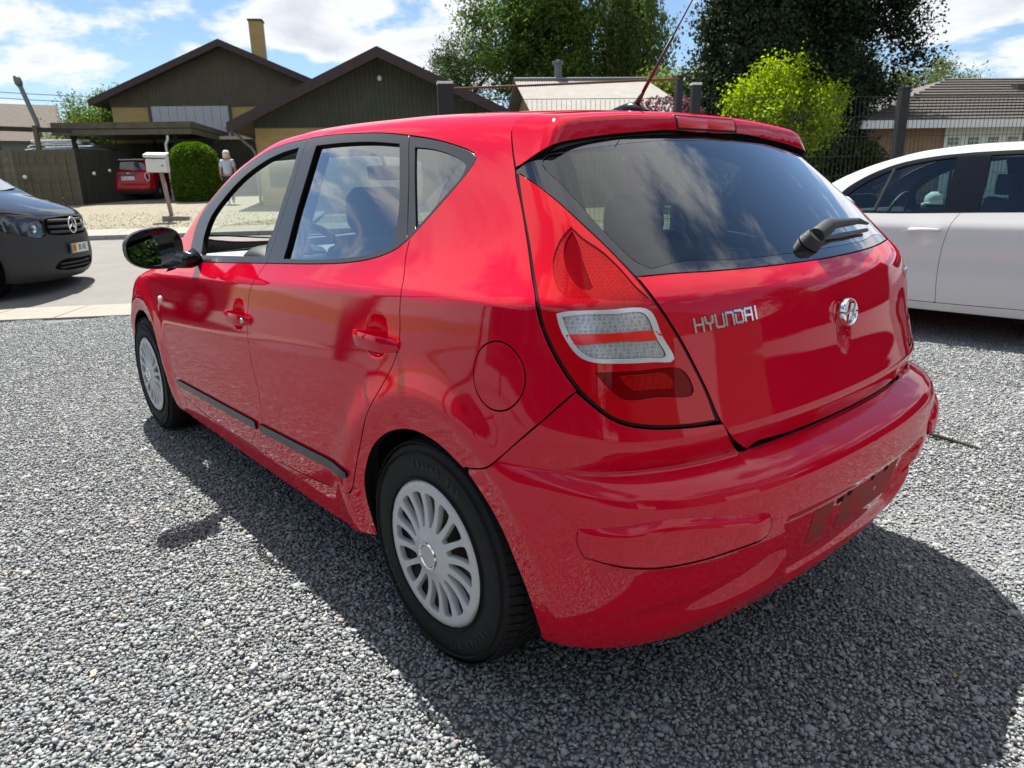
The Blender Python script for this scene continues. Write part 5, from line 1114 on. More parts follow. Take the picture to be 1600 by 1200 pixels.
    for sg in (-1, 1):
        vs = []
        for i in range(n*2+1):
            x = x0+L*i/(n*2); w = .018*math.cos(math.pi*i)
            vs += [(x, 0, zr+w), (x+(.55*(i/(2*n))**6), sg*4.6, ze+w)]
        rb.add(vs, [(2*i, 2*i+1, 2*i+3, 2*i+2) for i in range(n*2)])
    rb.obj('roof', mat('pale_fibre_cement', (.31, .295, .27), .85, noise=(3, .8, (.25, .235, .21)), bump=(20, .5, .01)), h3)
    rc = MB(); rc.tube([(x0, 0, zr+.03), (x0+L, 0, zr+.03)], .07, 8); rc.obj('ridge_cap', M_zinc, h3)
    wb = MB(); wb.prism([(-4.0, -2), (4.0, -2), (4.0, 2.05), (0, 3.65), (-4.0, 2.05)], 0, x0+.4, x0+L-.3); wb.obj('wall', M_ybrick, h3)
    fl = MB(); fl.lathe([(.13, 3.2), (.13, 4.35), (.19, 4.36), (.19, 4.46), (.0, 4.5)], (2.05, .2, 0), n=16); fl.obj('flue', M_zinc, h3, autos=AS)
    # bungalow with hipped brown tile roof on the right
    h4 = place('bungalow', -17.0, 18.0, 'tan brick bungalow with brown tiled hip roof and white garage door at right', 'house')
    M_tile = mat('brown_concrete_tiles', (.105, .090, .080), .85, noise=(9, .9, (.070, .060, .054)))
    nt, nd, ln, b = nodes_of(M_tile); tc = nd.new('ShaderNodeTexCoord'); wv = nd.new('ShaderNodeTexWave'); wv.bands_direction = 'Z'; wv.inputs['Scale'].default_value = 3.6; wv.wave_profile = 'SAW'; ln.new(tc.outputs['Object'], wv.inputs[0])
    bp = nd.new('ShaderNodeBump'); bp.inputs['Distance'].default_value = .05; bp.inputs['Strength'].default_value = 1; ln.new(wv.outputs[1], bp.inputs['Height']); ln.new(bp.outputs[0], b.inputs['Normal'])
    rf = MB(); e = [(-5.0, -.5), (12, -.5), (12, 9), (-5.0, 9)]; zz = 2.16; r0, r1 = (1.2, 4.25), (9, 4.25); zr = 3.92
    rf.add([(*p, zz) for p in e]+[(*r0, zr), (*r1, zr)], [(0, 1, 5, 4), (1, 2, 5), (2, 3, 4, 5), (3, 0, 4)]); ro = rf.obj('roof', M_tile, h4)
    # tile courses you can see: battens of tiles as thin steps on the front slope
    st = MB(); N = 15
    for i in range(N):
        t = i/N; t1 = (i+1)/N
        a0 = (-5.0+(r0[0]+5.0)*t, -.5+(r0[1]+.5)*t, zz+(zr-zz)*t+.012); b0 = (12+(r1[0]-12)*t, a0[1], a0[2]); a1 = (-5.0+(r0[0]+5.0)*t1, -.5+(r0[1]+.5)*t1, zz+(zr-zz)*t1+.012-.0); b1 = (12+(r1[0]-12)*t1, a1[1], a1[2])
        st.add([(a0[0], a0[1], a0[2]+.045), (b0[0], b0[1], b0[2]+.045), b1, a1, a0, b0], [(0, 1, 2, 3), (4, 5, 1, 0)])
    so = st.obj('tile_course', M_tile, ro); so['kind'] = 'stuff'
    vt = MB(); vt.box((2.6, 2.7, 3.42), (.35, .3, .22)); vt.obj('roof_vent', M_roofd, ro)
    fa = MB(); fa.box((3.5, -.52, 2.06), (17.1, .05, .22)); fa.box((-5.02, 4.25, 2.06), (.05, 9.5, .22)); fa.obj('fascia', M_white, h4)
    wa = MB(); wa.box((3.5, 4.3, .3), (16.0, 8.6, 3.45)); wa.obj('wall', M_tbrick, h4)
    gdr = MB(); gdr.box((-.75, -.02, .95), (2.55, .06, 2.1)); go = gdr.obj('garage_door', M_white, h4)
    for i in range(4):
        w = MB(); w.box((-1.72+.65*i, -.055, 1.60), (.34, .02, .20)); w.obj('pane', M_winb, go)
        f_ = MB(); f_.box((-1.72+.65*i, -.07, 1.60), (.02, .01, .20)); f_.box((-1.72+.65*i, -.07, 1.60), (.34, .01, .02)); f_.obj('glazing_bar', M_white, go)
    # little white-windowed annex between hedge and bungalow
    h5 = place('garden_annex', -13.1, 20.6, 'small white annex with a tall window beside the bright hedge', 'house')
    b5 = MB(); b5.box((0, 1.5, .7), (1.5, 3, 2.7)); b5.obj('wall', mat('pale_render', (.50, .49, .45), .9), h5)
    r5 = MB(); r5.add([(-1.0, -.3, 2.02), (1.0, -.3, 2.02), (1.0, 3.2, 2.6), (-1.0, 3.2, 2.6), (-1.0, -.3, 1.92), (1.0, -.3, 1.92), (1.0, 3.2, 2.5), (-1.0, 3.2, 2.5)], [(0, 1, 2, 3), (4, 7, 6, 5), (0, 4, 5, 1), (1, 5, 6, 2), (3, 7, 4, 0)]); r5.obj('roof', M_tile, h5)
    wf = MB()
    for (cx, cz, sx, sz) in ((-.42, 1.15, .06, 1.3), (.05, 1.15, .06, 1.3), (-.185, 1.79, .53, .06), (-.185, .52, .53, .06), (-.185, 1.35, .53, .04), (-.185, .95, .53, .04)): wf.box((cx, -.03, cz), (sx, .06, sz))
    w5 = wf.obj('window', M_white, h5); p5 = MB(); p5.box((-.185, -.006, 1.15), (.44, .02, 1.24)); p5.obj('pane', M_winb, w5)
def build_carport():
    c = place('carport', 10.9, 24.6, 'flat-roofed dark timber carport with olive fascia over the small red car', 'carport')
    x0, x1, y1 = -1.75, 2.75, 6.5; zt = 2.60
    for k, (z0, h_) in enumerate(((zt-.10, .20), (zt-.32, .18))):
        f = MB(); f.box(((x0+x1)/2, -.02-.012*k, z0), (x1-x0, .05, h_)); f.obj('fascia_board', M_oldw, c)
        f = MB(); f.box((x1+.0+.012*k, y1/2+.01, z0), (.05, y1, h_)); f.obj('fascia_board', M_oldw, c)
    r = MB(); r.box(((x0+x1)/2, y1/2, zt-.17), (x1-x0-.06, y1-.05, .12)); r.obj('roof', M_roofd, c)
    for (px, py) in ((x0+.5, .35), (2.05, .35), (2.05, 5.5), (x0+.5, 5.5)):
        p = MB(); p.box((px, py, 1.0), (.13, .13, 2.7)); p.obj('post', M_dark, c)
    bw = boards('back_wall', c, M_dark, [(x0-.6, -.3), (3.9, -.3), (3.9, 2.2), (x0-.6, 2.2)], 4.4, .15)
    sw = MB(); sw.box((x0-.05, 2.4, .45), (.05, 4.2, 1.9)); sw.obj('side_wall', M_dark, c)
    dp = MB(); dp.tube([(1.92, -.02, 2.16), (1.90, .0, 2.02), (1.80, .06, 1.88), (1.78, .12, 1.7), (1.78, .12, -.2)], .045, 10); dp.obj('downpipe', M_white, c, smooth=True)
    bb = MB(); bb.lathe([(0, -.1), (.07, -.075), (.1, 0), (.07, .075), (0, .1)], (-1.05, .25, 2.0), n=14); bb.obj('globe_lamp', M_white, c, smooth=True)
    # gate screen right of the carport: dark boards under a pale beam
    g = place('board_screen', 7.2, 27.2, 'dark boarded screen with pale top beam right of the carport', 'screen')
    boards('board_panel', g, M_dark, [(-1.6, -.3), (.55, -.3), (.55, 2.02), (-1.6, 2.02)], 0, .13)
    t = MB(); t.box((-.05, -.05, 2.08), (1.3, .12, .12)); t.obj('top_beam', mat('pale_timber', (.45, .40, .30), .8), g)
    l = MB(); l.lathe([(0, -.06), (.09, -.05), (.10, .02), (.05, .09), (0, .1)], (-.45, -.12, 1.35), n=12); l.obj('wall_lamp', M_zinc, g, smooth=True)
def build_plank_fence():
    f = place('plank_fence', 15.2, 23.4, 'weathered olive vertical plank fence at the far left behind the van', 'fence')
    x = -2.3; k = 0; x1 = 3.55
    while x < x1:
        w = random.choice((.095, .11, .12)) if x < 2.2 else .15
        b = MB(); b.box((0, 0, 0), (w, .022 if k % 2 else .030, 1.80+random.uniform(-.02, .02)), bev=.003); o = b.obj('board', M_oldw if random.random() < .75 else mat('grey_weathered_plank', (.17, .155, .115), .9, noise=(5, 1, (.10, .09, .06))), f)
        o.location = (x+w/2, -.03*(k % 2), .86); o.rotation_euler = (0, random.uniform(-.008, .008), 0); x += w*(.94 if x < 2.2 else 1.0)+.004; k += 1
    for z in (.35, 1.35):
        r = MB(); r.box((.6, .05, z), (6.0, .05, .09)); r.obj('rail', M_dark, f)
    for px in (-1.3, 1.35, 2.55): p = MB(); p.box((px, .12, 1.2), (.12, .12, 2.6)); p.obj('post', M_oldw, f)
    t = MB(); t.box((.9, .12, 2.45), (5.4, .10, .14), Euler((0, .045, 0))); t.obj('top_beam', M_dark, f)
    # darker return running back to the carport
    g = place('plank_fence', 11.65, 23.45, 'dark stained plank fence running back to the carport wall', 'fence', rz=math.radians(62))
    me = None
    for i in range(18):
        if me is None: b = MB(); b.box((0, 0, 0), (.125, .025, 1.8), bev=.003); o = b.obj('board', M_dark, g); me = o.data
        else: o = bpy.data.objects.new('board', me); link(o, g)
        o.location = (.07+.13*i, .02*(i % 2), .88)
    r = MB(); r.box((1.2, .05, 1.4), (2.3, .05, .09)); r.obj('rail', M_dark, g)
    # white plastic domes hung on the boards
    for i, (s_, n_, z_, r_, txt) in enumerate(((14.35, 23.28, .78, .075, 'white ball lamp hung lowest on the olive plank fence'), (13.1, 23.28, .93, .07, 'white ball lamp on the olive planks nearest the dark fence'), (11.25, 23.9, .98, .06, 'white ball lamp on the dark fence nearest the planks'), (10.98, 24.5, 1.05, .055, 'white ball lamp on the dark fence nearest the small red car'))):
        m = MB(); m.lathe([(0, -r_), (r_*.7, -r_*.7), (r_, 0), (r_*.7, r_*.7), (0, r_)], n=14); o = m.obj('ball_lamp', M_white, None, smooth=True); o.location = SN(s_, n_-.06, Zt(n_)+z_); tag(o, txt, 'lamp', 'white ball lamps on the fences')
def build_mesh_fence():
    M_post = mat('black_powder_coat', (.012, .012, .013), .45); M_rail = mat('rusty_brown_rail', (.16, .060, .022), .75, noise=(9, .9, (.09, .035, .018)))
    posts = [(.36, .15, 2.22, 'thick black gate post with white cap beside the green-black gable'), (-2.02, .06, 2.27, 'thin black fence post at the end of the brown rail'), (-2.20, .09, 2.20, 'black fence post with pale cap left of the yellow bush'), (-4.52, .10, 2.15, 'black fence post standing before the bungalow'), (-7.0, .09, 2.15, 'black fence post beyond the right edge behind the white car')]
    for s, w, h, txt in posts:
        p = empty('fence_post', SN(s, 5.25), RZ, txt, 'post', 'posts of the mesh fence'); b = MB(); b.box((0, 0, h/2), (w, .08 if w < .12 else .12, h), bev=.004); b.obj('shaft', M_post, p)
        c = MB(); c.box((0, 0, h+.012), (w+.006, .09 if w < .12 else .126, .022), bev=.004); c.obj('cap', M_white if w in (.15, .09) else M_post, p)
    for (s0, s1, txt) in ((.28, -1.99, 'black wire mesh panel before the pale corrugated roof'), (-2.25, -4.46, 'black wire mesh panel before the yellow bush'), (-4.58, -6.95, 'black wire mesh panel before the bungalow garage')):
        p = empty('mesh_panel', SN(s0, 5.25), RZ, txt, 'fence panel', 'panels of the mesh fence'); L = s0-s1; v = MB(); h = MB(); x = .03
        while x < L: v.box((x, 0, 1.06), (.0034, .0034, 2.02)); x += .05
        z = .08
        while z < 2.1: h.box((L/2, .006, z), (L-.02, .0045, .0045)); h.box((L/2, -.006, z), (L-.02, .0045, .0045)); z += .2
        o = v.obj('upright_wires', M_post, p); o['kind'] = 'stuff'; o = h.obj('cross_wires', M_post, p); o['kind'] = 'stuff'
    r = empty('top_rail', SN(.30, 5.20), RZ, 'rusty brown rail along the top of the mesh fence', 'rail'); b = MB(); b.tube([(0, 0, 2.175), (2.30, 0, 2.255)], .012, 10); b.obj('pipe', M_rail, r, smooth=True)
def build_mailbox():
    m = place('mailbox', 6.87, 17.1, 'white letterbox on a leaning grey post beside the pavement', 'mailbox'); M_p = mat('weathered_post', (.30, .25, .20), .85, noise=(20, .8, (.22, .18, .14)))
    p = MB(); p.tube([(.04, 0, -.1), (-.08, 0, 1.25)], .05, 12); p.obj('post', M_p, m, smooth=True)
    f = MB(); f.box((.12, 0, .05), (.62, .38, .14), Euler((0, .05, .2)), bev=.03); f.obj('foot', mat('concrete_foot', (.24, .23, .21), .95, noise=(14, .8, (.17, .16, .15)), bump=(40, .6, .02)), m)
    b = MB(); b.box((-.12, -.03, 1.39), (.48, .26, .42), Euler((0, .03, 0)), bev=.015); bo = b.obj('box', mat('white_letterbox', (.66, .65, .62), .45), m)
    l = MB(); l.add([(-.385, -.19, 1.60), (.135, -.19, 1.585), (.135, .13, 1.65), (-.385, .13, 1.665), (-.385, -.19, 1.535), (.135, -.19, 1.52), (.135, .13, 1.63), (-.385, .13, 1.645)], [(0, 1, 2, 3), (0, 4, 5, 1), (1, 5, 6, 2), (3, 7, 4, 0), (4, 7, 6, 5)]); l.obj('lid', mat('white_letterbox', (.7, .7, .7)), m)
    s = MB(); s.box((-.125, -.164, 1.505), (.46, .006, .018), Euler((0, .03, 0))); s.obj('slot', M_well, bo)
    n = MB(); n.box((.025, -.163, 1.33), (.05, .004, .03)); n.obj('sticker', M_intd, bo); k = MB(); k.box((-.14, -.164, 1.47), (.018, .006, .018)); k.obj('lock', M_intd, bo)
def build_wires():
    for i, (z0, z1) in enumerate(((7.6, 6.9), (7.3, 6.55))):
        m = MB(); m.tube([SN(30-2.0*k, 44-.1*k, z0+(z1-z0)*k/14-.6*math.sin(math.pi*k/14)) for k in range(15)], .022, 5); o = m.obj('overhead_wire', M_post_black(), None); tag(o, ('upper' if i == 0 else 'lower')+' thin overhead wire in the sky at far left', 'wire', 'overhead wires')
def M_post_black(): return mat('black_cable', (.02, .02, .02), .6)
# ------------------------------------------------------------------ plants
def leaf_mat(name, transl=.45):
    if name in MATS: return MATS[name]
    m = bpy.data.materials.new(name); m.use_nodes = True; nt = m.node_tree; nd = nt.nodes; ln = nt.links; b = nd['Principled BSDF']; out = nd['Material Output']
    at = nd.new('ShaderNodeAttribute'); at.attribute_name = 'leaf'; ln.new(at.outputs['Color'], b.inputs['Base Color']); b.inputs['Roughness'].default_value = .5; b.inputs['Specular IOR Level'].default_value = .15
    tr = nd.new('ShaderNodeBsdfTranslucent'); hs = nd.new('ShaderNodeHueSaturation'); hs.inputs['Saturation'].default_value = 1.1; hs.inputs['Value'].default_value = 1.25; ln.new(at.outputs['Color'], hs.inputs['Color']); ln.new(hs.outputs[0], tr.inputs[0])
    mx = nd.new('ShaderNodeMixShader'); mx.inputs[0].default_value = transl; ln.new(b.outputs[0], mx.inputs[1]); ln.new(tr.outputs[0], mx.inputs[2]); ln.new(mx.outputs[0], out.inputs[0]); MATS[name] = m; return m
def leaves(name, C, size, cols, parent, material, droop=None, aspect=.55, flat=0.0):
    """C: leaf centres (n, 3); each leaf a folded pair of faces"""
    n = len(C); d = rng.normal(size=(n, 3)); d /= np.linalg.norm(d, axis=1, keepdims=True)
    if droop is not None: d = d*(1-droop)+np.array([0, 0, -1.])*droop; d /= np.linalg.norm(d, axis=1, keepdims=True)
    e = rng.normal(size=(n, 3)); e -= (e*d).sum(1, keepdims=True)*d; e /= np.linalg.norm(e, axis=1, keepdims=True); nn = np.cross(d, e)
    s = size*rng.uniform(.65, 1.35, (n, 1)); w = s*aspect
    P = np.stack([C-d*s*.5, C+e*w*.5+nn*s*.10, C+d*s*.5, C-e*w*.5+nn*s*.10], 1).reshape(-1, 3)
    b = np.arange(n)*4; F = np.stack([np.stack([b, b+1, b+2], 1), np.stack([b, b+2, b+3], 1)], 1).reshape(-1, 3)
    me = bpy.data.meshes.new(name); me.vertices.add(len(P)); me.vertices.foreach_set('co', P.ravel()); me.loops.add(F.size); me.loops.foreach_set('vertex_index', F.ravel().astype(np.int32)); me.polygons.add(len(F)); me.polygons.foreach_set('loop_start', np.arange(0, F.size, 3, dtype=np.int32)); me.update(calc_edges=True)
    cols = np.asarray(cols, float); c = cols[rng.integers(len(cols), size=n)]*rng.lognormal(0, .14, (n, 1)); ca = me.color_attributes.new('leaf', 'FLOAT_COLOR', 'POINT'); ca.data.foreach_set('color', np.repeat(np.c_[np.clip(c, 0, .8), np.ones(n)], 4, 0).ravel())
    me.materials.append(material); o = bpy.data.objects.new(name, me); link(o, parent); o['kind'] = 'stuff'; return o
M_bark = mat('bark', (.075, .058, .042), .95, noise=(9, .9, (.045, .036, .028)), bump=(14, .9, .03))
def tree(name, label, s, n, H, rx, rz_, z0, nclump, per, lsize, cols, cr=.55, droop=None, shape='round', group='trees beyond the street', trunk=.22, transl=.45):
    t = empty(name, SN(s, n, Zt(n)), RZ, label, 'tree', group); cl = []
    while len(cl) < nclump:
        p = rng.uniform(-1, 1, 3); r = np.linalg.norm(p)
        if shape == 'cone':
            h = rng.random()**1.25; rr = (1-h)**.75*.95+.06; a = rng.uniform(0, 6.28); q = rr*rng.uniform(.45, 1)**.5; cl.append((rx*q*math.cos(a), rx*q*math.sin(a), z0+(H-z0)*h)); continue
        if r > 1 or r < .35*rng.random(): continue
        k = .82+.3*math.sin(3*math.atan2(p[1], p[0])+H)+rng.normal(0, .08); cl.append((p[0]*rx*k, p[1]*rx*k, (z0+H)/2+p[2]*(H-z0)/2*(.85+.2*rng.random())))
    cl = np.array(cl); tm = MB(); top = .55*H if shape != 'cone' else .96*H
    tm.tube([(0, 0, -.2), (.05, .03, .3*H), (.0, .05, top)], [trunk, trunk*.75, trunk*.22], 9)
    idx = rng.choice(len(cl), min(16, len(cl)), replace=False)
    for i in idx:
        z = max(min(cl[i][2]*.72, top*.95), .18*H); b0 = Vector((0, .03, z)); e = Vector(cl[i]); tm.tube([b0, b0.lerp(e, .5)+Vector((0, 0, .12)), e], [trunk*.32, trunk*.2, trunk*.06], 6)
    tm.obj('trunk', M_bark, t, smooth=True)
    if droop is not None and shape == 'willow':
        C = []
        for c in cl:
            for k in range(5):
                L = rng.uniform(.25, .6)*H*.6; q = rng.uniform(0, 1, per//5)[:, None]; b0 = c+rng.normal(0, cr*.5, 3); C.append(b0+q*np.array([0, 0, -L])+rng.normal(0, .07, (per//5, 3)))
        C = np.vstack(C); C = C[C[:, 2] > .6]
    else:
        C = np.vstack([c+rng.normal(0, 1, (per, 3))*np.array([cr, cr, cr*.7])*rng.uniform(.6, 1.2) for c in cl])
    k_ = 4; C = np.vstack([C+rng.normal(0, .10, C.shape) for _ in range(k_)]) if shape != 'willow' else np.vstack([C, C+rng.normal(0, .05, C.shape)])
    leaves('crown', C, lsize*.60, cols, t, leaf_mat('leaf_%s' % name, transl), droop); return t
def build_plants():
    G = [(.075, .135, .028), (.10, .165, .035), (.055, .10, .022), (.13, .19, .04)]
    tree('lime_tree', 'tall leafy deciduous tree behind the flue', -5.4, 33, 11.5, 3.0, 5, 2.0, 125, 140, .26, G, .55)
    tree('willow_tree', 'tall willow with hanging strands right of the leafy tree', -9.4, 32, 11.0, 2.3, 5, 3.6, 95, 260, .22, [(.10, .15, .045), (.13, .18, .05), (.08, .12, .04)], .5, droop=.75, shape='willow')
    tree('pine_tree', 'thin sparse pine left of the leafy tree', -2.2, 36, 7.0, 2.4, 3, 3.0, 34, 110, .20, [(.035, .06, .022), (.05, .08, .025)], .42)
    tree('conifer', 'darkest tall conifer right of the willow', -8.9, 18.5, 10.5, 1.6, 5, .2, 210, 130, .20, [(.020, .036, .017), (.032, .050, .022), (.042, .062, .026)], .36, shape='cone', transl=.15)
    tree('conifer', 'broad dark conifer behind the yellow bush', -10.6, 18.8, 10.0, 2.0, 5, .2, 240, 130, .20, [(.020, .036, .017), (.032, .050, .022), (.042, .062, .026)], .40, shape='cone', transl=.15)
    tree('conifer', 'dark open-branched conifer nearest the bungalow', -11.9, 19.0, 9.0, 2.0, 5, 1.2, 105, 110, .20, [(.012, .022, .010), (.022, .034, .014)], .36, transl=.12)
    tree('young_tree', 'light yellow-green tree between the willow and the conifers', -9.9, 27, 4.8, 1.2, 3, 1.2, 36, 120, .20, [(.16, .20, .04), (.20, .22, .05), (.10, .15, .03)], .45)
    tree('garden_tree', 'soft green tree behind the bungalow hedge', -15.4, 27, 4.6, 2.4, 3, .5, 40, 120, .18, [(.07, .11, .03), (.09, .14, .04)], .4)
    tree('garden_tree', 'pale treetop rising over the bungalow roof', -22.0, 30, 5.6, 2.6, 3, 1.5, 36, 110, .18, [(.12, .15, .05), (.09, .12, .04)], .4)
    tree('garden_tree', 'big light green tree left of the brown gable', 14.6, 36, 4.2, 1.9, 3, .6, 60, 130, .2, [(.12, .17, .035), (.16, .20, .04), (.08, .13, .03)], .45)
    tree('garden_tree', 'yellow-green bushy tree above the plank fence', 17.2, 37, 2.9, 2.6, 3, .2, 46, 130, .18, [(.18, .22, .035), (.14, .19, .035), (.09, .14, .03)], .4)
    tree('garden_tree', 'dark leafy tree seen under the carport roof', 14.0, 31, 3.6, 1.8, 3, .2, 34, 120, .16, [(.05, .09, .02), (.12, .17, .03)], .35)
    Y = [(.30, .38, .018), (.36, .43, .02), (.22, .32, .02), (.16, .26, .02)]
    b = empty('golden_shrub', SN(-8.35, 15.2, Zt(15)), RZ, 'bright yellow-green shrub before the dark conifers', 'shrub'); cl = []
    for i in range(62):
        a = rng.uniform(0, 6.28); r = 1.35*rng.random()**.6; cl.append((r*math.cos(a), r*math.sin(a)*.7, 1.5+1.75*rng.random()*(1-.35*r/1.35)))
    for dx, dz in ((-1.0, 3.0), (-.55, 3.45), (.05, 3.25), (.35, 3.62), (1.0, 3.0), (1.45, 2.9), (.75, 3.0), (-.2, 3.55)): cl.append((dx, 0, dz-.15)); cl.append((dx, .1, dz-.4))
    C = np.vstack([np.array(c)+rng.normal(0, .17, (190, 3)) for c in cl]); leaves('foliage', C, .085, Y, b, leaf_mat('leaf_gold', .5))
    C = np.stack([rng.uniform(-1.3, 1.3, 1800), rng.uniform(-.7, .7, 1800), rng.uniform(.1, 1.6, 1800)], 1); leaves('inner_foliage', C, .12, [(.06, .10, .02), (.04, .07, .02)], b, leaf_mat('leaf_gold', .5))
    st = MB()
    for i in range(9): a = rng.uniform(0, 6.28); st.tube([(.1*math.cos(a), .1*math.sin(a), -.1), (.5*math.cos(a), .4*math.sin(a), 1.2), (.9*math.cos(a), .6*math.sin(a), 2.4)], [.04, .03, .012], 6)
    st.obj('stem', M_bark, b)
    # clipped hedge mass in front of the annex, lilac, bright lawn bush
    def shrub(name, label, s, n, box, num, size, cols, cat='shrub', z0=0.0):
        o = empty(name, SN(s, n, Zt(n)), RZ, label, cat, 'garden shrubs'); p = rng.uniform(-1, 1, (num*3, 3)); k = (np.abs(p)**3).sum(1); p = p[(k < 1) & (k > .25)][:num]
        leaves('foliage', p*np.array(box)/2+[0, 0, box[2]/2+z0], size, cols, o, leaf_mat('leaf_shrub', .4)); m = MB(); m.tube([(0, 0, -.1), (0, 0, box[2]*.6)], [.06, .02], 7); m.obj('stem', M_bark, o); return o
    shrub('tall_hedge', 'tall dark green hedge under the yellow shrub', -8.9, 16.4, (2.4, 1.2, 2.6), 6500, .12, [(.03, .065, .012), (.05, .10, .015), (.09, .16, .02)], 'hedge')
    shrub('lilac_bush', 'purple-pink flowering bush behind the mesh fence', -6.2, 17.5, (2.4, 1.2, 2.9), 3600, .12, [(.18, .06, .10), (.24, .09, .14), (.06, .07, .03)])
    shrub('bright_hedge', 'bright lime green hedge beside the annex window', -14.0, 21.5, (1.2, 1.0, 1.9), 4000, .10, [(.22, .33, .02), (.26, .36, .03)], 'hedge')
    shrub('green_bush', 'low green bush at the foot of the conifers', -11.6, 17.4, (2.2, 1.2, 1.7), 3600, .12, [(.04, .07, .02), (.06, .09, .02)])
    shrub('roadside_bush', 'dense green bush behind the gate post', -4.3, 27.5, (3.5, 1.5, 2.6), 3200, .16, [(.04, .075, .02), (.06, .10, .025)])
    # clipped dome by the drive: a dense shell of tiny leaves
    o = empty('clipped_dome', SN(8.15, 24.3, Zt(24.3)), RZ, 'tall clipped evergreen dome beside the carport', 'topiary'); N = 26000
    u = rng.random(N); a = rng.uniform(0, 2*np.pi, N); z = u*1.92; r = .76*np.where(z < 1.3, .93+.07*np.sin(z*2.2), np.sqrt(np.clip(1-((z-1.3)/.64)**2.4, 0, 1))); r = r*(1+.035*np.sin(4*a+2.3*z)+.03*np.sin(9*a-7*z)+.02*np.sin(17*a+13*z))*rng.uniform(.90, 1.04, N)
    tz = rng.random(N) < .16; r = np.where(tz, r*rng.random(N)**.5, r); z = np.where(tz, 1.3+.62*np.sqrt(np.clip(1-(r/.76)**2, 0, 1)), z)
    leaves('foliage', np.stack([r*np.cos(a), r*np.sin(a), z], 1), .07, [(.075, .15, .012), (.10, .19, .015), (.05, .11, .012)], o, leaf_mat('leaf_dome', .35), aspect=.5)
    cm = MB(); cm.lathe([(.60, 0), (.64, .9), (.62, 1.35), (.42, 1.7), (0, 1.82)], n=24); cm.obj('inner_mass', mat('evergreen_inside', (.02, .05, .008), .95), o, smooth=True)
    # dry tufts along the far pavement
    t = rng.uniform(0, 1, (5200, 2)); P = np.array([list(SN(3.4+10*q[0], 14.9+4.6*q[1]**2, Zt(14.9+4.6*q[1]**2)+.03)) for q in t]); g = leaves('dry_grass', P, .035, [(.30, .27, .12), (.22, .22, .09), (.16, .19, .06)], None, leaf_mat('leaf_dry', .3)); tag(g, 'sparse dry grass along the edge of the driveway', 'grass', kind='stuff')
# ------------------------------------------------------------------ other vehicles: same method, own surfaces
class Hull:
    def __init__(s, wl, zc, low, yr, zr, roof, hood, hood_from, rear, cr, front, cf, kr=.25, kf=.35, crown=.10, zs=1.0):
        s.__dict__.update(locals())
    def __call__(s, X):
        x, y, z = X[..., 0], X[..., 1], X[..., 2]; a = np.abs(y); w = s.wl(x); c = s.zc; yl = w+s.low(z); yc = w+float(s.low(np.array(c)))+.003
        t = (z-c)/(s.zr-c); yu = yc+(s.yr(x)-yc)*(t-.14*t*(1-t)); f = smax((a-smin(yl, yu, .03))*.95, s.rear(z)+s.cr*a**2.2-x, s.kr); f = smax(f, x-s.front(z)+s.cf*a**2.3, s.kf)
        top = s.roof(x)-s.crown*a**2.2; top = np.where(x > s.hood_from, smax(top, s.hood(x)-.09*a**2.4, .05), top); return smax(f, z-top, .10)
def simple_wheel(parent, c, r, side, cover, w=.20):
    o = empty('wheel'); o.parent = parent; o.location = c; t = MB(); t.lathe([(r*.62, -w/2), (r*.9, -w*.54), (r, -w*.40), (r, w*.40), (r*.9, w*.54), (r*.62, w/2), (r*.60, w*.3)], axis=1, n=40); t.obj('tyre', M_rubber, o, autos=AS)
    k = MB(); k.lathe([(0, side*w*.44), (r*.2, side*w*.46), (r*.5, side*w*.38), (r*.63, side*w*.44)], axis=1, n=40); k.obj('rim', cover, o, smooth=True)
    for i in range(10): a = i*2*math.pi/10; b = MB(); b.box((math.cos(a)*r*.40, side*w*.44, math.sin(a)*r*.40), (r*.30, .012, r*.10), Euler((0, -a, 0))); b.obj('spoke_gap', M_well, o)
    return o
def plate(parent, c, xdir, ydir, yellow_left, letters, digits, w=.504, h=.12):
    x = Vector(xdir).normalized(); y = Vector(ydir).normalized(); z = x.cross(y); c = Vector(c)
    def quad(nm, x0, x1, m, off): return mesh_obj(nm, [c+x*a+y*b+z*off for (a, b) in ((x0, -h/2), (x1, -h/2), (x1, h/2), (x0, h/2))], [(0, 1, 2, 3)], m, p)
    p = empty('number_plate'); p.parent = parent; b = MB(); b.add([c+x*a+y*bb+z*zz for zz in (-.004, 0) for (a, bb) in ((-w/2-.008, -h/2-.008), (w/2+.008, -h/2-.008), (w/2+.008, h/2+.008), (-w/2-.008, h/2+.008))], [(3, 2, 1, 0), (4, 5, 6, 7), (0, 1, 5, 4), (1, 2, 6, 5), (2, 3, 7, 6), (3, 0, 4, 7)]); b.obj('holder', M_blk, p)
    quad('plate_sheet', -w/2+.045, w/2, mat('plate_white', (.75, .75, .73), .4), .003); quad('country_band', -w/2, -w/2+.043, mat('plate_blue', (.01, .05, .35), .4), .0035)
    if yellow_left: quad('yellow_field', -w/2+.045, -w/2+.17, mat('plate_yellow', (.72, .42, .02), .4), .0045)
    M_k = mat('plate_black', (.01, .01, .01), .5)
    text_obj('letters', letters, .105, M_k, p, c+x*(-w/2+.108)+z*.006, x, y, .0005, 1.0, sx=.75); text_obj('digits', digits, .105, M_k, p, c+x*(.075)+z*.006, x, y, .0005, 1.0, sx=.75)
    return p
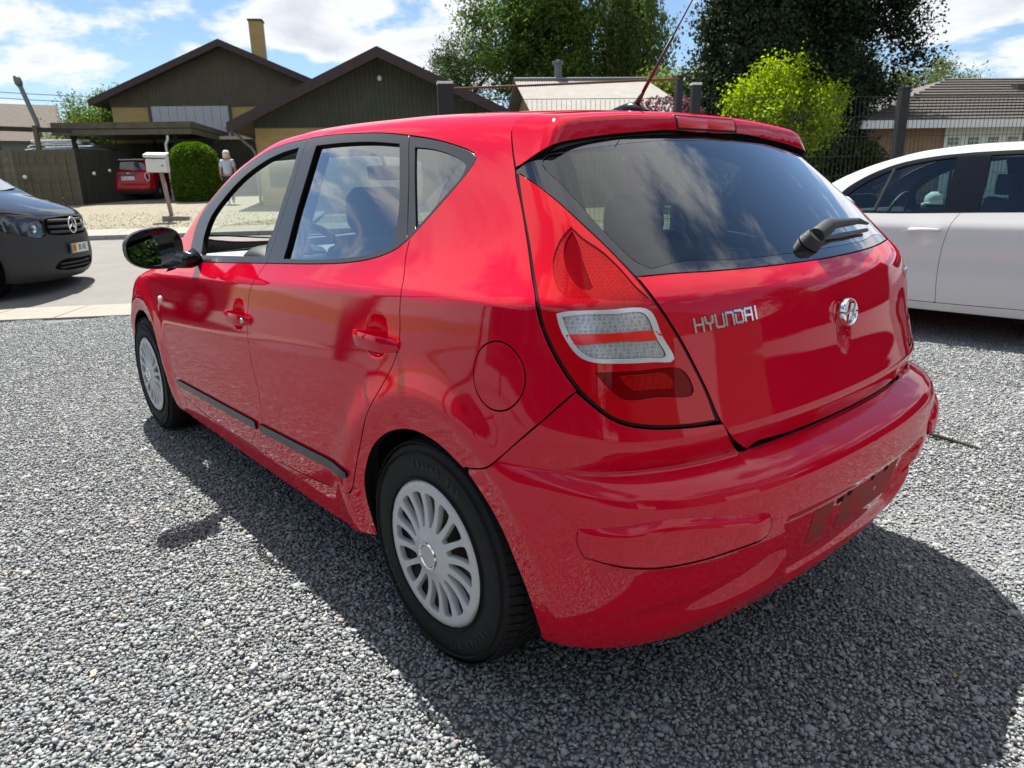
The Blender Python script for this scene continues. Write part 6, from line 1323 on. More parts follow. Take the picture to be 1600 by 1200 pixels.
def build_white_car():
    P0 = np.array([-.53, -5.19, 0.]); car = empty('white_hatchback', tuple(P0), 0, 'white five-door car parked beyond the red car at the right edge', 'car')
    M_w = paint('white_car_paint', (.66, .66, .65), rough=.5)
    F = Hull(spl([-.8, -.5, 0, .6, 2.2, 2.7, 3.2, 3.5], [.76, .83, .885, .89, .89, .88, .82, .72]), .90, spl([.1, .2, .27, .30, .45, .62, .80, .865, .89, .93, .98, 1.1], [-.10, -.050, -.020, -.012, 0, .002, -.012, -.018, -.024, -.042, -.064, -.11]), spl([-.6, 0, .8, 1.6, 2.4], [.54, .58, .61, .59, .54]), 1.42,
             spl([-.7, -.4, 0, .5, 1.0, 1.4, 1.75, 2.1, 2.7], [1.37, 1.42, 1.465, 1.495, 1.50, 1.475, 1.40, 1.27, .96]), spl([1.9, 2.4, 3.0, 3.4, 3.6], [1.02, .98, .90, .80, .66]), 1.8, spl([.2, .4, .6, .9, 1.0, 1.4], [-.62, -.72, -.74, -.69, -.66, -.42]), .22, spl([.2, .4, .6, .8, .9], [3.42, 3.52, 3.53, 3.42, 3.25]), .34)
    D = Dom('ring', (0, 0, .70), .82, 1.3, 18); q = lambda *p: on(F, D, A3(*p))
    dlo_t = q((2.02, .80, .965), (1.98, .74, 1.12), (1.85, .68, 1.23), (1.62, .62, 1.33), (1.35, .60, 1.385), (1.05, .60, 1.41)); dlo_t2 = q((1.05, .60, 1.41), (.6, .60, 1.41), (.2, .60, 1.39), (-.05, .63, 1.34), (-.16, .66, 1.28))
    belt = q((-.16, .66, 1.28), (-.12, .74, 1.15), (.0, .80, 1.03), (.2, .82, .995), (1.02, .83, .98)); belt2 = q((1.02, .83, .98), (1.5, .83, .97), (2.02, .80, .965))
    gap = q((1.02, .83, .98), (1.06, .86, .90), (1.09, .88, .75), (1.10, .885, .5), (1.09, .87, .30)); f_edge = q((2.13, .84, .93), (2.15, .88, .7), (2.14, .885, .5), (2.08, .87, .30))
    r_edge = q((.10, .81, 1.01), (.06, .86, .9), (.10, .88, .76), (.30, .885, .6), (.42, .88, .40), (.46, .87, .31)); sill = q((.46, .87, .30), (1.09, .87, .295)); sill2 = q((1.09, .87, .295), (2.08, .87, .30))
    hole = [dlo_t, dlo_t2, belt[:4], r_edge[0:0] if False else np.vstack([belt[3:4], r_edge]), np.vstack([sill, sill2[1:]]), f_edge[::-1], np.vstack([f_edge[:1], dlo_t[:1]])]
    arch = lambda cx: [q(*[(cx+.36*math.cos(a), .87, .31+.36*math.sin(a)) for a in np.linspace(math.radians(-14), math.radians(194), 20)])]
    def shell_loop():
        b0 = q((3.25, .70, .22), (3.0, .8, .215)); return b0
    lower = q((3.05, .80, .24), (2.99, .82, .24)); a1 = arch(2.62)[0]; s1 = q((2.27, .86, .22), (.37, .86, .22)); a2 = arch(0)[0]; s2 = q((-.37, .84, .24), (-.55, .78, .26))
    half = [q((3.05, 0, .9), (3.05, .35, .88), (3.05, .62, .80), (3.05, .78, .6), (3.05, .80, .24)), lower, a1, s1, a2, s2, q((-.55, .78, .26), (-.55, .78, .6), (-.52, .76, .95), (-.36, .62, 1.25), (-.33, .5, 1.40), (-.36, 0, 1.42))]
    ws = q((1.52, 0, 1.46), (1.60, .35, 1.43), (1.70, .52, 1.38)), q((1.70, .52, 1.38), (2.0, .60, 1.24), (2.25, .70, 1.06), (2.30, .72, 1.02)), q((2.30, .72, 1.02), (2.42, .4, 1.03), (2.46, 0, 1.03))
    wsl = list(ws)+[mir(s) for s in ws[::-1]]
    body = panel('body_shell', F, D, [half+[mir(s) for s in half[::-1]], hole, [mir(s) for s in hole[::-1]], wsl], M_w, car, h=.035)
    panel('windscreen', F, D, [wsl], M_gclear, car, h=.05, off=-.004, flange=0, gap=-.003)
    for sg in (1, -1):
        mm = (lambda s: s) if sg > 0 else (lambda s: [mir(x) for x in s[::-1]])
        d1 = [belt2, np.vstack([belt2[-1:], f_edge[:1]]), f_edge, sill2[::-1], gap[::-1]]; d2 = [belt[3:], gap, sill[::-1], r_edge[::-1]]
        fd = panel('door', F, D, [mm(d1)], M_w, car, h=.03); rd = panel('door', F, D, [mm(d2)], M_w, car, h=.03)
        bp_ = q((1.05, .60, 1.41), (1.03, .70, 1.24), (1.02, .83, .98))
        fo = [q((1.93, .795, .985), (1.92, .74, 1.09), (1.80, .69, 1.20), (1.58, .635, 1.30), (1.33, .615, 1.355), (1.16, .61, 1.37)), q((1.16, .61, 1.37), (1.15, .70, 1.20), (1.14, .81, 1.0)), q((1.14, .82, .995), (1.5, .82, .985), (1.93, .795, .985))]
        ro = [q((.93, .61, 1.375), (.6, .61, 1.375), (.25, .615, 1.355), (.02, .65, 1.29)), q((.02, .65, 1.29), (.06, .74, 1.13), (.16, .80, 1.02)), q((.16, .81, 1.01), (.5, .82, 1.0), (.91, .82, .995)), q((.91, .82, .995), (.91, .70, 1.2), (.93, .61, 1.375))]
        fr1 = panel('window_frame', F, D, [mm([dlo_t, bp_, belt2]), mm(fo)], M_gblk, fd, h=.03, gap=.001, flange=.02, hem=0); fr2 = panel('window_frame', F, D, [mm([dlo_t2, belt, bp_[::-1]]), mm(ro)], M_gblk, rd, h=.03, gap=.001, flange=.02, hem=0)
        M_gw = glass_mat('greenish_window_glass', (.50, .66, .64)); panel('pane', F, D, [mm(fo)], M_gw, fd, h=.05, gap=-.004, off=-.01, flange=0); panel('pane', F, D, [mm(ro)], M_gw, rd, h=.05, gap=-.004, off=-.01, flange=0)
        dv = MB(); a, b = q((1.66, .82, .985))[0], q((1.60, .64, 1.30))[0]; dv.tube([(a[0], a[1]*sg-.01*sg, a[2]), (b[0], b[1]*sg-.01*sg, b[2])], .014, 8); dv.obj('window_divider', M_blk, fd)
        for (hx, dd) in ((1.24, fd), (.24, rd)):
            hb = MB(); hb.tube([(hx+.105, .878*sg, .845), (hx+.09, .915*sg, .848), (hx, .922*sg, .85), (hx-.09, .915*sg, .848), (hx-.105, .878*sg, .845)], [.012, .016, .017, .016, .012], 10); hb.obj('handle', M_w, dd, smooth=True)
        mr = MB(); c = (1.83, .985*sg, 1.02); mr.lathe([(.0, -.07), (.05, -.065), (.085, -.02), (.085, .03), (.05, .075), (0, .085)], c, axis=0, n=20); mr.tube([(1.84, .92*sg, .98), (1.86, .80*sg, .975)], .03, 8); mr.obj('door_mirror', M_w, fd, smooth=True)
        ln_ = MB(); ln_.prism([(.5, .3), (2.1, .3), (2.0, .95), (.3, .97)], 1, .75*sg, .78*sg); ln_.obj('door_lining', M_intd, car)
    CYF = Dom('cylf', (2.4, 0, 0), 1.0, 1.6, 18); qf = lambda *p: on(F, CYF, A3(*p))
    nose = [qf((3.05, .62, .80), (3.05, .78, .6), (3.05, .80, .24)), qf((3.05, .80, .24), (3.5, 0, .22), (3.05, -.80, .24)), qf((3.05, -.80, .24), (3.05, -.78, .6), (3.05, -.62, .80)), qf((3.05, -.62, .80), (3.3, -.3, .86), (3.35, 0, .86), (3.3, .3, .86), (3.05, .62, .80))]
    panel('front_bumper', F, CYF, [nose], M_w, car, h=.05); TP = Dom('top', (0, 0, .3), 1, 1.6, 18); qt = lambda *p: on(F, TP, A3(*p))
    panel('bonnet_front', F, TP, [[qt((3.05, -.62, .8), (3.05, 0, .88), (3.05, .62, .8)), qt((3.05, .62, .8), (3.25, .4, .8), (3.3, 0, .8), (3.25, -.4, .8), (3.05, -.62, .8))]], M_w, car, h=.05)
    CYR = Dom('cyl', (.3, 0, 0), .95, 1.5, 18); qr = lambda *p: on(F, CYR, A3(*p)); e_ = [qr((-.55, .78, .26), (-.55, .78, .6), (-.52, .76, .95), (-.36, .62, 1.25), (-.34, .5, 1.36), (-.38, 0, 1.40)), qr((-.38, 0, 1.40), (-.34, -.5, 1.36), (-.36, -.62, 1.25), (-.52, -.76, .95), (-.55, -.78, .6), (-.55, -.78, .26)), qr((-.55, -.78, .26), (-.7, 0, .26), (-.55, .78, .26))]
    rg = [qr((-.45, -.52, 1.32), (-.44, 0, 1.36), (-.45, .52, 1.32)), qr((-.45, .52, 1.32), (-.6, .60, 1.02)), qr((-.6, .60, 1.02), (-.65, 0, 1.0), (-.6, -.60, 1.02)), qr((-.6, -.6, 1.02), (-.45, -.52, 1.32))]
    panel('tailgate', F, CYR, [e_, rg], M_w, car, h=.05); panel('rear_glass', F, CYR, [rg], M_grear, car, h=.06, off=-.004, gap=-.003, flange=0)
    for (cx, sg) in ((0, 1), (0, -1), (2.62, 1), (2.62, -1)):
        simple_wheel(car, (cx, .77*sg, .315), .315, sg, M_silver); b = MB(); b.lathe([(.38, -.14), (.38, .10)], (cx, .75*sg, .31), axis=1, n=30); b.obj('wheel_arch_liner', M_well, body)
    ub = MB(); ub.box((1.3, 0, .30), (3.4, 1.5, .10)); ub.obj('underbody', M_well, body)
    for y in (.37, -.37):
        s_ = empty('seat'); s_.parent = car; rounded('backrest', s_, M_cloth, [((1.0-.2*h, y, .5+h), .25*k, .09, (1, 0, .3)) for (h, k) in ((0, .95), (.3, 1), (.5, .85), (.56, .55))]); rounded('headrest', s_, M_cloth, [((.88, y, 1.10+h), .12*k, .05, (1, 0, .1)) for (h, k) in ((0, .8), (.07, 1), (.15, .7))])
    rounded('rear_seat', car, M_cloth, [((.12-.2*h, 0, .5+h), .62*k, .09, (1, 0, .3)) for (h, k) in ((0, .95), (.3, 1), (.5, .95), (.56, .8))]); da = MB(); da.prism([(1.85, .5), (1.85, .9), (2.0, .97), (2.4, .95), (2.4, .5)], 1, -.7, .7); da.obj('dashboard', M_intd, car)
    sw = MB(); c = Vector((1.66, .37, .95)); sw.tube([c+Vector((-.07*math.sin(t), .18*math.cos(t), .17*math.sin(t))) for t in np.linspace(0, 6.2832, 30)], .015, 8, cap=False); sw.obj('steering_wheel', M_intd, car)
    return car
def build_van():
    v = empty('grey_van', SN(5.22, 8.05, Zt(8.05)), RZ, 'dark grey van on the road at the left edge', 'van'); M_g = paint('dark_grey_van_paint', (.028, .031, .037), rough=.5)
    F = Hull(spl([-5.2, -4.5, -1, -.4, 0], [.93, .955, .955, .945, .90]), 1.02, spl([.1, .25, .4, .6, .85, 1.0, 1.2], [-.07, -.03, -.008, 0, 0, -.01, -.05]), spl([-5, -2, -1, 0], [.80, .80, .78, .72]), 1.80,
             spl([-5.1, -2.6, -2.0, -1.6, -.9, -.5], [1.88, 1.91, 1.87, 1.73, 1.27, 1.0]), spl([-1.2, -.9, -.6, -.3, -.15, -.05, .02], [1.31, 1.255, 1.17, 1.065, .995, .92, .83]), -1.3, spl([.2, .5, 1.0, 1.8], [-5.0, -5.14, -5.1, -5.0]), .05, spl([.12, .2, .3, .45, .6, .75, .9, 1.0], [-.16, -.06, -.01, .01, .0, -.015, -.04, -.08]), .30, kf=.30, crown=.05)
    CF = Dom('cylf', (-1.15, 0, 0), 1.1, 1.9, 24); qf = lambda *p: on(F, CF, A3(*p)); RG = Dom('ring', (0, 0, .8), .9, 1.5, 20); q = lambda *p: on(F, RG, A3(*p)); TP = Dom('top', (0, 0, .3), 1, 2.0, 24); qt = lambda *p: on(F, TP, A3(*p))
    arch = q(*[(-.86+.385*math.cos(a), -.93, .335+.385*math.sin(a)) for a in np.linspace(math.radians(200), math.radians(-20), 22)]); archr = q(*[(-4.12+.385*math.cos(a), -.93, .335+.385*math.sin(a)) for a in np.linspace(math.radians(200), math.radians(-20), 22)])
    lamp = qf((-.08, -.56, .885), (-.18, -.72, .93), (-.42, -.86, .965), (-.70, -.92, 1.0), (-.70, -.93, .93), (-.45, -.91, .80), (-.25, -.84, .735), (-.10, -.66, .69), (-.06, -.58, .72)); lamp = np.vstack([lamp, lamp[:1]])
    grille = qf((-.03, 0, .93), (-.05, .3, .92), (-.09, .52, .89), (-.05, .56, .74), (.0, .35, .70), (.0, 0, .695), (.0, -.35, .70), (-.05, -.56, .74), (-.09, -.52, .89), (-.05, -.3, .92)); grille = np.vstack([grille, grille[:1]])
    inlet = qf((.0, .42, .385), (.01, 0, .39), (.0, -.42, .385), (-.02, -.55, .30), (-.0, -.30, .25), (.0, 0, .245), (-.0, .30, .25), (-.02, .55, .30)); inlet = np.vstack([inlet, inlet[:1]])
    hood_edge = qf((-.72, -.93, 1.03), (-.45, -.88, 1.00), (-.20, -.74, .965), (-.10, -.55, .945), (-.06, -.3, .945), (-.05, 0, .945))
    a_f = q(*[(-.86+.385*math.cos(a), -.93, .335+.385*math.sin(a)) for a in np.linspace(math.radians(60), math.radians(-28), 10)])
    low_e = qf((-.55, -.93, .17), (-.3, -.86, .15), (-.12, -.6, .14), (-.05, 0, .14)); ups = qf((-.665, -.94, .67), (-.70, -.94, .85), (-.72, -.93, 1.03))
    half = [ups, hood_edge]; hm = [mir(s) for s in half[::-1]]; bl = [low_e]; 
    left_arch = on(F, CF, a_f)
    loop = half+hm+[mir(left_arch)[::-1] if False else mir(left_arch[::-1]), ]
    loop = [ups, hood_edge, mir(hood_edge), mir(ups), left_arch*[1, -1, 1], np.vstack([left_arch[-1:]*[1, -1, 1], mir(low_e)[0:0], low_e*[1, -1, 1]]), mir(low_e*[1, -1, 1])[0:0] if False else low_e[::-1], np.vstack([low_e[:1], left_arch[::-1]])]
    fb = panel('front_bumper', F, CF, [loop, [lamp], [mir(lamp)], [grille], [inlet]], mat('charcoal_bumper', (.032, .033, .035), .5, spec=.35), v, h=.03)
    for sg in (1, -1):
        L = lamp if sg > 0 else mir(lamp); hl = empty('headlamp'); hl.parent = v; panel('bowl', F, CF, [[L]], mat('dark_lamp_bowl', (.05, .055, .06), .2, metal=.5), hl, h=.03, off=-.035, gap=0, flange=0); panel('lens', F, CF, [[L]], glass_mat('headlamp_lens', (.85, .88, .9)), hl, h=.03, gap=.001, flange=0)
        for (y_, z_, x_, r_) in ((-.69, .80, -.16, .048), (-.82, .855, -.34, .05)):
            b = MB(); b.lathe([(0, 0), (r_*.6, .006), (r_, .03), (r_*1.1, .035)], (0, 0, 0), axis=0, n=20); o = mesh_obj('projector', [(x_-.03+p[0], (y_+p[1])*sg, z_+p[2]) for p in b.v], b.f, M_chrome, hl, smooth=True)
    gb = panel('grille', F, CF, [[grille]], M_well, v, h=.04, off=-.04, gap=-.004, flange=0); 
    for (z_, hw_) in ((.875, .47), (.80, .49), (.735, .47)):
        ys = np.linspace(-hw_, hw_, 21); p = qf(*[(-.03, y_, z_+.02*abs(y_)) for y_ in ys]); b = MB(); b.tube([tuple(a_-np.array([.018, 0, 0])) for a_ in p], .019, 8); b.obj('grille_bar', M_plast, gb, smooth=True)
    st = empty('star_emblem'); st.parent = gb; c0 = qf((0, 0, .815))[0]+np.array([.012, 0, 0]); b = MB(); b.tube([(c0[0], .10*math.cos(t), c0[2]+.10*math.sin(t)) for t in np.linspace(0, 6.2832, 36)], .009, 8, cap=False); b.obj('ring', M_chrome, st, smooth=True)
    for k in range(3): a = math.pi/2+k*2.0944; b = MB(); b.tube([(c0[0], 0, c0[2]), (c0[0], .097*math.cos(a), c0[2]+.097*math.sin(a))], [.018, .004], 6); b.obj('arm', M_chrome, st)
    ib = panel('lower_grille', F, CF, [[inlet]], M_well, v, h=.05, off=-.03, gap=-.004, flange=0)
    for z_ in (.34, .29): p = qf(*[(.0, y_, z_) for y_ in np.linspace(-.42, .42, 11)]); b = MB(); b.tube([tuple(a_-np.array([.012, 0, 0])) for a_ in p], .010, 6); b.obj('grille_bar', M_plast, ib)
    c = qf((0, 0, .52))[0]; plate(v, (c[0]+.016, 0, .52), (0, 1, 0), (0, 0, 1), True, 'EB', '30 142')
    bon = [q((-.72, -.93, 1.03))*0+hood_edge[0:1] if False else hood_edge, mir(hood_edge), q((-.72, .93, 1.03), (-1.02, .86, 1.20)), qt((-1.02, .86, 1.2), (-.92, .5, 1.3), (-.88, 0, 1.3), (-.92, -.5, 1.3), (-1.02, -.86, 1.2)), q((-1.02, -.86, 1.20), (-.72, -.93, 1.03))]
    panel('bonnet', F, TP, [bon], M_g, v, h=.04)
    wsl = [q((-1.02, -.82, 1.24), (-1.4, -.80, 1.50), (-1.80, -.76, 1.74)), q((-1.80, -.76, 1.74), (-1.75, 0, 1.84), (-1.80, .76, 1.74)), q((-1.80, .76, 1.74), (-1.4, .80, 1.5), (-1.02, .82, 1.24)), q((-1.02, .82, 1.24), (-.93, .4, 1.28), (-.9, 0, 1.29), (-.93, -.4, 1.28), (-1.02, -.82, 1.24))]
    panel('windscreen', F, RG, [wsl], M_grear, v, h=.06, off=-.003, flange=0)
    sw = [q((-1.25, -.88, 1.12), (-1.55, -.82, 1.42), (-1.78, -.80, 1.62), (-2.2, -.80, 1.66)), q((-2.2, -.80, 1.66), (-2.2, -.92, 1.10)), q((-2.2, -.92, 1.10), (-1.25, -.88, 1.12))]
    side = [q((-.665, -.94, .67), (-.70, -.94, .85), (-.72, -.93, 1.03), (-1.02, -.86, 1.20)), q((-1.02, -.84, 1.23), (-1.4, -.81, 1.49), (-1.82, -.77, 1.73), (-1.78, -.4, 1.82), (-1.74, 0, 1.85))]
    rr = q((-4.95, 0, 1.88), (-4.95, -.6, 1.82), (-4.95, -.85, 1.5), (-4.95, -.93, 1.0), (-4.95, -.93, .25)); bt = q((-4.95, -.93, .25), (-4.5, -.93, .24)), archr[::1], q((-3.74, -.93, .22), (-1.25, -.93, .22)), arch[:14]
    hs = [*side, q((-1.74, 0, 1.85), (-3, 0, 1.9), (-4.95, 0, 1.88)), rr, *bt, np.vstack([arch[13:14], side[0][:1]])]
    V, N, Fc = panel_mesh(F, RG, [hs, sw], h=.06)
    for sg in (1, -1): mesh_obj('body_side', V*[1, sg, 1], (Fc if sg > 0 else flip(Fc)), M_g, v, normals=N*[1, sg, 1])
    V, N, Fc = panel_mesh(F, RG, [sw], h=.08, off=-.004, flange=0, gap=-.002)
    for sg in (1, -1): mesh_obj('side_pane', V*[1, sg, 1], (Fc if sg > 0 else flip(Fc)), M_grear, v, normals=N*[1, sg, 1])
    bk = MB(); bk.box((-4.98, 0, 1.0), (.06, 1.72, 1.5), bev=.02); bk.obj('rear_door', M_g, v); ub = MB(); ub.box((-2.5, 0, .42), (4.4, 1.6, .2)); ub.obj('underbody', M_well, v); cab = MB(); cab.box((-2.35, 0, .95), (.08, 1.6, 1.3)); cab.obj('bulkhead', M_intd, v)
    for (cx, sg) in ((-.86, 1), (-.86, -1), (-4.12, 1), (-4.12, -1)): simple_wheel(v, (cx, .83*sg, .335), .335, sg, M_silver, .215); b = MB(); b.lathe([(.40, -.16), (.40, .10)], (cx, .80*sg, .335), axis=1, n=30); b.obj('wheel_arch_liner', M_well, v)
    return v
def build_mini():
    m = place('small_red_hatchback', 10.62, 24.8+.62, 'small red car with white number plate parked under the carport', 'car', rz=math.pi/2+math.radians(4)); M_r = paint('crimson_paint', (.38, .004, .014))
    F = Hull(spl([-.8, -.5, -.2, 0, 1.5, 2.5, 3.1], [.74, .815, .85, .862, .865, .85, .72]), .90, spl([.1, .2, .32, .5, .7, .85, .95, 1.1], [-.12, -.06, -.02, 0, .0, -.012, -.03, -.06]), spl([-.6, 0, 1., 1.8], [.56, .59, .61, .58]), 1.36,
             spl([-.6, -.3, 0, .6, 1.2, 1.55, 2.2], [1.34, 1.385, 1.405, 1.415, 1.405, 1.33, .98]), spl([1.4, 1.9, 2.5, 3.0, 3.2], [1.02, .97, .90, .78, .6]), 1.4, spl([.18, .28, .40, .55, .7, .85, .93, 1.0, 1.35], [-.50, -.60, -.655, -.665, -.64, -.61, -.585, -.53, -.38]), .16, spl([.2, .5, .7, .85], [3.0, 3.12, 3.1, 2.9]), .35, kr=.34)
    C = Dom('cyl', (.35, 0, 0), .95, 1.5, 20); q = lambda *p: on(F, C, A3(*p)); R = Dom('ring', (0, 0, .7), .82, 1.3, 18); r = lambda *p: on(F, R, A3(*p))
    ell = lambda y, z, a, b, n=24: [q(*[(-.6, y+a*math.cos(t), z+b*math.sin(t)) for t in np.linspace(0, 2*math.pi, n)])]
    win = [q((-.40, -.50, 1.315), (-.39, 0, 1.335), (-.40, .50, 1.315)), q((-.40, .50, 1.315), (-.46, .60, 1.15), (-.52, .64, 1.02)), q((-.52, .64, 1.02), (-.56, 0, .995), (-.52, -.64, 1.02)), q((-.52, -.64, 1.02), (-.46, -.60, 1.15), (-.40, -.50, 1.315))]
    l1 = ell(.66, .78, .085, .135); l2 = [mir(l1[0])]; rear = [q((-.2, .70, 1.34), (-.36, .45, 1.37), (-.38, 0, 1.38), (-.36, -.45, 1.37), (-.2, -.70, 1.34)), q((-.12, -.66, 1.30), (-.2, -.80, .95), (-.35, -.84, .66), (-.36, -.84, .36)), q((-.36, -.84, .36), (-.58, -.5, .33), (-.62, 0, .33), (-.58, .5, .33), (-.36, .84, .36)), q((-.36, .84, .36), (-.35, .84, .66), (-.2, .80, .95), (-.12, .66, 1.30))]
    rear[1][0] = rear[0][-1]; rear[3][-1] = rear[0][0]
    body = panel('rear_body', F, C, [rear, win, l1, l2], M_r, m, h=.03); panel('rear_glass', F, C, [win], M_grear, m, h=.06, off=-.004, gap=-.002, flange=0)
    for L in (l1, l2):
        o = panel('rear_lamp', F, C, [L], M_lensd, m, h=.03, gap=.001, flange=.01, hem=0); c = L[0].mean(0); b = MB(); b.tube([tuple(p) for p in L[0]], .011, 8, cap=False); b.obj('chrome_ring', M_chrome, o, smooth=True)
    val = [q((-.36, .84, .36), (-.58, .5, .33), (-.62, 0, .33), (-.58, -.5, .33), (-.36, -.84, .36)), q((-.36, -.84, .36), (-.36, -.82, .22)), q((-.36, -.82, .22), (-.5, 0, .20), (-.36, .82, .22)), q((-.36, .82, .22), (-.36, .84, .36))]
    panel('valance', F, C, [val], M_plast, m, h=.06)
    hb = [q((-.6, -.30, .90), (-.62, 0, .905), (-.6, .30, .90)), q((-.6, .30, .90), (-.6, .34, .86), (-.6, .30, .825)), q((-.6, .30, .825), (-.62, 0, .82), (-.6, -.30, .825)), q((-.6, -.30, .825), (-.6, -.34, .86), (-.6, -.30, .90))]
    panel('handle_bar', F, C, [hb], M_blk, m, h=.03, off=.012, flange=.012, hem=0, gap=0); em = q((-.6, 0, .90))[0]; b = MB(); b.tube([(em[0]-.016, -.09, .895), (em[0]-.022, 0, .90), (em[0]-.016, .09, .895)], [.005, .018, .005], 8); b.obj('wing_badge', M_chrome, m)
    c = q((-.6, 0, .72))[0]; plate(m, (c[0]-.014, 0, .735), (0, -1, 0), (0, 0, 1), False, 'CK', '62 113', w=.46)
    for y in (.42, -.42): c = q((-.6, y, .40))[0]; b = MB(); b.box((c[0]-.006, y, .375), (.02, .14, .022), bev=.004); b.obj('reflector', M_lensb, m)
    c = q((-.6, .47, .58))[0]; b = MB(); b.lathe([(0, -.016), (.03, -.014), (.034, 0)], (c[0], .50, .60), axis=0, n=16); b.obj('sticker_disc', mat('amber_disc', (.5, .28, .03), .4), m)
    rf = [r((-.36, 0, 1.38), (-.34, .45, 1.37), (-.2, .68, 1.33)), r((-.2, .68, 1.33), (.6, .66, 1.36), (1.35, .6, 1.33)), r((1.35, .6, 1.33), (1.45, 0, 1.37), (1.35, -.6, 1.33)), r((1.35, -.6, 1.33), (.6, -.66, 1.36), (-.2, -.68, 1.33)), r((-.2, -.68, 1.33), (-.34, -.45, 1.37), (-.36, 0, 1.38))]
    panel('roof', F, R, [rf], mat('silver_grey_roof', (.42, .44, .45), .35, coat=1), m, h=.06)
    sd = [r((-.12, .78, .97), (.6, .80, .95), (1.6, .80, .94), (2.0, .8, .95)), r((2.0, .8, .95), (2.6, .78, .88), (2.9, .7, .7), (2.9, .74, .25)), r((2.9, .74, .25), (2.85, .78, .25)), r(*[(2.495+.34*math.cos(a), .84, .30+.34*math.sin(a)) for a in np.linspace(-.2, 3.3, 18)]), r((2.15, .84, .22), (.35, .84, .22)), r(*[(.34*math.cos(a), .84, .30+.34*math.sin(a)) for a in np.linspace(-.2, 3.3, 18)]), r((-.34, .84, .36), (-.33, .84, .66), (-.18, .80, .95))]
    gs = [r((-.18, .69, 1.31), (.6, .66, 1.345), (1.35, .6, 1.31)), r((1.35, .6, 1.31), (1.75, .70, 1.1), (1.95, .78, .97)), r((1.95, .78, .97), (.6, .80, .965), (-.10, .77, .985)), r((-.1, .77, .985), (-.18, .69, 1.31))]
    for lp, nm, mt in ((sd, 'body_side', M_r), (gs, 'side_glass', M_grear)):
        V, N, Fc = panel_mesh(F, R, [lp], h=.06, flange=0)
        for sg in (1, -1): mesh_obj(nm, V*[1, sg, 1], (Fc if sg > 0 else flip(Fc)), mt, m, normals=N*[1, sg, 1])
    TP = Dom('top', (0, 0, .3), 1, 1.6, 18); t_ = lambda *p: on(F, TP, A3(*p)); panel('bonnet', F, TP, [[t_((2.0, -.76, 1), (1.9, 0, 1), (2.0, .76, 1)), t_((2.0, .76, 1), (2.6, .72, .9), (2.85, .5, .8), (2.95, 0, .8), (2.85, -.5, .8), (2.6, -.72, .9), (2.0, -.76, 1))]], M_r, m, h=.08, flange=0)
    sp = MB(); sp.box((-.37, 0, 1.372), (.16, 1.12, .035), Euler((0, -.12, 0)), bev=.012); sp.obj('roof_spoiler', mat('silver_grey_roof', (.42, .44, .45)), m)
    wp = MB(); wp.tube([(-.60, .0, 1.01), (-.54, .2, 1.045), (-.53, .38, 1.05)], [.018, .01, .006], 8); wp.obj('rear_wiper', M_blk, m)
    for (cx, sg) in ((0, 1), (0, -1), (2.495, 1), (2.495, -1)): simple_wheel(m, (cx, .745*sg, .30), .30, sg, M_silver, .19)
    ub = MB(); ub.box((1.2, 0, .30), (3.2, 1.4, .14)); ub.obj('underbody', M_well, m); it = MB(); it.box((1.2, 0, .62), (3.0, 1.44, .5)); it.obj('cabin_floor', M_intd, m)
    for y in (.34, -.34): rounded('headrest', m, M_cloth, [((.55, y, 1.02+h), .13*k, .05, (1, 0, .1)) for (h, k) in ((0, .8), (.07, 1), (.16, .7))])
    return m
def build_silver_car():
    c = place('silver_estate', 12.9, 26.6, 'silver estate car with roof rails half hidden behind the plank fence', 'car', dz=.35); M_s = paint('silver_blue_paint', (.34, .38, .44), rough=.4)
    def loft(nm, prof, mt):
        """prof: (x, z, half width) rows bottom to top on each station"""
        b = MB(); st = prof; n = len(st[0]); vs = [p for row in st for p in row]; fs = []
        for i in range(len(st)-1):
            for k in range(n-1): fs.append((i*n+k, i*n+k+1, (i+1)*n+k+1, (i+1)*n+k))
        b.add(vs, fs); return b.obj(nm, mt, c, smooth=True)
    xs = np.linspace(-2.2, 2.2, 40); zt = spl([-2.3, -2.0, -1.55, -.9, .4, 1.2, 1.75, 2.1, 2.3], [.92, 1.22, 1.40, 1.47, 1.49, 1.44, 1.2, 1.0, .8]); rows = []
    for x in xs:
        t = float(zt(x)); row = []
        for a in np.linspace(0, math.pi, 15): row.append((x, -.62*abs(math.cos(a))**.55*(1 if math.cos(a) > 0 else -1), t-.15+.15*math.sin(a)**.7))
        rows.append(row)
    loft('roof', rows, M_s); b = MB(); b.prism([(-2.25, .25), (2.25, .25), (2.3, .75), (1.9, .95), (-2.1, .98), (-2.3, .7)], 1, -.87, .87); b.obj('lower_body', M_s, c)
    g = MB(); g.prism([(-1.95, .97), (1.75, .95), (1.15, 1.33), (-1.6, 1.33)], 1, -.74, .74); g.obj('glasshouse', M_winb, c)
    for y in (-.55, .55):
        r = MB(); r.tube([(-1.3, y, 1.46), (-1.2, y, 1.53), (.9, y, 1.555), (1.05, y, 1.49)], .02, 8); r.obj('roof_rail', M_chrome, c)
    for x in (-.9, .5): r = MB(); r.box((x, 0, 1.60), (.07, 1.25, .035), bev=.01); r.obj('cross_bar', M_silver, c)
    bx = MB(); bx.box((-.2, -.30, 1.66), (2.0, .40, .09), bev=.03); bx.obj('roof_plank', M_white, c)
    for (cx, sg) in ((-1.35, 1), (-1.35, -1), (1.35, 1), (1.35, -1)): simple_wheel(c, (cx, .78*sg, .31), .31, sg, M_silver)
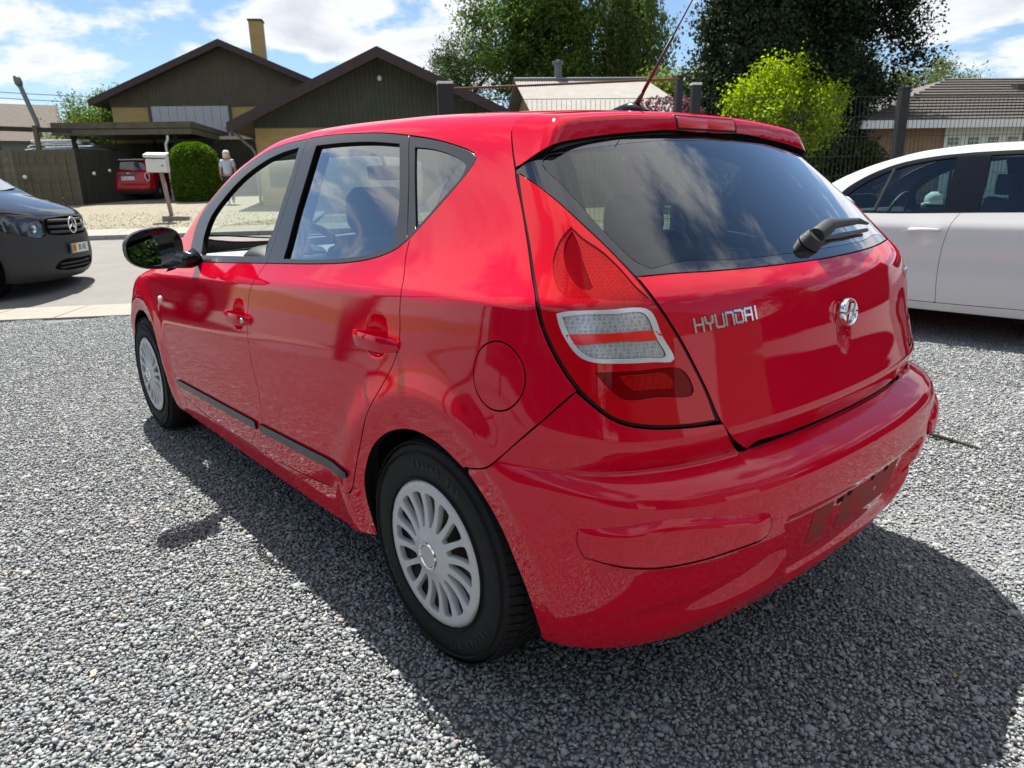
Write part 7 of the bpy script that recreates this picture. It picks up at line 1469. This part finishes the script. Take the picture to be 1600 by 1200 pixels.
def build_person():
    p = place('person', 6.60, 22.3, 'person with white hair and pale blue shirt walking away by the drive', 'person'); M_skin = mat('skin', (.42, .24, .17), .6)
    def skin(name, pts, edges, rad, material, sub=2):
        me = bpy.data.meshes.new(name); me.from_pydata(pts, edges, []); o = bpy.data.objects.new(name, me); link(o, p); me.materials.append(material)
        md = o.modifiers.new('skin', 'SKIN'); sv = me.skin_vertices[0].data
        for i, r in enumerate(rad): sv[i].radius = r if hasattr(r, '__len__') else (r, r); sv[i].use_root = (i == 0)
        sb = o.modifiers.new('sub', 'SUBSURF'); sb.levels = sub; sb.render_levels = sub; md.use_smooth_shade = True; return o
    # local x right, y away; she walks away from the camera. one body: pelvis, spine, neck, head, arms with hands, legs with feet
    B = [(0, 0, .86), (0, .0, 1.05), (0, .02, 1.25), (0, .03, 1.36), (0, .03, 1.44), (0, .04, 1.51), (0, .05, 1.58),
         (-.16, .03, 1.33), (-.225, .0, 1.08), (-.235, .07, .86), (-.23, .09, .76), (.16, .03, 1.33), (.225, .02, 1.08), (.235, -.02, .85), (.23, -.03, .75),
         (-.09, .02, .80), (-.10, .10, .46), (-.10, .04, .09), (-.10, .17, .04), (.09, .0, .80), (.10, -.06, .46), (.10, -.16, .11), (.10, -.06, .04)]
    E = [(0, 1), (1, 2), (2, 3), (3, 4), (4, 5), (5, 6), (3, 7), (7, 8), (8, 9), (9, 10), (3, 11), (11, 12), (12, 13), (13, 14), (0, 15), (15, 16), (16, 17), (17, 18), (0, 19), (19, 20), (20, 21), (21, 22)]
    Rr = [(.15, .11), (.135, .10), (.15, .10), (.11, .075), (.05, .05), (.075, .09), (.06, .07), .055, .043, .034, (.03, .018), .055, .043, .034, (.03, .018), .085, .06, .042, (.035, .03), .085, .06, .042, (.035, .03)]
    skin('body', B, E, Rr, M_skin)
    k = lambda r, a: tuple(x+a for x in r) if hasattr(r, '__len__') else r+a
    sh = [0, 1, 2, 3, 7, 8, 11, 12]; ix = {v: i for i, v in enumerate(sh)}; P = [B[i] for i in sh]; P[5] = (-.215, .01, 1.12); P[7] = (.215, .02, 1.12)
    skin('shirt', P, [(ix[a], ix[b]) for a, b in E if a in ix and b in ix], [k(Rr[i], .018) for i in sh], mat('pale_blue_shirt', (.50, .56, .68), .85, noise=(8, .5, (.42, .48, .62))))
    tr = [0, 15, 16, 17, 19, 20, 21]; ix = {v: i for i, v in enumerate(tr)}; skin('trousers', [B[i] for i in tr], [(ix[a], ix[b]) for a, b in E if a in ix and b in ix], [k(Rr[i], .015) for i in tr], mat('dark_trousers', (.02, .022, .03), .85))
    h = MB(); h.lathe([(.0, 1.665), (.06, 1.655), (.10, 1.60), (.108, 1.54), (.112, 1.48), (.10, 1.43), (.06, 1.42)], (0, .035, 0), n=22); h.obj('hair', mat('white_hair', (.68, .64, .54), .8, noise=(40, .6, (.55, .5, .4)), bump=(90, .6, .01)), p, smooth=True)
# ------------------------------------------------------------------ behind the camera: what the paint and the glass mirror
def build_dealer_yard():
    M_pan = mat('brown_brick_hall', (.075, .058, .046), .8, noise=(1.2, .5, (.055, .042, .034))); M_dk = mat('anthracite_cladding', (.045, .047, .05), .6)
    h = empty('dealer_hall', (-2.0, 11.0, 0), 0, 'long brown sales hall with glazed front mirrored in the car side', 'building')
    b = MB(); b.box((0, 3, 1.6), (24, 6, 3.2)); b.obj('wall', M_pan, h); r = MB(); r.box((0, 2.9, 3.36), (24.6, 6.8, .35)); r.obj('roof', M_dk, h)
    for i in range(9): w = MB(); w.box((-10.0+2.5*i, -.03, 1.45), (2.1, .08, 2.3)); o = w.obj('window', M_dk, h); g = MB(); g.box((-10.0+2.5*i, -.08, 1.45), (1.96, .02, 2.16)); g.obj('pane', M_winb, o)
    h = empty('back_shed', (-13.5, -2, 0), 0, 'dark gabled shed mirrored in the tailgate', 'building')
    b = MB(); b.prism([(-7, 0), (7, 0), (7, 3.0), (0, 5.2), (-7, 3.0)], 0, -3, 3); b.obj('wall', M_clad, h); d = MB(); d.box((3.03, -2, 1.3), (.1, 3.2, 2.6)); d.obj('door', M_grey, h)
    s = empty('yard_sign', (5.2, 6.6, 0), 0, 'white sign board on two dark poles mirrored in the rear window', 'sign')
    for x in (-.9, .9): p = MB(); p.tube([(x, 0, 0), (x, 0, 4.4)], .06, 10); p.obj('pole', M_dk, s)
    q = MB(); q.box((0, 0, 3.7), (2.4, .10, 1.2), bev=.02); q.obj('board', M_white, s)
    l = empty('light_pole', (8.6, 5.4, 0), 0, 'tall dark light pole with curved arm mirrored in the rear window', 'street lamp'); p = MB(); p.tube([(0, 0, 0), (0, 0, 6.0), (-.5, .1, 6.8), (-1.8, .2, 7.2)], [.09, .07, .06, .05], 10); p.obj('pole', M_dk, l); q = MB(); q.box((-2.1, .22, 7.2), (.7, .22, .12), bev=.03); q.obj('lamp_head', M_dk, l)
    G = [(.05, .09, .022), (.07, .12, .028), (.04, .07, .018)]
    for (x, y, H, lab) in ((-10.5, -13, 7.5, 'round green tree mirrored at the right of the tailgate'), (-9.5, 4.6, 6.0, 'round green tree mirrored in the bumper corner')):
        t = tree('yard_tree', lab, 0, 0, H, 2.4, 3, 1.6, 46, 110, .26, G, .55, group='trees behind the camera'); t.location = (x, y, 0)
    w = empty('dark_reflection_wall', (-9.0, -14.0, 0), 0, 'long dark boarded wall mirrored in the tailgate', 'wall'); q = MB(); q.box((0, 0, 1.8), (15, .3, 3.6)); q.obj('boarding', M_dark, w); q = MB(); q.box((0, 0, 3.66), (15.2, .5, .12)); q.obj('coping', M_dk, w)  # added unseen wall, there to darken what the tailgate mirrors
build_ground()
add_gravel()
build_houses(); build_carport(); build_plank_fence(); build_mesh_fence(); build_mailbox(); build_wires()
build_plants()
car_, doors_, body_ = build_car(); build_interior(car_, body_)
white_ = build_white_car()
build_van(); build_mini(); build_silver_car(); build_person()
build_dealer_yard()
